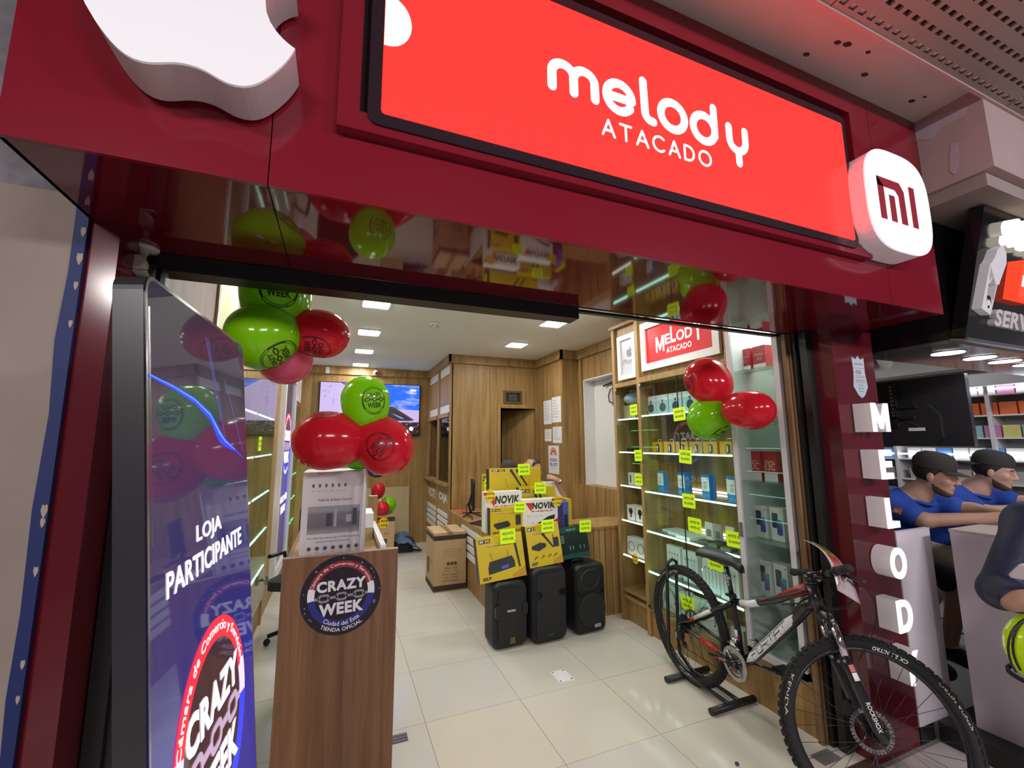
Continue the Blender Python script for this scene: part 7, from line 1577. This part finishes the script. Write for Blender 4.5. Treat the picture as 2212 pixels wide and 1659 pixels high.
def man(nm, label, hc, F, pitch, sk, beard, hair, joints, res, lo, hi, shirt, shirt_name, hands, extra=None, legs=None, eyes=True):
    t = thing('person', (hc[0], hc[1], 0 if legs or nm == 'a' else 0), label, 'person'); A = head_frame(F, pitch); hc = np.array(hc); J = {k: np.array(v, float) for k, v in joints.items()}
    g = SDF(lo, hi, res); c = SDF(lo, hi, res)
    add_head(g, hc, A)
    HP = lambda x, y, z: hc+A[0]*x+A[1]*y+A[2]*z
    g.cap(HP(-.025, 0, -.05), J['neck'], .049, .056, .03)
    B2 = lambda a, b, r0, r1, k=.03: g.cap(J[a], J[b], r0, r1, k)
    # trunk
    g.cap(J['neck'], J['chest'], .075, .125, .06); g.cap(J['chest'], J['pelvis'], .135, .135, .06); g.cap(J['shL'], J['shR'], .065, .065, .06); g.cap(J['shL']*.6+J['chest']*.4, J['shR']*.6+J['chest']*.4, .10, .10, .06)
    for s_ in 'LR':
        B2('sh'+s_, 'el'+s_, .056, .045); B2('el'+s_, 'wr'+s_, .045, .029)
        h = hands.get(s_)
        if h: add_hand(g, J['wr'+s_], *h)
    if legs:
        for s_ in 'LR': B2('hip'+s_, 'kn'+s_, .085, .062); B2('kn'+s_, 'an'+s_, .058, .040); g.cap(J['an'+s_], J['toe'+s_], .042, .036, .02)
    g.mesh('body', [sk], t)
    hr = min(res, .006); D3 = lambda x, y, z: A[0]*x+A[1]*y+A[2]*z
    q = SDF(hc-.16, hc+.16, hr); add_head(q, hc, A, 1.0, .006, True); q.cut(HP(.012, 0, .0), D3(.80, 0, -.60)); q.mesh('hair', [hair], t)
    if beard:
        q = SDF(hc-.16, hc+.16, hr); add_head(q, hc, A, 1.0, .0025, True); q.cut(HP(0, 0, -.040), D3(.5, 0, .866)); q.cut(HP(-.02, 0, 0), D3(-1, 0, 0)); q.mesh('beard', [pm('beard', (.10, .055, .04), .8)], t)
    m = MB(); m.ball(HP(.0945, 0, -.0655), (.006, .021, .003), Matrix(A.tolist()).transposed(), 12, 6); m.build('mouth', pm('lips', (.25, .09, .075), .5), t)
    # shirt
    e = .014
    c.cap(J['neck']*.55+J['chest']*.45, J['chest'], .105+e, .128+e, .05); c.cap(J['chest'], J['pelvis'], .138+e, .142+e, .06); c.cap(J['shL'], J['shR'], .068+e, .068+e, .06); c.cap(J['shL']*.6+J['chest']*.4, J['shR']*.6+J['chest']*.4, .10+e, .10+e, .06)
    sl = extra.get('sleeve', .75) if extra else .75
    for s_ in 'LR':
        if sl <= 1: c.cap(J['sh'+s_], J['sh'+s_]*(1-sl)+J['el'+s_]*sl, .062+e, .058+e, .03)
        else: c.cap(J['sh'+s_], J['el'+s_], .062+e, .052+e, .03); c.cap(J['el'+s_], J['el'+s_]*(2-sl-.08)+J['wr'+s_]*(sl-.92), .052+e, .036+e, .02)
    for a, b in (extra or {}).get('cuts', ()): c.cut(a, b)
    c.mesh(shirt_name, [shirt], t)
    if eyes:
        m = MB()
        for y in (-1, 1): m.ball(HP(.0735, .031*y, .006), (.0115, .0115, .0115), None, 10, 8)
        m.build('eyeballs', pm('eye_white', (.6, .58, .55), .3), t); m = MB()
        for y in (-1, 1): m.ball(HP(.0805, .032*y, .005), (.0058, .0058, .0058), None, 8, 6)
        m.build('irises', pm('iris', (.03, .015, .01), .2), t); m = MB()
        for y in (-1, 1): m.tube([HP(.094, .014*y, .026), HP(.092, .03*y, .032), HP(.08, .05*y, .026)], [.004, .005, .003], 6)
        m.build('eyebrows', hair, t)
    return t, A, HP, J
def cap_hat(t, HP, A, mat, back=False):
    m = MB(); m.smooth = True; M4 = Matrix([list(A[0])+[0], list(A[1])+[0], list(A[2])+[0], [0, 0, 0, 1]]).transposed(); M4.translation = Vector(HP(-.012, 0, .060))
    m.lathe([(.108, -.012), (.110, .01), (.106, .04), (.088, .072), (.055, .090), (.0001, .096)], M4 @ Matrix.Diagonal((1, .84, 1, 1)), 24, cap=False); m.build('cap', mat, t)
    m = MB(); m.smooth = True; s_ = -1 if back else 1; G = []
    for i in range(9):
        a = -1.15+2.3*i/8; G.append([m.b.verts.new(HP(-.012+s_*(.103*math.cos(a)+q*math.cos(a*.55)), .086*math.sin(a)*(1+.15*q), .057-(.012 if not back else .01)-q*.20-.10*q*math.sin(a)**2)) for q in (0, .025, .05, .068)])
    for a, b in zip(G, G[1:]):
        for j in range(3): m._f([a[j], b[j], b[j+1], a[j+1]])
    o = m.build('brim', mat, t); md = o.modifiers.new('s', 'SOLIDIFY'); md.thickness = .004
M_CAP = pm('cap_cloth', (.030, .026, .024), .85); M_POLO = pm('blue_polo', (.010, .055, .33), .75, noise=.15, nscale=30); M_SK1 = skin('skin_tan', (.46, .27, .185)); M_SK2 = skin('skin_light', (.50, .31, .235)); M_HAIR = pm('dark_hair', (.018, .013, .011), .55)
def worker(label, hx, off, back, sk, dy=0.):
    hc = (hx, -2.49+dy, 1.392); F = (.12+off, -.99, -.22)
    sh = np.array((hx+.02, -2.27+dy, 1.19)); x0, y0 = hx, dy
    J = dict(neck=(hx+.005, -2.375+dy, 1.255), chest=(hx+.03, -2.24+dy, 1.06), pelvis=(hx+.05, -2.10+dy, .80), shL=(hx+.20, -2.30+dy, 1.195), shR=(hx-.165, -2.31+dy, 1.195),
             elL=(hx+.23, -2.56+dy, 1.165), elR=(hx-.15, -2.47+dy, 1.115), wrL=(hx+.13, -2.80+dy, 1.165), wrR=(hx+.05, -2.76+dy, 1.165), hipL=(hx+.14, -2.12+dy, .76), hipR=(hx-.05, -2.12+dy, .76), knL=(hx+.20, -2.45+dy, .70), knR=(hx-.10, -2.42+dy, .66), anL=(hx+.2, -2.35+dy, .26), anR=(hx-.08, -2.30+dy, .27), toeL=(hx+.2, -2.45+dy, .22), toeR=(hx-.08, -2.42+dy, .22))
    t, A, HP, J = man('w', label, hc, F, 0., sk, True, M_HAIR, J, .0065, (hx-.36, -2.98+dy, .15), (hx+.42, -1.92+dy, 1.58), M_POLO, 'polo_shirt', {'L': ((-.35, -1, .05), (0, .1, 1), 1, (.35, .4, .4, .5), .4), 'R': ((.30, -1, .05), (0, .1, 1), -1, (.3, .3, .35, .45), .4)}, {'sleeve': .62, 'cuts': [((0, 0, .70), (0, 0, -1))]}, legs=True)
    cap_hat(t, HP, A, M_CAP, back)
    nk = Vector(J['neck']); m = MB(); m.smooth = True
    m.tube([nk+Vector((.073*math.cos(a), .078*math.sin(a), -.022+.030*math.sin(a))) for a in [2*PI*i/20 for i in range(20)]], .016, 8, closed=True, flat=.7); m.build('collar', M_POLO, t)
    c = SDF((hx-.3, -2.65+dy, .45), (hx+.42, -1.9+dy, .95), .01)
    c.cap(J['pelvis'], J['pelvis'], .150, .150, .05)
    for s_ in 'LR': c.cap(J['hip'+s_], J['hip'+s_]*.15+J['kn'+s_]*.85, .100, .088, .04)
    c.mesh('shorts', [pm('black_shorts', (.02, .02, .022), .85) if not back else pm('khaki_shorts', (.42, .36, .24), .85)], t)
    c = SDF((hx-.2, -2.6+dy, .1), (hx+.35, -2.15+dy, .36), .01)
    for s_ in 'LR': c.cap(J['an'+s_]+np.array((0, 0, -.02)), J['toe'+s_]+np.array((0, -.03, -.01)), .055, .048, .02)
    c.mesh('shoes', [M_RUBBER], t)
    m = MB(); q = Vector(J['shR'])+(Vector(J['elR'])-Vector(J['shR']))*.42+Vector((-.078, 0, .008)); PF2 = (q, Vector((0, -1, -.25)).normalized(), Vector((0.1, -.25, 1)).normalized()); m.prism([(-.022, -.018), (.022, -.018), (.022, .018), (-.022, .018)], PF2, -.006, .003); m.build('sleeve_patch', pm('orange_patch', (.65, .16, .03), .6), t)
    m = MB(); m.text('mi', PF2, w=.026, h=.017, bold=.03, d=.0036); m.build('patch_print', M_INKW, t)
    return t, HP, J
w1, HP1, J1 = worker('man in a blue polo and black cap leaning on the counter, nearer the red jamb', 3.06, .06, False, M_SK1, .16)
w2, HP2, J2 = worker('man in a blue polo with a backwards black cap, farther along the counter', 3.86, .12, True, M_SK2, .18)
def stool(x, y, lab):
    t = thing('stool', (x, y, 0), lab, 'stool'); m = MB(); m.lathe([(.15, .615), (.165, .63), (.165, .66), (.15, .675)], Matrix.Translation((x, y, 0)), 20); m.build('seat', M_BLACK, t)
    m = MB(); m.cyl((x, y, .02), (x, y, .62), .025); m.lathe([(.19, 0), (.19, .015), (.05, .03)], Matrix.Translation((x, y, 0)), 20); m.build('pedestal', M_STEEL, t); m = MB(); m.tube([(x+.15*math.cos(a), y+.15*math.sin(a), .2) for a in [i*PI/8 for i in range(16)]], .01, closed=True); m.build('footring', M_STEEL, t)
stool(3.11, -1.94, 'black stool under the man nearer the red jamb'); stool(3.91, -1.92, 'black stool under the man with the backwards cap')
def phone(c, u, v, lab, mat, w=.036, h=.075):
    c, u, v = Vector(c), Vector(u).normalized(), Vector(v); v = (v-u*v.dot(u)).normalized(); t = thing('phone', c, lab, 'phone'); m = MB(); m.prism(rrect(-w, w, -h, h, .010, 4), (c, u, v), -.004, .004); m.build('body', mat, t); m = MB(); m.prism(rrect(-w+.003, w-.003, -h+.003, h-.003, .008, 4), (c, u, v), .004, .0046); m.build('screen', M_BLACKG if mat != M_BLACKG else pm('screen_blue', (.05, .08, .15), .1, emit=(.3, .4, .6), es=.25), t)
phone(Vector(J1['wrL'])+Vector((-.02, -.12, .03)), (1, .3, .2), (0, -.7, .7), 'black phone in the hands of the man nearer the red jamb', M_BLACKG)
# man with the phone at the right edge
M_JKT = pm('navy_jacket', (.006, .011, .040), .6); M_SK3 = skin('skin_brown', (.33, .185, .13))
X0, Y0_ = 2.27, -3.11
J = dict(neck=(2.265, -3.125, 1.385), chest=(2.27, -3.11, 1.17), pelvis=(2.285, -3.085, .87), shR=(2.115, -3.04, 1.275), shL=(2.43, -3.19, 1.29), elR=(1.935, -2.985, 1.02), elL=(2.36, -3.38, 1.03), wrR=(1.735, -3.11, 1.05), wrL=(2.10, -3.40, 1.09), hipL=(2.36, -3.12, .83), hipR=(2.20, -3.04, .83), knL=(2.32, -3.17, .45), knR=(2.15, -3.06, .45), anL=(2.36, -3.13, .09), anR=(2.19, -3.02, .09), toeL=(2.28, -3.26, .045), toeR=(2.11, -3.15, .045))
t3, A3, HP3, J3 = man('p', 'person in a navy jacket standing at the right edge, looking at a phone', (2.21, -3.20, 1.555), (-.5, -.8, -.35), 0., M_SK3, True, M_HAIR, J, .0065, (X0-.68, Y0_-.42, -.01), (X0+.42, Y0_+.36, 1.72), M_JKT, 'jacket', {'R': ((.55, -.60, .45), (-.5, .3, .8), -1, (.6, .65, .7, .75), .7), 'L': ((-.9, .35, .15), (0, -.4, .9), 1, (.7, .7, .7, .8), .6)}, {'sleeve': 1.72, 'cuts': [((0, 0, .80), (0, 0, -1))]}, legs=True)
c = SDF((X0-.3, Y0_-.3, .05), (X0+.4, Y0_+.3, 1.1), .01); c.cap(J3['pelvis'], J3['pelvis'], .148, .148, .05)
for s_ in 'LR': c.cap(J3['hip'+s_], J3['kn'+s_], .105, .082, .03); c.cap(J3['kn'+s_], J3['an'+s_], .080, .065, .03)
c.mesh('jeans', [pm('jeans', (.045, .075, .16), .9, noise=.15, nscale=25)], t3)
c = SDF((X0-.3, Y0_-.3, -.01), (X0+.3, Y0_+.2, .2), .01)
for s_ in 'LR': c.cap(J3['an'+s_]+np.array((0, .03, -.03)), J3['toe'+s_]+np.array((0, -.03, 0)), .058, .045, .02)
c.cut((0, 0, .002), (0, 0, -1)); c.mesh('shoes', [M_RUBBER], t3)
m = MB(); SFr = (Vector((1.965, -3.075, 1.17)), Vector((.62, -.78, .1)).normalized(), Vector((.6, .2, .77)).normalized()); m.text('J', SFr, w=.03, h=.075, bold=.06, d=.012); SFr2 = (Vector((1.86, -3.055, 1.035)), Vector((.6, -.8, 0)).normalized(), Vector((.2, .1, 1)).normalized()); m.text('N', SFr2, w=.022, h=.03, bold=.03, d=.012); m.build('sleeve_lettering', M_INKW, t3)
CFr = (Vector((2.17, -3.255, 1.20)), Vector((.87, -.5, 0)).normalized(), Vector((0, 0, 1))); m = MB(); m.text('131', CFr, w=.10, h=.04, bold=.03, d=.012); m.build('chest_number', M_YELC, t3)
m = MB(); m.prism([(-.03, -.075), (-.01, -.045), (.0, -.075), (-.015, -.10)], CFr, .0, .012); m.build('red_crest', M_INKR, t3); m = MB(); m.prism([(.0, -.075), (.02, -.045), (.035, -.075), (.015, -.10)], CFr, .0, .012); m.build('blue_crest', M_LILAC, t3)
wv_ = Vector(J3['wrR']); phone(wv_+Vector((.02, -.05, .10)), (-.2, -.6, .75), (.85, -.45, -.2), 'pale phone held by the person in the navy jacket', pm('phone_silver', (.55, .52, .52), .3))
hl = thing('helmet', (1.91, -3.10, .72), 'neon yellow helmet with black stripes hanging from the arm of the phone user', 'helmet')
hc_ = Vector((1.91, -3.11, .845)); m = MB(); m.ball(hc_, (.125, .125, .135), None, 28, 18); bmesh.ops.bisect_plane(m.b, geom=list(m.b.verts)+list(m.b.edges)+list(m.b.faces), plane_co=hc_-Vector((0, 0, .10)), plane_no=(0, 0, -1), clear_outer=True); o = m.build('shell', pm('neon_shell', (.55, .72, .01), .15, emit=(.5, .8, 0), es=.10, coat=.5), hl); md = o.modifiers.new('s', 'SOLIDIFY'); md.thickness = .006
m = MB()
for r_, off in ((.1275, .0), (.1275, .055)): m.tube([hc_+Vector((r_*math.cos(a)*math.cos(.5)-off*.6, r_*math.cos(a)*-.5, (r_+.008)*math.sin(a))) for a in [PI*(-.15+1.3*i/20) for i in range(21)]], .006, 6, flat=.6)
m.build('stripe', M_BLACK, hl)
m = MB(); m.lathe([(.118, -.102), (.126, -.098), (.126, -.088), (.118, -.084)], Matrix.Translation(hc_), 24, cap=False); m.build('rim', M_RUBBER, hl); m = MB(); m.tube([hc_+Vector((-.01, 0, .13)), Vector(J3['elR'])*.45+Vector(J3['wrR'])*.55-Vector((0, 0, .04))], .008); m.build('strap', M_BLACK, hl)
# seated man behind the counter, his neighbour with the studded cap
M_TEE = pm('white_tee', (.70, .70, .72), .8)
def seated(label, hx, hy, hz, F, up_arm, res, tee):
    J = dict(neck=(hx+.03, hy+.02, hz-.17), chest=(hx+.05, hy+.04, hz-.38), pelvis=(hx+.05, hy+.06, hz-.72), shL=(hx+.23, hy-.03, hz-.22), shR=(hx-.14, hy+.05, hz-.22), elL=(hx+.34, hy-.09, hz-.37) if up_arm else (hx+.27, hy-.1, hz-.47), elR=(hx-.22, hy-.12, hz-.30) if up_arm else (hx-.2, hy-.1, hz-.47), wrL=(hx+.24, hy-.12, hz-.12) if up_arm else (hx+.2, hy-.28, hz-.55), wrR=(hx-.13, hy-.13, hz+.01) if up_arm else (hx-.12, hy-.28, hz-.55))
    return man('s', label, (hx, hy, hz), F, 0., M_SK1, False, M_HAIR, J, res, (hx-.4, hy-.42, hz-.88), (hx+.5, hy+.3, hz+.16), tee, 'tee_shirt', {'L': ((-.75, 0, .45), (.3, -.6, .6), 1, (.7, .8, .8, .8), .4), 'R': ((.3, 0, .9), (-.6, -.6, .2), -1, (.8, .8, .8, .8), .4)} if up_arm else {'L': ((-.3, -1, 0), (0, 0, 1), 1), 'R': ((.3, -1, 0), (0, 0, 1), -1)}, {'sleeve': .6})
t4, A4, HP4, J4 = seated('dark haired man in a white tee with a wristwatch, seated behind the stacked boxes', 1.52, .56, 1.31, (.3, -.95, -.1), True, .009, M_TEE)
m = MB(); wq = Vector(J4['wrL']); dq = (Vector(J4['elL'])-wq).normalized(); m.cyl(wq+dq*.0, wq+dq*.03, .034, n=16); m.build('watch_band', M_STEEL, t4); m = MB(); m.ball(wq+dq*.015+Vector((.02, -.03, .01)), .017); m.build('watch_face', M_CHROME, t4)
t5, A5, HP5, J5 = seated('person with a studded dark cap, almost hidden behind the topmost yellow box', 1.24, .62, 1.265, (-.2, -.95, -.1), False, .012, pm('grey_tee', (.2, .2, .22), .8))
cap_hat(t5, HP5, A5, M_CAP, True)
m = MB()
for k in range(7): a = -1.2+.4*k; m.ball(HP5(-.012+.110*math.cos(a), .092*math.sin(a), .055), .008, None, 8, 6)
m.build('stud', M_CHROME, t5)
def chair2(x, y, lab):
    t = thing('office_chair', (x, y, 0), lab, 'chair'); m = MB(); m.prism(rrect(-.23, .23, -.22, .24, .08, 4), (Vector((x, y, .43)), XU, Vector((0, 1, 0))), 0, .07); m.build('seat', M_BLACK, t, bevel=.01); m = MB(); m.cyl((x, y, .1), (x, y, .43), .03); m.build('column', M_BLACK, t)
    for a in range(5): c, s2 = math.cos(a*2*PI/5), math.sin(a*2*PI/5); m = MB(); m.tube([(x, y, .1), (x+.26*c, y+.26*s2, .022)], [.025, .02]); m.build('leg', M_BLACK, t)
chair2(1.57, .62, 'black chair under the man in the white tee'); chair2(1.22, 1.1, 'empty black chair behind the desk')
